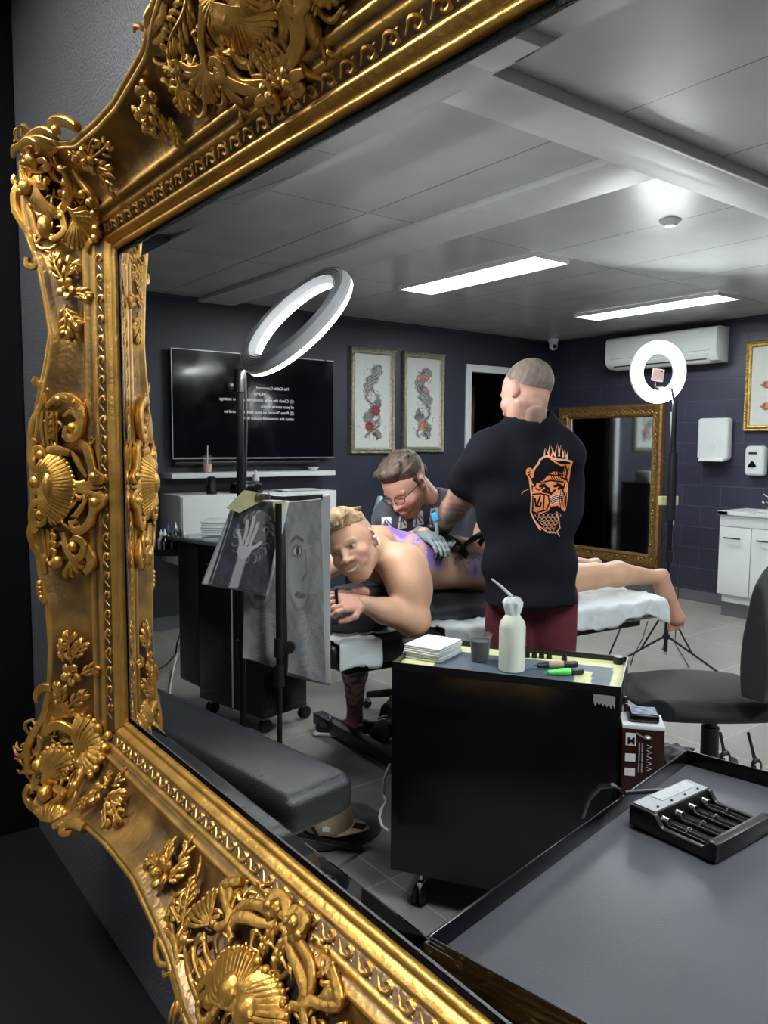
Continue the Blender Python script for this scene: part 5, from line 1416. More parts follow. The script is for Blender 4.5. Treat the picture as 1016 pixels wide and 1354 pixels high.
def ornate_mirror():
    t = thing('ornate_mirror', 'large mirror in a heavily carved gilded frame, nearest to the viewer', 'mirror', (MX, YC, ZB-.2))
    PTL = dict(WZ=([.70, .80, .90, .96, 1.02, 1.09, 1.18, 1.24, 1.36, 1.48, 1.58, 1.65, 1.71, 1.78, 1.84, 1.90, 1.96, 2.1], [.205, .20, .175, .168, .155, .15, .154, .168, .178, .178, .16, .141, .129, .139, .150, .172, .178, .178]),
               WT=([.8, .9, .98, 1.03, 1.10, 1.18, 1.27, 1.38, 1.44, 1.50, 1.66], [.205, .195, .176, .159, .152, .144, .143, .146, .160, .178, .18]),
               WB=([.8, .89, .99, 1.05, 1.17, 1.3, 1.41, 1.46, 1.52, 1.70], [.205, .197, .172, .163, .148, .148, .155, .172, .19, .2]))
    wl = lambda z: float(np.interp(z, *PTL['WZ'])); wt = lambda y: float(np.interp(YC+abs(y-YC), *PTL['WT'])); wb = lambda y: float(np.interp(YC+abs(y-YC), *PTL['WB']))
    base = [(0, 0), (.0005, .006), (.004, .0095), (.008, .0095), (.010, .0075), (.012, .0115), (.017, .019), (.0205, .0205), (.0225, .0185), (.025, .0205), (.0265, .0235), (.039, .0285), (.0405, .0325), (.0445, .036), (.0475, .0350), (.050, .0385), (.054, .0455), (.058, .0475), (.0615, .0440)]
    V = []; C = []; rows = []
    g = np.random.default_rng(1)
    def prof(W):
        pW = pw(W); out = list(base); a = .0635; b = W-.026
        for f in np.linspace(0, 1, 11): out.append((a+(b-a)*f, .0425+(pW-.016-.0425)*f-.011*math.sin(math.pi*f)))
        out += [(W-.024, pW-.013), (W-.021, pW-.003), (W-.017, pW+.002), (W-.013, pW+.001), (W-.0115, pW-.003), (W-.009, pW+.002), (W-.005, pW+.005), (W-.001, pW+.002), (W+.001, pW-.006), (W, pW-.02), (W-.004, pW-.045), (W-.02, 0)]
        return out
    Wc = .185
    def member(kind, n):
        for i in range(n+1):
            f = i/n
            if kind == 'L': I = (YL, ZB+(ZT-ZB)*f); O0 = (0, ZB-Wc+(ZT-ZB+2*Wc)*f); W = wl(O0[1]); O = (YL+W, O0[1])
            if kind == 'R': I = (YR, ZT-(ZT-ZB)*f); z = ZT+Wc-(ZT-ZB+2*Wc)*f; W = wl(z); O = (YR-W, z)
            if kind == 'T': I = (YL-(YL-YR)*f, ZT); y = YL+Wc-(YL-YR+2*Wc)*f; W = wt(y); O = (y, ZT+W)
            if kind == 'B': I = (YR+(YL-YR)*f, ZB); y = YR-Wc+(YL-YR+2*Wc)*f; W = wb(y); O = (y, ZB-W)
            r = []
            for (w, p) in prof(W):
                k = w/W; q = (I[0]+(O[0]-I[0])*k, I[1]+(O[1]-I[1])*k)
                r.append(len(V)); V.append((MX-p, q[0], q[1]))
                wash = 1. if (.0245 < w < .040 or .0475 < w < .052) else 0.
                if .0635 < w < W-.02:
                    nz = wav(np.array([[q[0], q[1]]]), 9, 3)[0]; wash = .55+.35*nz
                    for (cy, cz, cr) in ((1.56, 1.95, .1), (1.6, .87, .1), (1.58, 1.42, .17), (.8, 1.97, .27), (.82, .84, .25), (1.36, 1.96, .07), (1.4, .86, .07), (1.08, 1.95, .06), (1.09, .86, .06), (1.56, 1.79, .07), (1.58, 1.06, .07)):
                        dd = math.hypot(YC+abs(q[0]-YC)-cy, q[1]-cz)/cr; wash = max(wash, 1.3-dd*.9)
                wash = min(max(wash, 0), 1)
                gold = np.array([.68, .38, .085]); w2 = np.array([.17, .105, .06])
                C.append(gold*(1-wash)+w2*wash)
            rows.append(r)
        return n
    F = []
    for kind, n in (('L', 90), ('T', 120), ('R', 60), ('B', 120)):
        s = len(rows); member(kind, n)
        for i in range(s, len(rows)-1):
            a, b = rows[i], rows[i+1]
            for j in range(len(a)-1): F.append((a[j], b[j], b[j+1], a[j+1]))
    me = np_mesh(V, F, np.array(C))
    bm = bmesh.new(); bm.from_mesh(me); bmesh.ops.remove_doubles(bm, verts=bm.verts, dist=1e-5); bmesh.ops.recalc_face_normals(bm, faces=bm.faces); bm.to_mesh(me); bm.free()
    mo = link('moulding', me, 'gilt_attr', t)
    left = [mo]
    # running leaf border
    def along(kind, s):
        if kind == 'T': return lambda a, w: (YL-s-a, ZT+w)
        if kind == 'B': return lambda a, w: (YL-s-a, ZB-w)
        if kind == 'L': return lambda a, w: (YL+w, ZB+s+a)
        return lambda a, w: (YR-w, ZB+s+a)
    for kind, L in (('T', YL-YR), ('B', YL-YR), ('L', ZT-ZB), ('R', ZT-ZB)):
        B = Orn(); n = int(L/.036); st = L/n
        for i in range(n):
            q = along(kind, st*(i+.5)); e = 1 if kind in 'TB' else 1
            S = lambda pts, r, h: B.pstroke([q(a*st, w) for a, w in pts], r, h, flat=.9, n=6, k=3)
            S([(-.42, .0285), (-.12, .0375), (.22, .0365), (.33, .031), (.12, .0275), (.0, .031)], [.0012, .0026, .0028, .0024, .0022, .0026], .0035)
            S([(-.2, .0275), (.05, .0345), (.42, .0375)], [.0012, .0022, .001], .002)
            S([(.1, .0262), (.35, .0285), (.52, .0345)], [.0012, .0024, .001], .0022)
        left.append(B.build('leaf_border', 'gilt', t, smooth=True))

    def place(o_, name, mirror=True):
        o = o_.build(name, 'gilt', t, smooth=True); left.append(o)
        if mirror:
            c = o.copy(); COL.objects.link(c); c.parent = t; c.scale = (1, -1, 1)   # same carving on the other side of the centre line
        return o

    def filler(o, cy, cz, ry, rz, n, seed):
        rg = np.random.default_rng(seed)
        for _ in range(n):
            a = rg.uniform(0, 6.28); f = math.sqrt(rg.uniform(0, 1)); y = cy+ry*f*math.cos(a); z = cz+rz*f*math.sin(a)
            if YR < y < YL+.03 and ZB-.03 < z < ZT+.03: continue
            w = rg.uniform(0, 6.28); L = rg.uniform(.012, .026); cv = rg.choice([-1, 1])*rg.uniform(.5, 1.4)
            pts = [(y+L*(t*math.cos(w+cv*t)), z+L*(t*math.sin(w+cv*t))) for t in (0, .5, 1., 1.5)]
            k0 = o.k; o.k = 1.; o.pstroke(pts, [.0014, .0034, .0040, .0018], [.0015, .005, .0045, .001], flat=.9, n=7, k=3); o.k = k0
    # ---- upper left corner cartouche
    o = Orn((0, 140, 6.156), .78)
    o.stroke([(590, 150), (520, 105), (430, 95), (375, 130), (380, 175), (430, 170)], [.011, .013, .012, .009, .008, .008], .008)
    o.knob((425, 165), .012, .014)
    o.fan((240, 220), [(430, 240), (440, 290), (400, 340), (350, 355), (300, 330)], 6, r=(.003, .006), h=(.02, .018, .01))
    o.stroke([(140, 330), (130, 270), (180, 230), (240, 250), (260, 310)], [.005, .009, .01, .008, .007], .02)
    o.stroke([(180, 240), (250, 185), (330, 165), (400, 200)], [.008, .01, .01, .006], .012)
    o.stroke([(75, 400), (90, 340), (140, 300)], [.006, .010, .007], .006)
    o.knob((210, 400), .018, .020); o.knob((165, 400), .009, .03)
    o.stroke([(260, 420), (330, 410), (350, 460), (290, 490), (200, 500)], [.006, .008, .009, .008, .005], .012)
    for i in range(4): o.stroke([(140+i*28, 470), (135+i*24, 540), (150+i*20, 600)], [.004, .005, .003], .012)
    o.stroke([(95, 560), (85, 600), (110, 640)], [.004, .008, .006], .008)
    o.knob((160, 660), .019, .016); o.knob((135, 700), .010, .022)
    o.stroke([(115, 640), (95, 720), (105, 850), (160, 970), (215, 1060), (250, 1180)], [.008, .011, .011, .009, .008, .007], .008)
    o.stroke([(190, 1230), (190, 1290), (240, 1310), (270, 1270), (240, 1240)], [.008, .009, .008, .007, .005], .008)
    o.stroke([(180, 800), (230, 900), (250, 1000), (300, 1080)], [.005, .007, .007, .005], .008)
    o.fan((300, 640), [(235, 780), (265, 815), (310, 850), (355, 890), (400, 915), (440, 890), (460, 840)], 8, r=(.003, .0065), h=(.024, .02, .012))
    o.fan((380, 640), [(235, 640), (250, 590), (290, 560), (340, 560), (390, 590)], 6, r=(.003, .0055), h=(.022, .02, .012))
    o.stroke([(460, 460), (500, 560), (520, 680), (480, 820), (470, 920), (480, 1000), (430, 1060), (370, 1080)], [.008, .010, .013, .011, .009, .009, .008, .006], .016)
    for q, r in (((470, 480), .010), ((505, 590), .011), ((510, 690), .013), ((490, 800), .012), ((465, 900), .010), ((640, 680), .010), ((700, 750), .011), ((740, 850), .013), ((750, 970), .014), ((740, 1070), .011)): o.knob(q, r, .016)
    o.fan((560, 780), [(490, 1100), (540, 1140), (600, 1160), (650, 1140), (700, 1090), (735, 1010), (730, 930), (700, 850), (650, 790)], 14, r=(.003, .0075), h=(.024, .026, .010))
    o.stroke([(560, 500), (640, 620), (720, 720), (760, 850), (770, 1000), (740, 1110), (680, 1180)], [.006, .009, .011, .012, .012, .009, .006], .006)
    o.dome((330, 980), .022, .03, .004, .02); o.dome((560, 640), .022, .03, .004, .014)
    filler(o, 1.565, 1.955, .085, .10, 90, 1)
    place(o, 'corner_cartouche')
    # ---- lower left corner cartouche
    o = Orn((20, 900, 6.156), .78)
    o.stroke([(270, 60), (190, 60), (145, 120), (150, 180)], [.010, .012, .010, .006], .008)
    o.stroke([(240, 60), (230, 180), (190, 320), (130, 430), (80, 540), (75, 700), (110, 760)], [.006, .009, .010, .011, .011, .011, .008], .008)
    o.knob((150, 690), .019, .018)
    o.stroke([(150, 440), (170, 500), (160, 580)], [.004, .007, .004], .012)
    o.stroke([(205, 440), (230, 390), (320, 360), (400, 400), (440, 460), (450, 560)], [.009, .012, .013, .012, .011, .008], .016)
    o.fan((510, 560), [(470, 320), (510, 295), (560, 290), (610, 320), (650, 370), (680, 450), (690, 540), (670, 640), (640, 720), (590, 760), (540, 740)], 15, r=(.003, .0075), h=(.022, .024, .010))
    for q, r in (((680, 380), .012), ((705, 470), .013), ((700, 580), .013), ((670, 670), .012), ((630, 750), .010), ((590, 810), .010), ((480, 470), .011), ((490, 700), .014), ((500, 780), .012), ((460, 880), .011)): o.knob(q, r, .014)
    o.fan((240, 740), [(205, 620), (240, 570), (300, 540), (360, 545), (420, 560), (460, 600), (460, 680), (420, 740), (370, 790), (300, 860), (240, 880)], 13, r=(.003, .0065), h=(.026, .024, .012))
    o.stroke([(470, 560), (480, 640), (520, 700), (500, 800), (450, 900), (400, 980)], [.008, .011, .013, .012, .009, .006], .012)
    for i in range(3): o.stroke([(170-i*15, 800), (130+i*8, 860), (150+i*18, 900)], [.004, .006, .004], .014)
    o.knob((195, 960), .023, .020)
    o.stroke([(80, 860), (60, 930), (90, 1010), (130, 1060), (180, 1130)], [.008, .011, .011, .010, .006], .008)
    o.stroke([(290, 900), (350, 940), (300, 1010), (240, 1040)], [.008, .012, .010, .006], .012)
    o.fan((270, 1180), [(180, 1100), (220, 1060), (280, 1040), (340, 1060), (400, 1110)], 7, r=(.003, .006), h=(.016, .016, .01))
    o.fan((260, 1150), [(300, 1210), (350, 1200), (390, 1180), (400, 1140)], 5, r=(.003, .005), h=(.012, .012, .008))
    o.stroke([(530, 1230), (470, 1190), (400, 1190), (350, 1240), (370, 1280), (430, 1270)], [.012, .014, .013, .010, .009, .007], .010)
    filler(o, 1.60, .86, .10, .10, 90, 2)
    place(o, 'corner_cartouche')
    # ---- left centre cartouche
    o = Orn((20, 500, 4.514), .82)
    o.stroke([(110, 20), (130, 60), (150, 110), (120, 190), (90, 260), (75, 380), (85, 500)], [.006, .007, .008, .009, .010, .010, .008], .007)
    o.stroke([(105, 0), (95, 25), (130, 45), (145, 20)], [.008, .008, .007, .006], .006)
    o.stroke([(160, 170), (230, 125), (300, 120), (360, 165), (385, 240), (370, 320), (320, 360), (290, 330), (300, 290)], [.006, .010, .013, .013, .013, .012, .010, .008, .007], [.010, .016, .018, .018, .018, .018, .018, .02, .02])
    o.stroke([(250, 230), (300, 200), (345, 240), (355, 300), (330, 350)], [.004, .007, .007, .006, .004], .016); o.knob((312, 295), .013, .016)
    for q in ((230, 130), (280, 120), (330, 145), (365, 190)): o.knob(q, .011, .018)
    for i in range(4): o.stroke([(140+i*30, 200), (135+i*28, 300), (150+i*25, 400)], [.004, .006, .003], .008)
    for i in range(4): o.stroke([(170, 240+i*40), (195, 225+i*40), (205, 250+i*40)], [.003, .006, .003], .012)
    o.curl((125, 470), .035, 1.5, 1.2, -1, r=.010, h=.014, asp=.6); o.knob((125, 460), .013, .018)
    o.curl((130, 820), .035, 1.5, -1.2, 1, r=.010, h=.014, asp=.6); o.knob((120, 815), .013, .018)
    o.stroke([(170, 430), (230, 430), (300, 450)], [.009, .011, .008], .010)
    o.fan((150, 640), [(180, 425), (230, 445), (280, 490), (310, 545), (330, 600), (338, 650), (330, 710), (310, 770), (280, 820), (240, 860), (190, 865)], 22, r=(.003, .0062), h=(.026, .030, .010))
    o.dome((165, 640), .018, .036, .016, .026); o.knob((90, 620), .016, .014); o.stroke([(60, 620), (90, 590), (130, 600), (160, 560)], [.007, .010, .012, .006], .014); o.stroke([(60, 620), (90, 670), (130, 680), (170, 720)], [.007, .010, .012, .006], .014)
    o.stroke([(310, 400), (350, 380), (400, 420), (420, 490), (440, 550), (480, 580), (490, 610), (450, 620), (420, 600)], [.006, .009, .012, .011, .008, .008, .008, .006, .004], .012); o.knob((470, 590), .013, .012)
    o.stroke([(310, 440), (340, 480), (370, 540), (400, 590)], [.004, .007, .006, .003], .008)
    o.stroke([(420, 760), (450, 720), (480, 700), (495, 740), (450, 790), (420, 860), (370, 910), (320, 905), (305, 870), (340, 850)], [.005, .007, .009, .010, .010, .012, .011, .009, .007, .005], .012); o.knob((475, 740), .013, .012)
    o.stroke([(400, 720), (370, 780), (340, 830)], [.004, .007, .005], .008)
    for dy in (-14, 0, 14): o.stroke([(340, 655+dy*1.0), (410, 655+dy*1.8), (500, 655+dy*3)], [.006, .006, .003], .008)
    o.stroke([(80, 850), (75, 930), (95, 1010), (140, 1090), (160, 1170)], [.008, .011, .010, .008, .006], .008)
    for i in range(3): o.stroke([(140+i*30, 900), (150+i*26, 980), (165+i*15, 1060)], [.004, .006, .003], .008)
    for i in range(3): o.stroke([(180, 930+i*45), (210, 945+i*45), (200, 970+i*45)], [.003, .006, .003], .012)
    o.stroke([(250, 920), (270, 1010), (320, 1080), (370, 1050), (375, 990), (330, 955), (300, 980)], [.005, .009, .010, .010, .010, .008, .006], .016); o.knob((315, 1005), .013, .016)
    o.fan((330, 1060), [(270, 1160), (300, 1175), (345, 1160), (385, 1120), (395, 1070)], 5, r=(.004, .008), h=(.016, .018, .010))
    o.stroke([(395, 990), (420, 1050), (430, 1110), (390, 1160)], [.006, .013, .013, .008], .012)
    o.knob((220, 1100), .016, .012, .7)
    o.stroke([(120, 1210), (130, 1290), (160, 1330), (175, 1280)], [.006, .009, .008, .005], .006)
    for i in range(4): o.knob((130+i*3, 1225+i*28), .008, .008)
    filler(o, 1.58, 1.42, .055, .19, 60, 3)
    place(o, 'side_cartouche')
    # ---- sprigs
    def sprig(reg, petals, leaves, name='flower_sprig'):
        o = Orn(reg)
        for (q, R) in petals: o.flower(q, R)
        for (pts, w) in leaves: o.leaf(pts, w, 4, .006, .0024)
        place(o, name)
    A = (0, 0, 2.903)
    sprig(A, [((335, 605), .022)], [([(335, 590), (355, 530), (370, 520)], .012), ([(320, 600), (285, 590), (270, 600)], .012), ([(350, 600), (400, 560), (405, 540)], .012), ([(350, 620), (400, 640), (425, 655)], .013), ([(370, 650), (410, 700), (430, 755)], .014)])
    sprig(A, [((570, 360), .022), ((570, 450), .022)], [([(600, 400), (620, 470), (600, 500)], .014), ([(650, 440), (670, 500), (685, 560)], .014), ([(560, 440), (530, 430), (515, 425)], .010), ([(690, 300), (680, 350), (700, 420)], .016)])
    sprig(A, [((250, 1110), .020)], [([(240, 1080), (210, 1020), (200, 975)], .016), ([(250, 1070), (270, 1010), (290, 1050)], .014), ([(270, 1130), (310, 1130), (340, 1150)], .014), ([(245, 1170), (250, 1240), (240, 1300)], .018), ([(250, 1190), (280, 1230), (300, 1250)], .014)])
    Bq = (0, 440, 2.903)
    sprig(Bq, [((270, 1310), .022)], [([(270, 1270), (260, 1200), (265, 1150)], .018), ([(275, 1250), (300, 1210), (315, 1190)], .014), ([(310, 1310), (350, 1290), (360, 1300)], .012), ([(240, 1260), (235, 1210), (240, 1190)], .012)])
    Cq = (0, 894, 2.903)
    sprig(Cq, [], [([(240, 140), (230, 80), (235, 30)], .016), ([(235, 140), (290, 90), (330, 60)], .014), ([(225, 130), (215, 60), (212, 20)], .010)], 'leaf_sprig')
    sprig(Cq, [((370, 460), .020)], [([(400, 440), (410, 400), (405, 390)], .010), ([(340, 480), (310, 500), (315, 470)], .010), ([(430, 430), (460, 400), (462, 370)], .012), ([(400, 480), (440, 470), (475, 465)], .014), ([(400, 500), (405, 550), (400, 590)], .014), ([(430, 500), (450, 540), (440, 570)], .012)])
    sprig(Cq, [((620, 770), .022)], [([(640, 740), (640, 690), (650, 650)], .016), ([(600, 740), (575, 715), (565, 720)], .012), ([(680, 740), (715, 680), (718, 620)], .014), ([(640, 790), (680, 760), (700, 730)], .014)])
    o = Orn(Cq); o.leaf([(700, 970), (720, 860), (738, 770)], .012, 6, .006, .0022); o.leaf([(690, 960), (660, 900), (650, 930)], .012, 3, .006); place(o, 'wheat_ear')
    # ---- top crest
    o = Orn((160, 0, 3.908), .6)
    o.fan((600, -190), [(405, -60), (400, 20), (415, 80), (440, 130), (480, 155)], 7, r=(.004, .008), h=(.03, .028, .014))
    o.fan((610, -160), [(500, 180), (540, 200), (580, 240), (630, 235), (680, 195), (720, 150), (750, 80), (760, 0), (740, -80)], 14, r=(.004, .009), h=(.034, .036, .014))
    o.stroke([(190, -20), (180, 60), (140, 110), (110, 160), (150, 190), (190, 150), (200, 90)], [.008, .010, .010, .008, .007, .008, .006], .010)
    for i in range(5): o.stroke([(100+i*6, 60-i*18), (95, 100-i*10), (110, 130)], [.004, .007, .004], .010)
    o.leaf([(330, -60), (300, 60), (240, 170), (210, 250)], .02, 7, .010, .004)
    o.stroke([(380, -60), (370, 60), (365, 180), (390, 300), (430, 360), (480, 350), (470, 290), (430, 270), (410, 310)], [.009, .009, .008, .010, .012, .013, .012, .009, .006], .016)
    o.stroke([(490, 260), (500, 380), (560, 470), (600, 500)], [.010, .016, .016, .006], .010)
    o.fan((420, 300), [(285, 290), (300, 340), (330, 390), (370, 450), (420, 500), (470, 480), (490, 410)], 9, r=(.003, .0075), h=(.012, .014, .008))
    o.stroke([(500, 260), (530, 330), (580, 390), (650, 400), (710, 400), (735, 450), (710, 500), (690, 480)], [.008, .010, .010, .010, .010, .010, .009, .005], .014); o.knob((720, 430), .013, .016)
    o.leaf([(660, 210), (720, 320), (780, 440)], .012, 5, .010, .004)
    o.stroke([(880, -60), (885, 60), (870, 200), (830, 300), (780, 290), (800, 230)], [.014, .015, .014, .010, .007, .005], .014)
    o.stroke([(900, 330), (860, 350), (820, 400), (850, 440), (890, 420), (880, 380)], [.008, .012, .012, .011, .009, .006], .014); o.knob((840, 400), .014, .016)
    for i in range(4): o.knob((820+i*18, 520-i*6), .006, .008)
    o.leaf([(270, 280), (275, 380), (320, 470), (345, 570)], .014, 6, .010, .004)
    o.fan((270, 300), [(190, 320), (200, 350), (235, 375)], 3, r=(.003, .005), h=(.01, .01, .006))
    o.stroke([(540, 240), (600, 300), (680, 330)], [.010, .016, .010], .002)
    filler(o, .86, 1.975, .17, .07, 70, 4)
    place(o, 'crest')
    # ---- bottom crest
    o = Orn((190, 1130, 3.629), .58)
    o.fan((470, 800), [(285, 640), (305, 580), (340, 530), (380, 480), (430, 465), (480, 470), (520, 505), (550, 560), (570, 620), (580, 690), (585, 770)], 20, r=(.004, .009), h=(.034, .036, .014))
    o.dome((470, 800), .04, .04, .02, .03)
    for q, r in (((570, 580), .012), ((590, 650), .013), ((600, 720), .013), ((605, 790), .013)): o.knob(q, r, .012)
    o.stroke([(110, 400), (50, 400), (30, 470), (50, 540), (90, 550)], [.008, .008, .008, .008, .006], .008); 
    o.stroke([(60, 390), (110, 420), (130, 520), (120, 600), (150, 700), (190, 800), (240, 900)], [.008, .010, .009, .009, .010, .010, .008], .010)
    o.dome((180, 420), .024, .018, .002, .016)
    o.stroke([(170, 460), (185, 560), (210, 660), (250, 760)], [.005, .008, .008, .006], .008)
    o.stroke([(190, 500), (210, 470), (215, 540), (240, 620)], [.004, .006, .006, .004], .010); o.stroke([(230, 560), (240, 530), (265, 580), (280, 640)], [.004, .006, .007, .004], .010)
    o.curl((285, 740), .03, 1.3, 0, 1, r=.011, h=.014); o.knob((250, 745), .012, .018); o.knob((300, 730), .02, .016, .9)
    o.fan((300, 360), [(180, 350), (200, 300), (230, 260), (265, 240), (290, 205), (320, 185), (345, 190)], 8, r=(.003, .0075), h=(.012, .014, .008))
    o.stroke([(430, 160), (370, 170), (340, 190), (350, 260), (370, 320), (350, 370), (310, 380), (300, 340), (330, 330)], [.010, .013, .012, .010, .011, .011, .010, .007, .006], .016); o.knob((315, 360), .010, .02)
    o.stroke([(270, 390), (275, 480), (300, 540), (320, 560)], [.004, .006, .006, .003], .006)
    o.stroke([(385, 440), (375, 380), (400, 310), (460, 270), (530, 280), (570, 330), (550, 350)], [.009, .009, .010, .012, .012, .010, .006], .014); o.knob((400, 435), .008, .014); o.knob((580, 270), .016, .014); o.knob((610, 235), .009, .012)
    o.leaf([(620, 320), (590, 400), (530, 510)], .010, 4, .010, .005)
    o.stroke([(690, 430), (720, 400), (730, 350), (690, 310), (650, 320), (640, 350), (680, 360)], [.010, .013, .015, .014, .010, .008, .006], .016); o.knob((700, 360), .022, .012)
    o.stroke([(650, 430), (680, 520), (720, 600), (740, 700), (700, 780)], [.008, .012, .015, .014, .010], .012)
    o.fan((760, 830), [(700, 790), (730, 760), (770, 745), (810, 760)], 5, r=(.003, .007), h=(.012, .012, .008))
    o.stroke([(930, 740), (880, 710), (830, 730), (860, 800)], [.010, .015, .013, .008], .012); o.knob((655, 740), .010, .012)
    for i, q in enumerate(((740, 350), (760, 390), (800, 420), (850, 430), (870, 480), (900, 540))): o.knob(q, .006, .007)
    filler(o, .88, .83, .17, .07, 70, 5)
    place(o, 'crest')
    # ---- mirror glass, bevelled round the edge; both faces bevel so it bends the view as a silvered bevel does
    bw = .034; e = .0004; T = .0026; m = MB(); V = []; 
    ins = lambda a, x: [(x, YR+a, ZB+a), (x, YL-a, ZB+a), (x, YL-a, ZT-a), (x, YR+a, ZT-a)]
    V = ins(-.004, MX-e)+ins(bw, MX-T)+ins(-.004, MX+e)+ins(bw, MX+T)
    F = [(4, 7, 6, 5), (12, 13, 14, 15)]
    for i in range(4):
        j = (i+1) % 4; F += [(i, i+4, j+4, j), (8+i, 8+j, 12+j, 12+i), (i, j, 8+j, 8+i)]
    m.add(V, F).build('mirror_glass', 'mirror_pane', t)
    # ---- the frame seen in its own glass
    r = thing('frame_reflection', "gilded frame's reflection along the left edge inside the glass", 'reflection', (MX, YC, ZB-.2))
    r.scale = (-1, 1, 1)
    for c in left:
        k = c.copy(); COL.objects.link(k); k.parent = r
def frame_axes(fwd, up):
    f = unit(fwd); u = np.array(up, float); u = unit(u-f*(u@f)); r = np.cross(f, u)
    return np.array([r, f, u])          # rows: right, forward, up


def head_mesh(c, fwd, up, scale=1., h=.0024, smile=0., beard=0., ears=True, neck=None, jaw=1., skin=(.60, .36, .27), face=True, paint=None, hairline=None):
    """head modelled in its own frame (x right, y forward, z up), then placed; returns vertices, quads, colours"""
    s = Sdf((-.135, -.19, -.20), (.135, .15, .16), h)
    s.ell((0, -.018, .035), (.077, .097, .088), k=.02)
    s.ell((0, .022, .0), (.066, .072, .092), k=.03)
    s.ell((0, .030, -.055), (.050*jaw, .060, .058), k=.03)
    s.ell((0, .062, -.098), (.026*jaw, .026, .02), k=.025)
    for q in (-1, 1):
        s.cap((q*.052, -.005, -.05), (q*.022, .062, -.092), .018, .014, k=.025)
        s.ell((q*.040, .062, -.028), (.026, .024, .022), k=.02)
        if face:
            s.ell((q*.031, .094, .006), (.018, .016, .012), k=.012, sub=True)
            s.ell((q*.031, .0745, .004), (.0125, .0125, .0125), k=.001)
            s.cap((q*.018, .086, .018), (q*.045, .076, .019), .007, .006, k=.010)
            s.cap((q*.019, .0835, .0105), (q*.044, .0765, .0095), .0032, .0028, k=.003)
            s.cap((q*.020, .0825, -.004), (q*.043, .0765, -.004), .003, .0025, k=.003)
        if ears:
            A = frame_axes((q*.85, -.5, 0), (0, -.2, 1))
            s.ell((q*.080, -.012, -.002), (.018, .007, .031), k=.006, A=A)
            s.ell((q*.083, -.004, .0), (.009, .006, .017), k=.004, A=A, sub=True)
            s.cap((q*.078, -.002, -.028), (q*.078, -.004, -.022), .008, k=.006)
    if face:
        s.cap((0, .088, .012), (0, .106, -.026), .007, .0095, k=.012)
        s.ell((0, .109, -.032), (.011, .011, .010), k=.008)
        for q in (-1, 1):
            s.ell((q*.011, .099, -.034), (.008, .009, .007), k=.005); s.ell((q*.006, .106, -.0415), (.0035, .004, .004), k=.003, sub=True)
        w = .023+.011*smile
        if smile:
            s.ell((0, .086, -.064), (w, .010, .013), k=.014)
            s.ell((0, .099, -.0645), (w*.96, .012, .0064), k=.003, sub=True)
            s.ell((0, .0835, -.0645), (w*.92, .0085, .0068), k=.001)
            up_ = [(-w, .079, -.0555), (-w*.5, .0915, -.0595), (0, .0955, -.0590), (w*.5, .0915, -.0595), (w, .079, -.0555)]
            lo_ = [(-w, .079, -.0555), (-w*.55, .0895, -.0690), (0, .0925, -.0725), (w*.55, .0895, -.0690), (w, .079, -.0555)]
            for pl, rr in ((up_, .0030), (lo_, .0038)): s.chain(pl, [rr*.4, rr, rr, rr, rr*.4], k=.005)
            for q in (-1, 1): s.cap((q*.021, .092, -.034), (q*(w+.008), .072, -.060), .003, .006, k=.016)
        else:
            s.cap((-.022, .088, -.063), (.022, .088, -.063), .007, k=.008); s.ell((0, .096, -.061), (.021, .008, .005), k=.004); s.ell((0, .095, -.069), (.018, .008, .006), k=.004)
            s.cap((-.022, .099, -.065), (.022, .099, -.065), .0016, k=.002, sub=True)
    if neck is not None:
        e_ = (np.array(neck)-np.array(c))@frame_axes(fwd, up).T/scale; s.cap((0, -.020, -.045), e_, .052, .056, k=.03)
    V, F = s.mesh(); V = smoothV(V, F, 1, .35)
    x, y, z = V.T; sk = np.array(skin); C = np.tile(sk, (len(V), 1))
    bl = lambda m, col: C.__setitem__(slice(None), C*(1-m[:, None])+np.array(col)*m[:, None])
    blob = lambda cx, cy, cz, rr, soft=.4: np.clip((1-np.sqrt(((x-cx)/rr[0])**2+((y-cy)/rr[1])**2+((z-cz)/rr[2])**2))/soft+.5, 0, 1)
    C *= (1+.05*wav(V, 14, 2))[:, None]
    if face:
        for q in (-1, 1):
            bl(blob(q*.042, .07, -.025, (.026, .03, .022), 1.2)*.35, (.62, .26, .2)); bl(blob(q*.08, -.01, 0, (.02, .02, .035), .8)*.35, (.6, .24, .18))
            ew = blob(q*.031, .083, .004, (.0125, .012, .0062 if not smile else .0048), .25); bl(ew, (.62, .58, .55))
            bl(blob(q*.031, .087, .004, (.0052, .008, .0052), .25)*np.clip(ew*1.5, 0, 1), (.07, .06, .05))
            bl(blob(q*.032, .083, .0105, (.015, .012, .0024), .5)*.7, (.16, .08, .05))
            bl(blob(q*.033, .085, .0235, (.019, .016, .0045), .6)*.75, (.27, .15, .08))
        bl(blob(0, .11, -.032, (.014, .014, .012), 1.)*.3, (.62, .28, .22))
        if smile:
            w = .023+.011*smile
            zl = -.0555-.0040*(1-(x/w)**2); zz = -.0555-.0170*(1-(x/w)**2)
            lip = (np.abs(x) < w+.001) & (y > .070) & (z < zl+.003) & (z > zz-.0035); bl(lip*.6, (.56, .24, .2))
            ins = (np.abs(x) < w*.94) & (y > .066) & (z < zl-.0018) & (z > zz+.0030); bl(ins*1., (.82, .80, .75))
            dark = ins & (np.abs(x) > w*.80); bl(dark*.8, (.12, .04, .04))
        else:
            bl(blob(0, .098, -.065, (.024, .014, .010), .4)*.6, (.5, .2, .16))
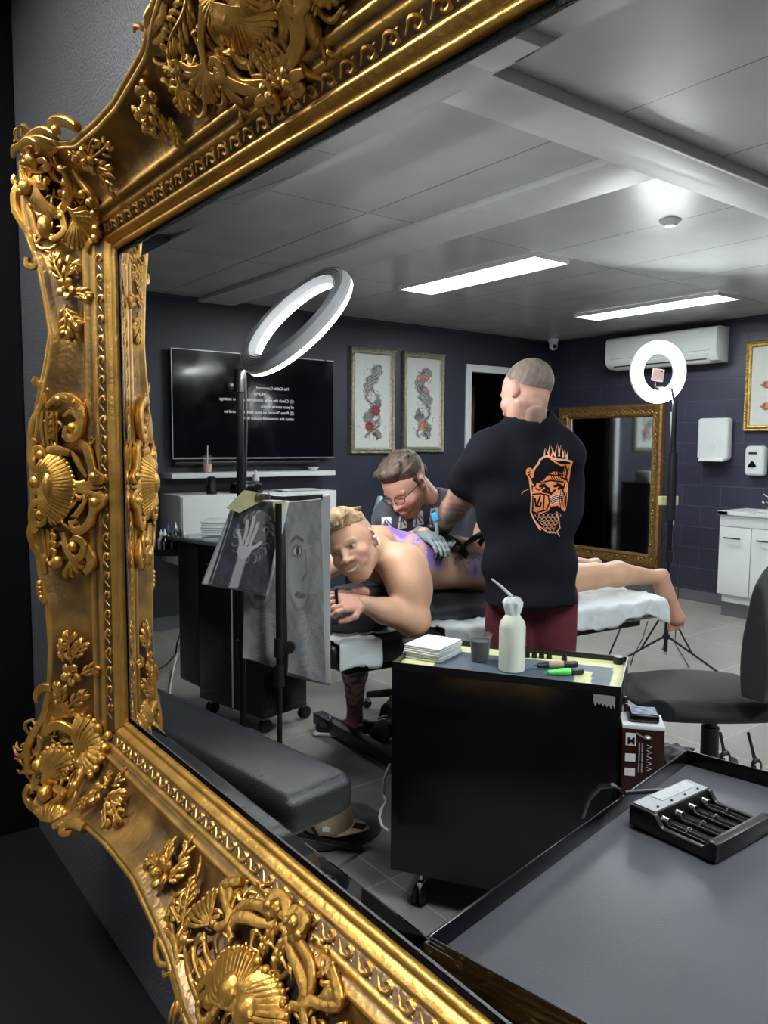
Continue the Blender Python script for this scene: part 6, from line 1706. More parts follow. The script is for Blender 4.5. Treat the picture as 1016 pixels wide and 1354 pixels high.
    if beard:
        b = np.clip((-.030-z)/.02, 0, 1)*np.clip((y+.03)/.03, 0, 1); b = np.maximum(b, np.clip((.015-z)/.02, 0, 1)*np.exp(-((y-.005)/.016)**2)*(np.abs(x) > .05))
        b *= 1-np.clip(blob(0, .1, -.065, (.02, .02, .009), .4), 0, 1); bl(np.clip(b*beard*(.8+.3*wav(V, 60, 8)), 0, 1), (.22, .105, .05))
    if hairline is not None:
        hz, hcol, amt = hairline; side = np.abs(x) > .05
        line = hz+np.where(y > .055, .05, 0)-np.clip((.05-y)/.05, 0, 1)*.0
        m = np.clip((z-line)/.03, 0, 1)*np.clip((.066-y)/.02+(z-.085)/.02, 0, 1); m = np.maximum(m, np.clip((-.03-y)/.03, 0, 1)*np.clip((z+.035-min(hz, 0)*-1)/.03, 0, 1)*(hz < .05))
        m *= np.clip(.85+.35*wav(V, 70, 13), 0, 1)*amt; earm = (np.abs(x) > .082) & (z < .035) & (z > -.04); m = np.where(earm, 0, m); bl(m, hcol)
    if paint is not None: C = paint(V, C)
    A = frame_axes(fwd, up)
    return (V*scale)@A+np.array(c), F, C


def at_head(c, fwd, up, scale, q): return np.array(q)*scale@frame_axes(fwd, up)+np.array(c)


def hair_mesh(c, fwd, up, scale, kind, h=.003):
    s = Sdf((-.125, -.15, -.12), (.125, .15, .19), h)
    if kind == 'blond':
        s.ell((0, -.012, .052), (.0775, .096, .081), k=.01)
        s.ell((0, .030, .112), (.058, .062, .034), k=.03); s.ell((.008, .060, .106), (.050, .034, .028), k=.02)
        r = np.random.default_rng(3)
        for i in range(110):
            x = r.uniform(-.06, .06); y = r.uniform(-.06, .08)
            s.cap((x, y-.025, .120-abs(x)*.25), (x+.014, y+.018, .140-abs(x)*.35-max(0, y-.03)*.35), .006, .0025, k=.003)
        for i in range(26):
            x = -.058+.112*i/25; s.cap((x, .055, .122), (x+.016+.006*math.sin(i*5), .099-.02*abs(x)*10*.3, .080+.007*math.sin(i*3)), .0065, .0018, k=.003)
        s.ell((0, .0, -.01), (.2, .2, .082), k=.012, sub=True); s.ell((0, .118, .035), (.09, .05, .05), k=.01, sub=True)
        for i in range(70):
            w_ = r.uniform(0, 6.28); cx, cy = .074*math.sin(w_), -.012+.09*math.cos(w_)
            if cy < .06: s.cap((cx*.93, cy*.93, .088), (cx, cy, r.uniform(.050, .068)), .006, .002, k=.003)
        s.cap((-.035, -.088, -.02), (.035, -.088, -.02), .018, k=.02)
        for i in range(12): s.cap((-.04+.007*i, -.095, -.02), (-.045+.008*i, -.113, -.055-.01*math.sin(i*2)), .007, .003, k=.004)
        col, dk = (.38, .245, .12), (.13, .075, .035)
    elif kind == 'brown':
        s.ell((0, -.018, .046), (.080, .099, .084), k=.01); s.ell((0, .045, .098), (.056, .040, .026), k=.02)
        r = np.random.default_rng(4)
        for i in range(60):
            x = r.uniform(-.055, .055); y = r.uniform(-.08, .065); s.cap((x, y, .110), (x+.008, y+.016, .126-abs(x)*.35-abs(y)*.18), .008, .003, k=.005)
        s.ell((0, .02, -.02), (.2, .2, .066), k=.012, sub=True); s.ell((0, .120, .022), (.072, .058, .055), k=.012, sub=True)
        for i in range(80):
            w_ = r.uniform(0, 6.28); cx, cy = .077*math.sin(w_), -.018+.094*math.cos(w_)
            if cy < .05: s.cap((cx*.93, cy*.93, .080), (cx*1.0, cy, r.uniform(.028, .045)), .006, .002, k=.003)
        for q in (-1, 1): s.cap((q*.072, .012, .03), (q*.073, .010, -.005), .010, .006, k=.01)
        s.ell((0, -.085, -.0), (.055, .03, .04), k=.02)
        col, dk = (.075, .046, .028), (.025, .016, .010)
    else:   # cropped stubble
        s.ell((0, -.0185, .0365), (.0785, .0985, .0895), k=.01)
        s.ell((0, .06, -.08), (.2, .13, .10), k=.03, sub=True); s.ell((0, .115, .02), (.085, .07, .08), k=.03, sub=True)
        col, dk = (.17, .125, .1), (.10, .07, .055)
    V, F = s.mesh(); V = smoothV(V, F, 1, .3)
    t = np.clip(.5+.5*wav(V*np.array([3.2, .7, .7]), 26, 6, 2), 0, 1)
    C = np.array(dk)+(np.array(col)-np.array(dk))*t[:, None]
    if kind == 'blond':
        side = np.clip((.085-V[:, 2])/.03, 0, 1)*np.clip((V[:, 1]+.08)/.03, 0, 1); C = C*(1-.8*side[:, None])+np.array((.38, .255, .16))*.8*side[:, None]
    return V*scale@frame_axes(fwd, up)+np.array(c), F, C


def join(parts):
    V = []; F = []; C = []; n = 0
    for (v, f, c) in parts: V.append(v); F.append(np.asarray(f)+n); C.append(c); n += len(v)
    return np.concatenate(V), np.concatenate(F), np.concatenate(C)


def hand(wrist, dirv, palm_n, side, size=1., curl=.6, spread=.08, h=.0024, thumb=.5):
    """five separate fingers; side=+1 puts the thumb on the +right side of dirv"""
    d = unit(dirv); n = unit(np.array(palm_n)-d*(np.array(palm_n)@d)); r = np.cross(d, n)*side; w = np.array(wrist, float); k = size
    s = Sdf(w-.17*k, w+.17*k, h)
    s.cap(w-d*.03*k, w+d*.01*k, .027*k, .027*k, k=.01, nrm=n, sq=1.35)
    for i, a in enumerate((-.028, -.010, .010, .027)): s.cap(w+d*.012*k+r*a*.7*k, w+d*.082*k+r*a*k, .016*k, .0125*k, k=.012, nrm=n, sq=1.15)
    ln = (.062, .074, .078, .070)
    for i, a in enumerate((-.030, -.010, .010, .029)):
        L = ln[i]*k; p = w+d*.082*k+r*a*k; dd = unit(d+r*(a*4*spread)); c = curl*(1+.12*(i-1.5))
        rad = (.0078, .0086, .009, .0088)[i]*k
        pts = [p]
        for j, (f, b) in enumerate(((.45, .5), (.32, 1.2), (.23, 1.75))):
            an = c*b; v = unit(dd*math.cos(an)+n*math.sin(an)); pts.append(pts[-1]+v*L*f)
        s.chain(pts, [rad*1.08, rad, rad*.92, rad*.78], k=.0035)
    b = w+d*.022*k+r*.026*k; t1 = b+(d*.62+r*.75+n*.25)*.034*k; t2 = t1+unit(d*.9+r*.25*(1-thumb)+n*(.3+thumb*.5))*.032*k; t3 = t2+unit(d*.95-r*.2*thumb+n*(.35+thumb*.6))*.024*k
    s.chain([b, t1, t2, t3], [.016*k, .0115*k, .0098*k, .008*k], k=.006)
    V, F = s.mesh(); return V, F, s


def skinc(V, base=(.60, .37, .28), seed=1, red=0.):
    C = np.tile(np.array(base), (len(V), 1))*(1+.05*wav(V, 9, seed))[:, None]
    return C


def tattoo(V, C, amt, dens=26., seed=3, col=(.10, .115, .115), base=.55):
    n = wav(V, dens*.25, seed, 3)*.6+wav(V, dens, seed+1, 2)*.5; a = np.clip(base+n*1.2, 0, 1)*amt
    return C*(1-a[:, None])+np.array(col)*a[:, None]


# ------------------------------------------------------------------ the client lying face down
def client():
    t = thing('person', 'shirtless smiling person with short blond hair lying face down on the massage bed', 'person', (2.4, 2.45, .8))
    hc = P(468, 722, d=2.78); up = unit(-.52*_rt+.80*_up-.22*_fw); fw_ = unit(-_fw*.93-_rt*.30-_up*.16)
    neckw = np.array([1.86, 2.46, 1.10])
    A = frame_axes(fw_, up)
    s = Sdf((1.38, 1.95, .55), (3.62, 2.95, 1.32), .0085)
    Sn = P(536, 752, d=2.9); Sf = np.array([1.93, 2.68, 1.085]); 
    s.ell((1.98, 2.47, 1.02), (.20, .185, .105), k=.05); s.ell((2.20, 2.455, .985), (.22, .160, .098), k=.06); s.ell((2.44, 2.44, .935), (.20, .165, .10), k=.06)
    s.ell((2.58, 2.35, .955), (.115, .09, .095), k=.04); s.ell((2.58, 2.53, .955), (.115, .09, .095), k=.04); s.ell((2.50, 2.44, .90), (.17, .17, .09), k=.05)
    s.cap((1.90, 2.56, 1.10), (1.95, 2.40, 1.09), .06, k=.05)                 # shoulder girdle
    for y in (2.37, 2.57): s.ell((2.02, y, 1.075), (.09, .06, .035), k=.05)    # shoulder blades
    s.cap((1.9, 2.46, 1.155), (2.5, 2.44, 1.04), .012, k=.03, sub=True)
    nk = at_head(hc, fw_, up, 1.04, (0, -.045, -.035))
    s.cap(neckw, nk, .068, .056, k=.05); s.cap(Sn+[.02, .03, .02], nk*.6+neckw*.4, .05, .045, k=.06); s.cap(Sf, neckw, .055, .055, k=.06)
    # near arm: shoulder, elbow on the bed edge, forearm back to the hand
    El = P(547, 820, d=2.84); Wr = P(478, 797, d=2.70)
    s.ell(Sn, (.085, .075, .085), k=.05)
    s.cap(Sn, El, .074, .052, k=.05); s.ell((Sn+El)/2+[-.015, -.02, .02], (.07, .06, .08), k=.05); s.ell((Sn+El)/2+[.04, 0, .01], (.05, .055, .08), k=.04)
    s.ell(El+[.01, .0, -.0], (.055, .05, .045), k=.03)
    s.cap(El, El*.45+Wr*.55, .056, .046, k=.03); s.cap(El*.45+Wr*.55, Wr, .045, .029, k=.02)
    # far arm
    Ef = np.array([1.64, 2.75, .90]); Wf = np.array([1.50, 2.40, .95])
    s.cap(Sf, Ef, .062, .047, k=.04); s.cap(Ef, Wf, .048, .029, k=.03)
    # legs
    for (hip, kn, an, toe) in (((2.62, 2.34, .89), (3.0, 2.30, .885), (3.42, 2.235, .845), (3.52, 2.19, .585)), ((2.62, 2.54, .89), (3.0, 2.60, .885), (3.42, 2.64, .85), (3.49, 2.65, .64))):
        hip, kn, an, toe = map(np.array, (hip, kn, an, toe))
        s.cap(hip, kn, .092, .06, k=.05); s.cap(kn, kn*.65+an*.35+[0, 0, .012], .056, .060, k=.03); s.cap(kn*.65+an*.35+[0, 0, .012], an, .058, .033, k=.03)
        hl = an+[.035, -.005, .01]
        s.ell(hl, (.032, .028, .034), k=.03); s.cap(an, toe*.35+an*.65, .036, .036, k=.02)
        s.cap(hl-[0, 0, .02], toe+[.0, 0, .05], .034, .040, k=.02); s.cap(toe+[-.02, .015, .055], toe+[.018, -.015, .05], .026, .026, k=.02)
    V, F = s.mesh(); V = smoothV(V, F, 3)
    C = skinc(V, (.52, .30, .19), 4)
    x, y, z = V.T
    # pinker at elbows, heels, feet; the back tattoo stencil in violet with grey linework
    foot = np.clip((x-3.38)/.06, 0, 1); C = C*(1-foot[:, None]*.6)+np.array((.48, .25, .2))*foot[:, None]*.6
    back = (x > 1.86) & (x < 2.72) & (z > .93+.04*np.clip((2.6-x), 0, 1))
    up_n = np.clip((z-(1.012-.15*np.clip((x-1.95)/.6, 0, 1)))/.03, 0, 1)*back
    xy = np.stack([x, y], 1)
    n1 = wav(xy, 5.2, 21, 3); n2 = wav(xy, 16, 22, 2); n3 = wav(xy, 34, 29, 2)
    vio = np.clip(.75+n1*1.5, 0, 1)*up_n*np.clip((x-1.84)/.05, 0, 1); C = C*(1-.85*vio[:, None])+np.array((.20, .12, .48))*.85*vio[:, None]
    rose = np.exp(-(((x-2.17)/.10)**2+((y-2.40)/.09)**2))*up_n; a = np.clip(rose*1.4, 0, 1)*.85; C = C*(1-a[:, None])+np.array((.52, .34, .31))*a[:, None]
    ln = np.clip(1-np.abs(n2)*5, 0, 1)*np.clip((x-1.98)/.1, 0, 1)*np.clip((2.6-x)/.1, 0, 1)*up_n; C = C*(1-.85*ln[:, None])+np.array((.05, .04, .06))*.85*ln[:, None]
    gy = np.clip(n2*1.2-.1, 0, 1)*np.clip((x-2.1)/.15, 0, 1)*up_n; C = C*(1-.55*gy[:, None])+np.array((.14, .12, .13))*.55*gy[:, None]
    wh = np.clip(1-np.abs(n1)*9, 0, 1)*up_n; C = C*(1-.45*wh[:, None])+np.array((.72, .68, .74))*.45*wh[:, None]
    parts = [(V, F, C)]
    parts.append(head_mesh(hc, fw_, up, 1.04, smile=1.2, skin=(.52, .285, .19), h=.0022, neck=neckw, hairline=(.012, (.27, .165, .085), .85)))
    # hands, holding a black strap
    hd = unit(P(440, 797, d=2.62)-Wr)
    v, f, _ = hand(Wr, hd, unit(_rt*.0-_up*.5+_fw*.7), 1, .98, curl=.75); parts.append((v, f, skinc(v, (.5, .265, .19), 6)))
    hw = P(470, 786, d=2.78); v, f, _ = hand(hw, unit(-_rt*.95-_up*.2-_fw*.1), unit(-_up*.6-_fw*.6), -1, .96, curl=.8); parts.append((v, f, skinc(v, (.5, .265, .19), 7)))
    # toes
    for (toe, sy) in ((np.array([3.52, 2.19, .585]), 1), (np.array([3.49, 2.65, .64]), -1)):
        q = Sdf(toe-.10, toe+.10, .0032)
        q.cap(toe+[-.022, .018, .045], toe+[.02, -.016, .04], .026, .024, k=.02)
        for i in range(5):
            e = (i-2)/2; a0 = toe+np.array([.024*e, -.020*e, .030+.008*abs(e)]); L = (.048, .042, .038, .034, .028)[i if sy > 0 else i]
            a1 = a0+np.array([.008, -.004, -L]); rr = (.0125, .0095, .009, .0088, .0085)[i]
            q.cap(a0, a0*.5+a1*.5, rr, rr, k=.006); q.cap(a0*.5+a1*.5, a1+[-.006, 0, .0], rr*1.0, rr*.95, k=.004)
        v, f = q.mesh(); parts.append((v, f, skinc(v, (.48, .25, .2), 8)))
    link('body', np_mesh(*join(parts)), 'skin', t)
    v, f, c = hair_mesh(hc, fw_, up, 1.04, 'blond'); link('hair', np_mesh(v, f, c), 'hair', t)
    # briefs wrapped in pale film
    b = Sdf((2.3, 2.1, .75), (3.0, 2.8, 1.12), .010)
    for yy in (2.34, 2.54): b.cap((2.62, yy, .89), (2.86, yy+(.0 if yy > 2.4 else -.015), .888), .100, .078, k=.03)
    b.ell((2.58, 2.44, .94), (.14, .2, .11), k=.03); b.cut((2.56, 0, 0), (-1, 0, 0)); b.cut((2.86, 0, 0), (1, 0, 0))
    v, f = b.mesh(); link('briefs', np_mesh(smoothV(v, f, 1), f), mat('briefs', (.42, .47, .52), .6, bump=.4, bscale=60, var=.1), t)
    # ear bud, wrist strap
    e = at_head(hc, fw_, up, 1.04, (.0, 0, 0)); side = A[0] if (A[0]@_rt) > 0 else -A[0]
    ep = hc+side*.088*1.04+A[1]*.0-A[2]*.008
    tt = thing('ear_bud', "white ear bud in the smiling client's ear", 'ear bud', ep)
    MB().ball(ep, .0085).tube([ep+side*.003, ep+side*.005-A[2]*.016+A[1]*.004, ep+side*.004-A[2]*.030+A[1]*.007], [.004, .0035, .0038], n=10).build('bud_shell', 'white_gloss', tt, smooth=True)
    p0 = P(452, 772, d=2.66)
    tt = thing('phone', "black phone between the client's hands", 'phone', p0)
    MB().obox(P(447, 792, d=2.66), .010, .06, .08, ax=unit(_rt+_up*.1), ay=_fw, az=unit(_up-_rt*.1), r=.004).build('phone_body', 'black_gloss', tt, smooth=True)


# ------------------------------------------------------------------ the seated artist behind the bed
def seated_artist():
    t = thing('person', 'seated person with glasses, beard and dark grey printed shirt leaning over the client', 'person', (2.75, 3.25, 0))
    hc = P(537, 640, d=3.22); up = unit(-.42*_rt+.80*_up-.42*_fw); fw_ = unit(-_fw*.50-_rt*.42-_up*.62)
    sc = 1.05
    Sl = P(522, 684, d=3.32); Sr = P(622, 672, d=3.42); ch = P(575, 715, d=3.45); ch2 = P(580, 760, d=3.62); pel = np.array([2.72, 3.28, .60])
    nk0 = at_head(hc, fw_, up, sc, (0, -.04, -.03)); nk1 = P(572, 668, d=3.38)
    # skin: neck and lower legs
    s = Sdf((1.9, 2.3, .0), (3.1, 3.75, 1.62), .011)
    s.cap(nk0, nk1, .056, .06, k=.02)
    knl = P(470, 850, d=3.78); anl = P(470, 938, d=4.02); anl[2] = .11
    s.cap(pel, knl, .085, .06, k=.03); s.cap(knl, knl*.6+anl*.4, .062, .062, k=.03); s.cap(knl*.6+anl*.4, anl, .060, .038, k=.03); s.cap(anl, anl-[0, 0, .06], .038, .04, k=.02)
    ft = P(425, 968, d=4.05); ft[2] = .04; s.cap(anl-[0, 0, .05], ft*.4+anl*.6-[0, 0, .05], .04, .036, k=.02)
    knr = np.array([2.75, 3.0, .5]); anr = P(515, 925, d=4.05); anr[2] = .12; s.cap(pel, knr, .085, .06, k=.03); s.cap(knr, anr, .058, .04, k=.03)
    # forearms
    E1 = P(522, 722, d=3.35); W1 = P(562, 706, d=3.12); E2 = P(640, 728, d=3.35); W2 = P(596, 716, d=3.18)
    s.cap(Sl, E1, .05, .045, k=.03); s.cap(E1, W1, .043, .03, k=.02); s.cap(Sr, E2, .05, .045, k=.03); s.cap(E2, W2, .043, .03, k=.02)
    V, F = s.mesh(); V = smoothV(V, F, 2); C = skinc(V, (.48, .265, .19), 11)
    low = (V[:, 2] < .62) & (V[:, 2] > .17+.0*V[:, 0]); C = tattoo(V, C, low*.97, 22, 5, (.035, .04, .055))
    ank = (V[:, 2] <= .17); C[ank] = np.array((.26, .11, .11))
    parts = [(V, F, C), head_mesh(hc, fw_, up, sc, beard=1.5, smile=.6, skin=(.50, .265, .195), h=.0026, neck=nk1, hairline=(.005, (.13, .08, .05), .85))]
    link('body', np_mesh(*join(parts)), 'skin', t)
    v, f, c = hair_mesh(hc, fw_, up, sc, 'brown'); link('hair', np_mesh(v, f, c), 'hair', t)
    # shirt
    s = Sdf((1.9, 2.4, .5), (3.2, 3.6, 1.5), .009)
    s.cap(Sl+[0, 0, .0], Sr, .088, .088, k=.05); s.cap(ch-_rt*.08, ch+_rt*.10, .13, .13, k=.05); s.cap(ch2-_rt*.05, ch2+_rt*.08, .14, .14, k=.06); s.cap(ch2, pel, .16, .17, k=.06)
    s.cap(nk1+[0, 0, -.02], ch, .085, .12, k=.05)
    s.cap(Sl, Sl*.4+E1*.6, .078, .072, k=.03); s.cap(Sr, Sr*.4+E2*.6, .078, .072, k=.03)
    s.cap(nk1+unit(nk0-nk1)*.11, nk1-unit(nk0-nk1)*.01, .066, .066, k=.006, sub=True)
    s.noise(.0024, [(30, 18, 40, 1), (-22, 35, 25, 1), (50, -12, 8, .7), (8, 20, -60, .6)], 6)
    V, F = s.mesh(); V = smoothV(V, F, 2); o = link('t_shirt', np_mesh(V, F), 'tee_grey', t)
    # chrome lettering-like print across the chest
    W, H = .36, .125; nx, ny = 150, 60
    ctr = P(558, 693, d=3.0); ax = unit(_rt*.96+_up*.18); ay = unit(_up*.96-_rt*.18)
    U, Vv = np.meshgrid(np.linspace(0, 1, nx), np.linspace(0, 1, ny), indexing='ij'); uv = np.stack([U.ravel(), Vv.ravel()], 1)
    pos = ctr+np.outer((uv[:, 0]-.5)*W, ax)+np.outer((uv[:, 1]-.5)*H, ay)
    pos = s.project(pos, _fw)-_fw*.0025
    p = Paint(uv*np.array([.24, .085]), (0, 0, 0)); letters = []
    for i in range(5):
        x0 = .012+i*.045
        gl0 = ([[(0, .032), (.010, .074)], [(.010, .074), (.034, .078)], [(.005, .053), (.024, .055)]], [[(0, .032), (.008, .074)], [(.008, .07), (.030, .036)], [(.030, .034), (.036, .078)]], [[(.004, .034), (.010, .076)], [(.006, .034), (.032, .036)], [(.032, .036), (.030, .056)], [(.008, .056), (.030, .056)]],
              [[(0, .076), (.036, .078)], [(.018, .076), (.014, .034)]], [[(.002, .034), (.010, .076)], [(.010, .076), (.030, .070)], [(.030, .070), (.010, .055)], [(.010, .055), (.034, .032)]])[i]
        s_ = (.010, .016, .008, .014, .010)[i]; p.poly([(x0, .034), (x0+s_, .078), (x0+.038, .076), (x0+.038-s_*.6, .036)], (.60, .60, .63))
        p.line([(x0+.008+s_*.3, .04), (x0+.016+s_*.2, .066), (x0+.026, .044)], .0022, (.03, .03, .035)); p.line([(x0+.004, .056), (x0+.03, .060)], .0016, (.12, .12, .14)); p.line([(x0+.022, .070), (x0+.034, .050)], .0018, (.03, .03, .035))
    p.poly([(.02, .004), (.20, .008), (.20, .026), (.02, .024)], (.30, .24, .17))
    for i in range(7): p.line([(.03+i*.024, .002), (.04+i*.024, .026)], .0015, (.02, .02, .025))
    p.c *= (.75+.5*np.clip((p.p[:, 1]-.03)/.04, 0, 1))[:, None]
    idx = np.arange(nx*ny).reshape(nx, ny); q = np.stack([idx[:-1, :-1], idx[1:, :-1], idx[1:, 1:], idx[:-1, 1:]], -1).reshape(-1, 4); q = q[(p.m > .4)[q].all(1)]
    link('shirt_print', np_mesh(pos, q, p.c), 'print', o)
    # trousers cut above the knee
    s = Sdf((2.0, 2.7, .2), (3.2, 3.7, .85), .013); s.cap(pel+_rt*.05, pel-_rt*.05, .16, .16, k=.05); s.cap(pel, knl+(pel-knl)*.12, .12, .10, k=.05); s.cap(pel, knr, .12, .1, k=.05)
    V, F = s.mesh(); link('shorts', np_mesh(smoothV(V, F, 1), F), 'fabric_black', t)
    # glasses
    G = MB(); hq = lambda q: at_head(hc, fw_, up, sc, q)
    for q in (-1, 1):
        pts = [hq((q*.031+.023*math.cos(a), .104-.010*abs(math.cos(a))*(1 if q*math.cos(a) > 0 else 0), .002+.017*math.sin(a))) for a in np.linspace(0, 6.283, 21)]
        G.tube(pts, .0017, n=6, cap=False); G.tube([hq((q*.053, .094, .008)), hq((q*.074, .05, .008)), hq((q*.083, -.012, .005)), hq((q*.082, -.03, -.008))], .0016, n=6)
    G.tube([hq((-.009, .106, .006)), hq((0, .110, .009)), hq((.009, .106, .006))], .0016, n=6)
    g = G.build('spectacles', 'black_metal', t, smooth=True); tag(g, 'thin black framed glasses')
    # gloved hands and machine
    v, f, _ = hand(W1, unit(P(590, 722, d=3.0)-W1), unit(-_up), 1, 1.02, curl=.55); link('glove', np_mesh(v, f), 'glove_grey', t)
    v, f, _ = hand(W2, unit(P(575, 727, d=3.05)-W2), unit(-_up-_rt*.3), -1, 1.0, curl=.55); link('glove', np_mesh(v, f), 'glove_black', t)
    # shoes
    d = unit((ft-anl)*[1, 1, 0])
    s = Sdf(anl-[.4, .4, .2], anl+[.4, .4, .2], .007); s.cap(anl*[1, 1, 0]+[0, 0, .045]-d*.04, anl*[1, 1, 0]+d*.17+[0, 0, .035], .045, .036, k=.02); s.cut((0, 0, .012), (0, 0, -1)); s.cut((0, 0, .085), (0, 0, 1))
    V, F = s.mesh(); sh = link('shoe', np_mesh(V, F), 'black_plastic', t)
    MB().obox(anl*[1, 1, 0]+d*.065+[0, 0, .012], .29, .092, .018, ax=d, ay=(-d[1], d[0], 0), r=.008, seg=3).build('sole', 'white_paint', sh, smooth=True)
    a2 = anr*[1, 1, 0]; d2 = unit(np.array([-.75, -.45, 0]))
    s = Sdf(a2-[.4, .4, .0], a2+[.4, .4, .3], .007); s.cap(a2+[0, 0, .06]-d2*.02, a2+d2*.15+[0, 0, .045], .055, .045, k=.02); s.cap(a2+[0, 0, .06], a2+[0, 0, .12], .05, .045, k=.02); s.cut((0, 0, .008), (0, 0, -1))
    V, F = s.mesh(); sh = link('shoe', np_mesh(V, F), 'fabric_black', t)
    L = MB(); b2 = np.array([-d2[1], d2[0], 0])
    for i in range(4): L.tube([a2+d2*(.04+i*.025)+b2*.03+[0, 0, .098-i*.008], a2+d2*(.05+i*.025)+[0, 0, .112-i*.01], a2+d2*(.06+i*.025)-b2*.03+[0, 0, .098-i*.008]], .004, n=6)
    L.build('shoe_lace', 'white_paint', sh, smooth=True)
    # stool
    b = pel*[1, 1, 0]; st = thing('stool', 'low black wheeled stool under the seated artist', 'stool', b)
    MB().lathe(b+[0, 0, .40], [(.0, 0), (.17, 0), (.18, .02), (.17, .05), (0, .055)], n=28).build('seat', 'leather', st, smooth=True)
    MB().cyl(b+[0, 0, .08], b+[0, 0, .40], .025).build('gas_column', 'chrome', st, smooth=True)
    for k in range(5):
        w = .9+k*1.2566; dd = np.array([math.cos(w), math.sin(w), 0]); MB().tube([b+[0, 0, .11], b+dd*.15+[0, 0, .10], b+dd*.28+[0, 0, .075]], [.028, .024, .018]).build('base_arm', 'black_plastic', st, smooth=True); caster(st, b+dd*.28, .022, w)
    # blue gripped machine in the gloves
    a = P(576, 682, d=3.04); b = P(580, 710, d=3.03)
    tm = thing('tattoo_machine', 'tattoo machine with bright blue grip in a grey glove', 'tattoo machine', a)
    MB().obox(a+(b-a)*.06-_rt*.0, .026, .022, .036, ax=unit(_rt+_up*.35), ay=_fw, az=unit(_up-_rt*.35), r=.006).build('motor', 'blue_grip', tm, smooth=True)
    MB().tube([a+(b-a)*.3, a+(b-a)*.8, b], [.008, .007, .003]).build('grip', 'glove_grey', tm, smooth=True)


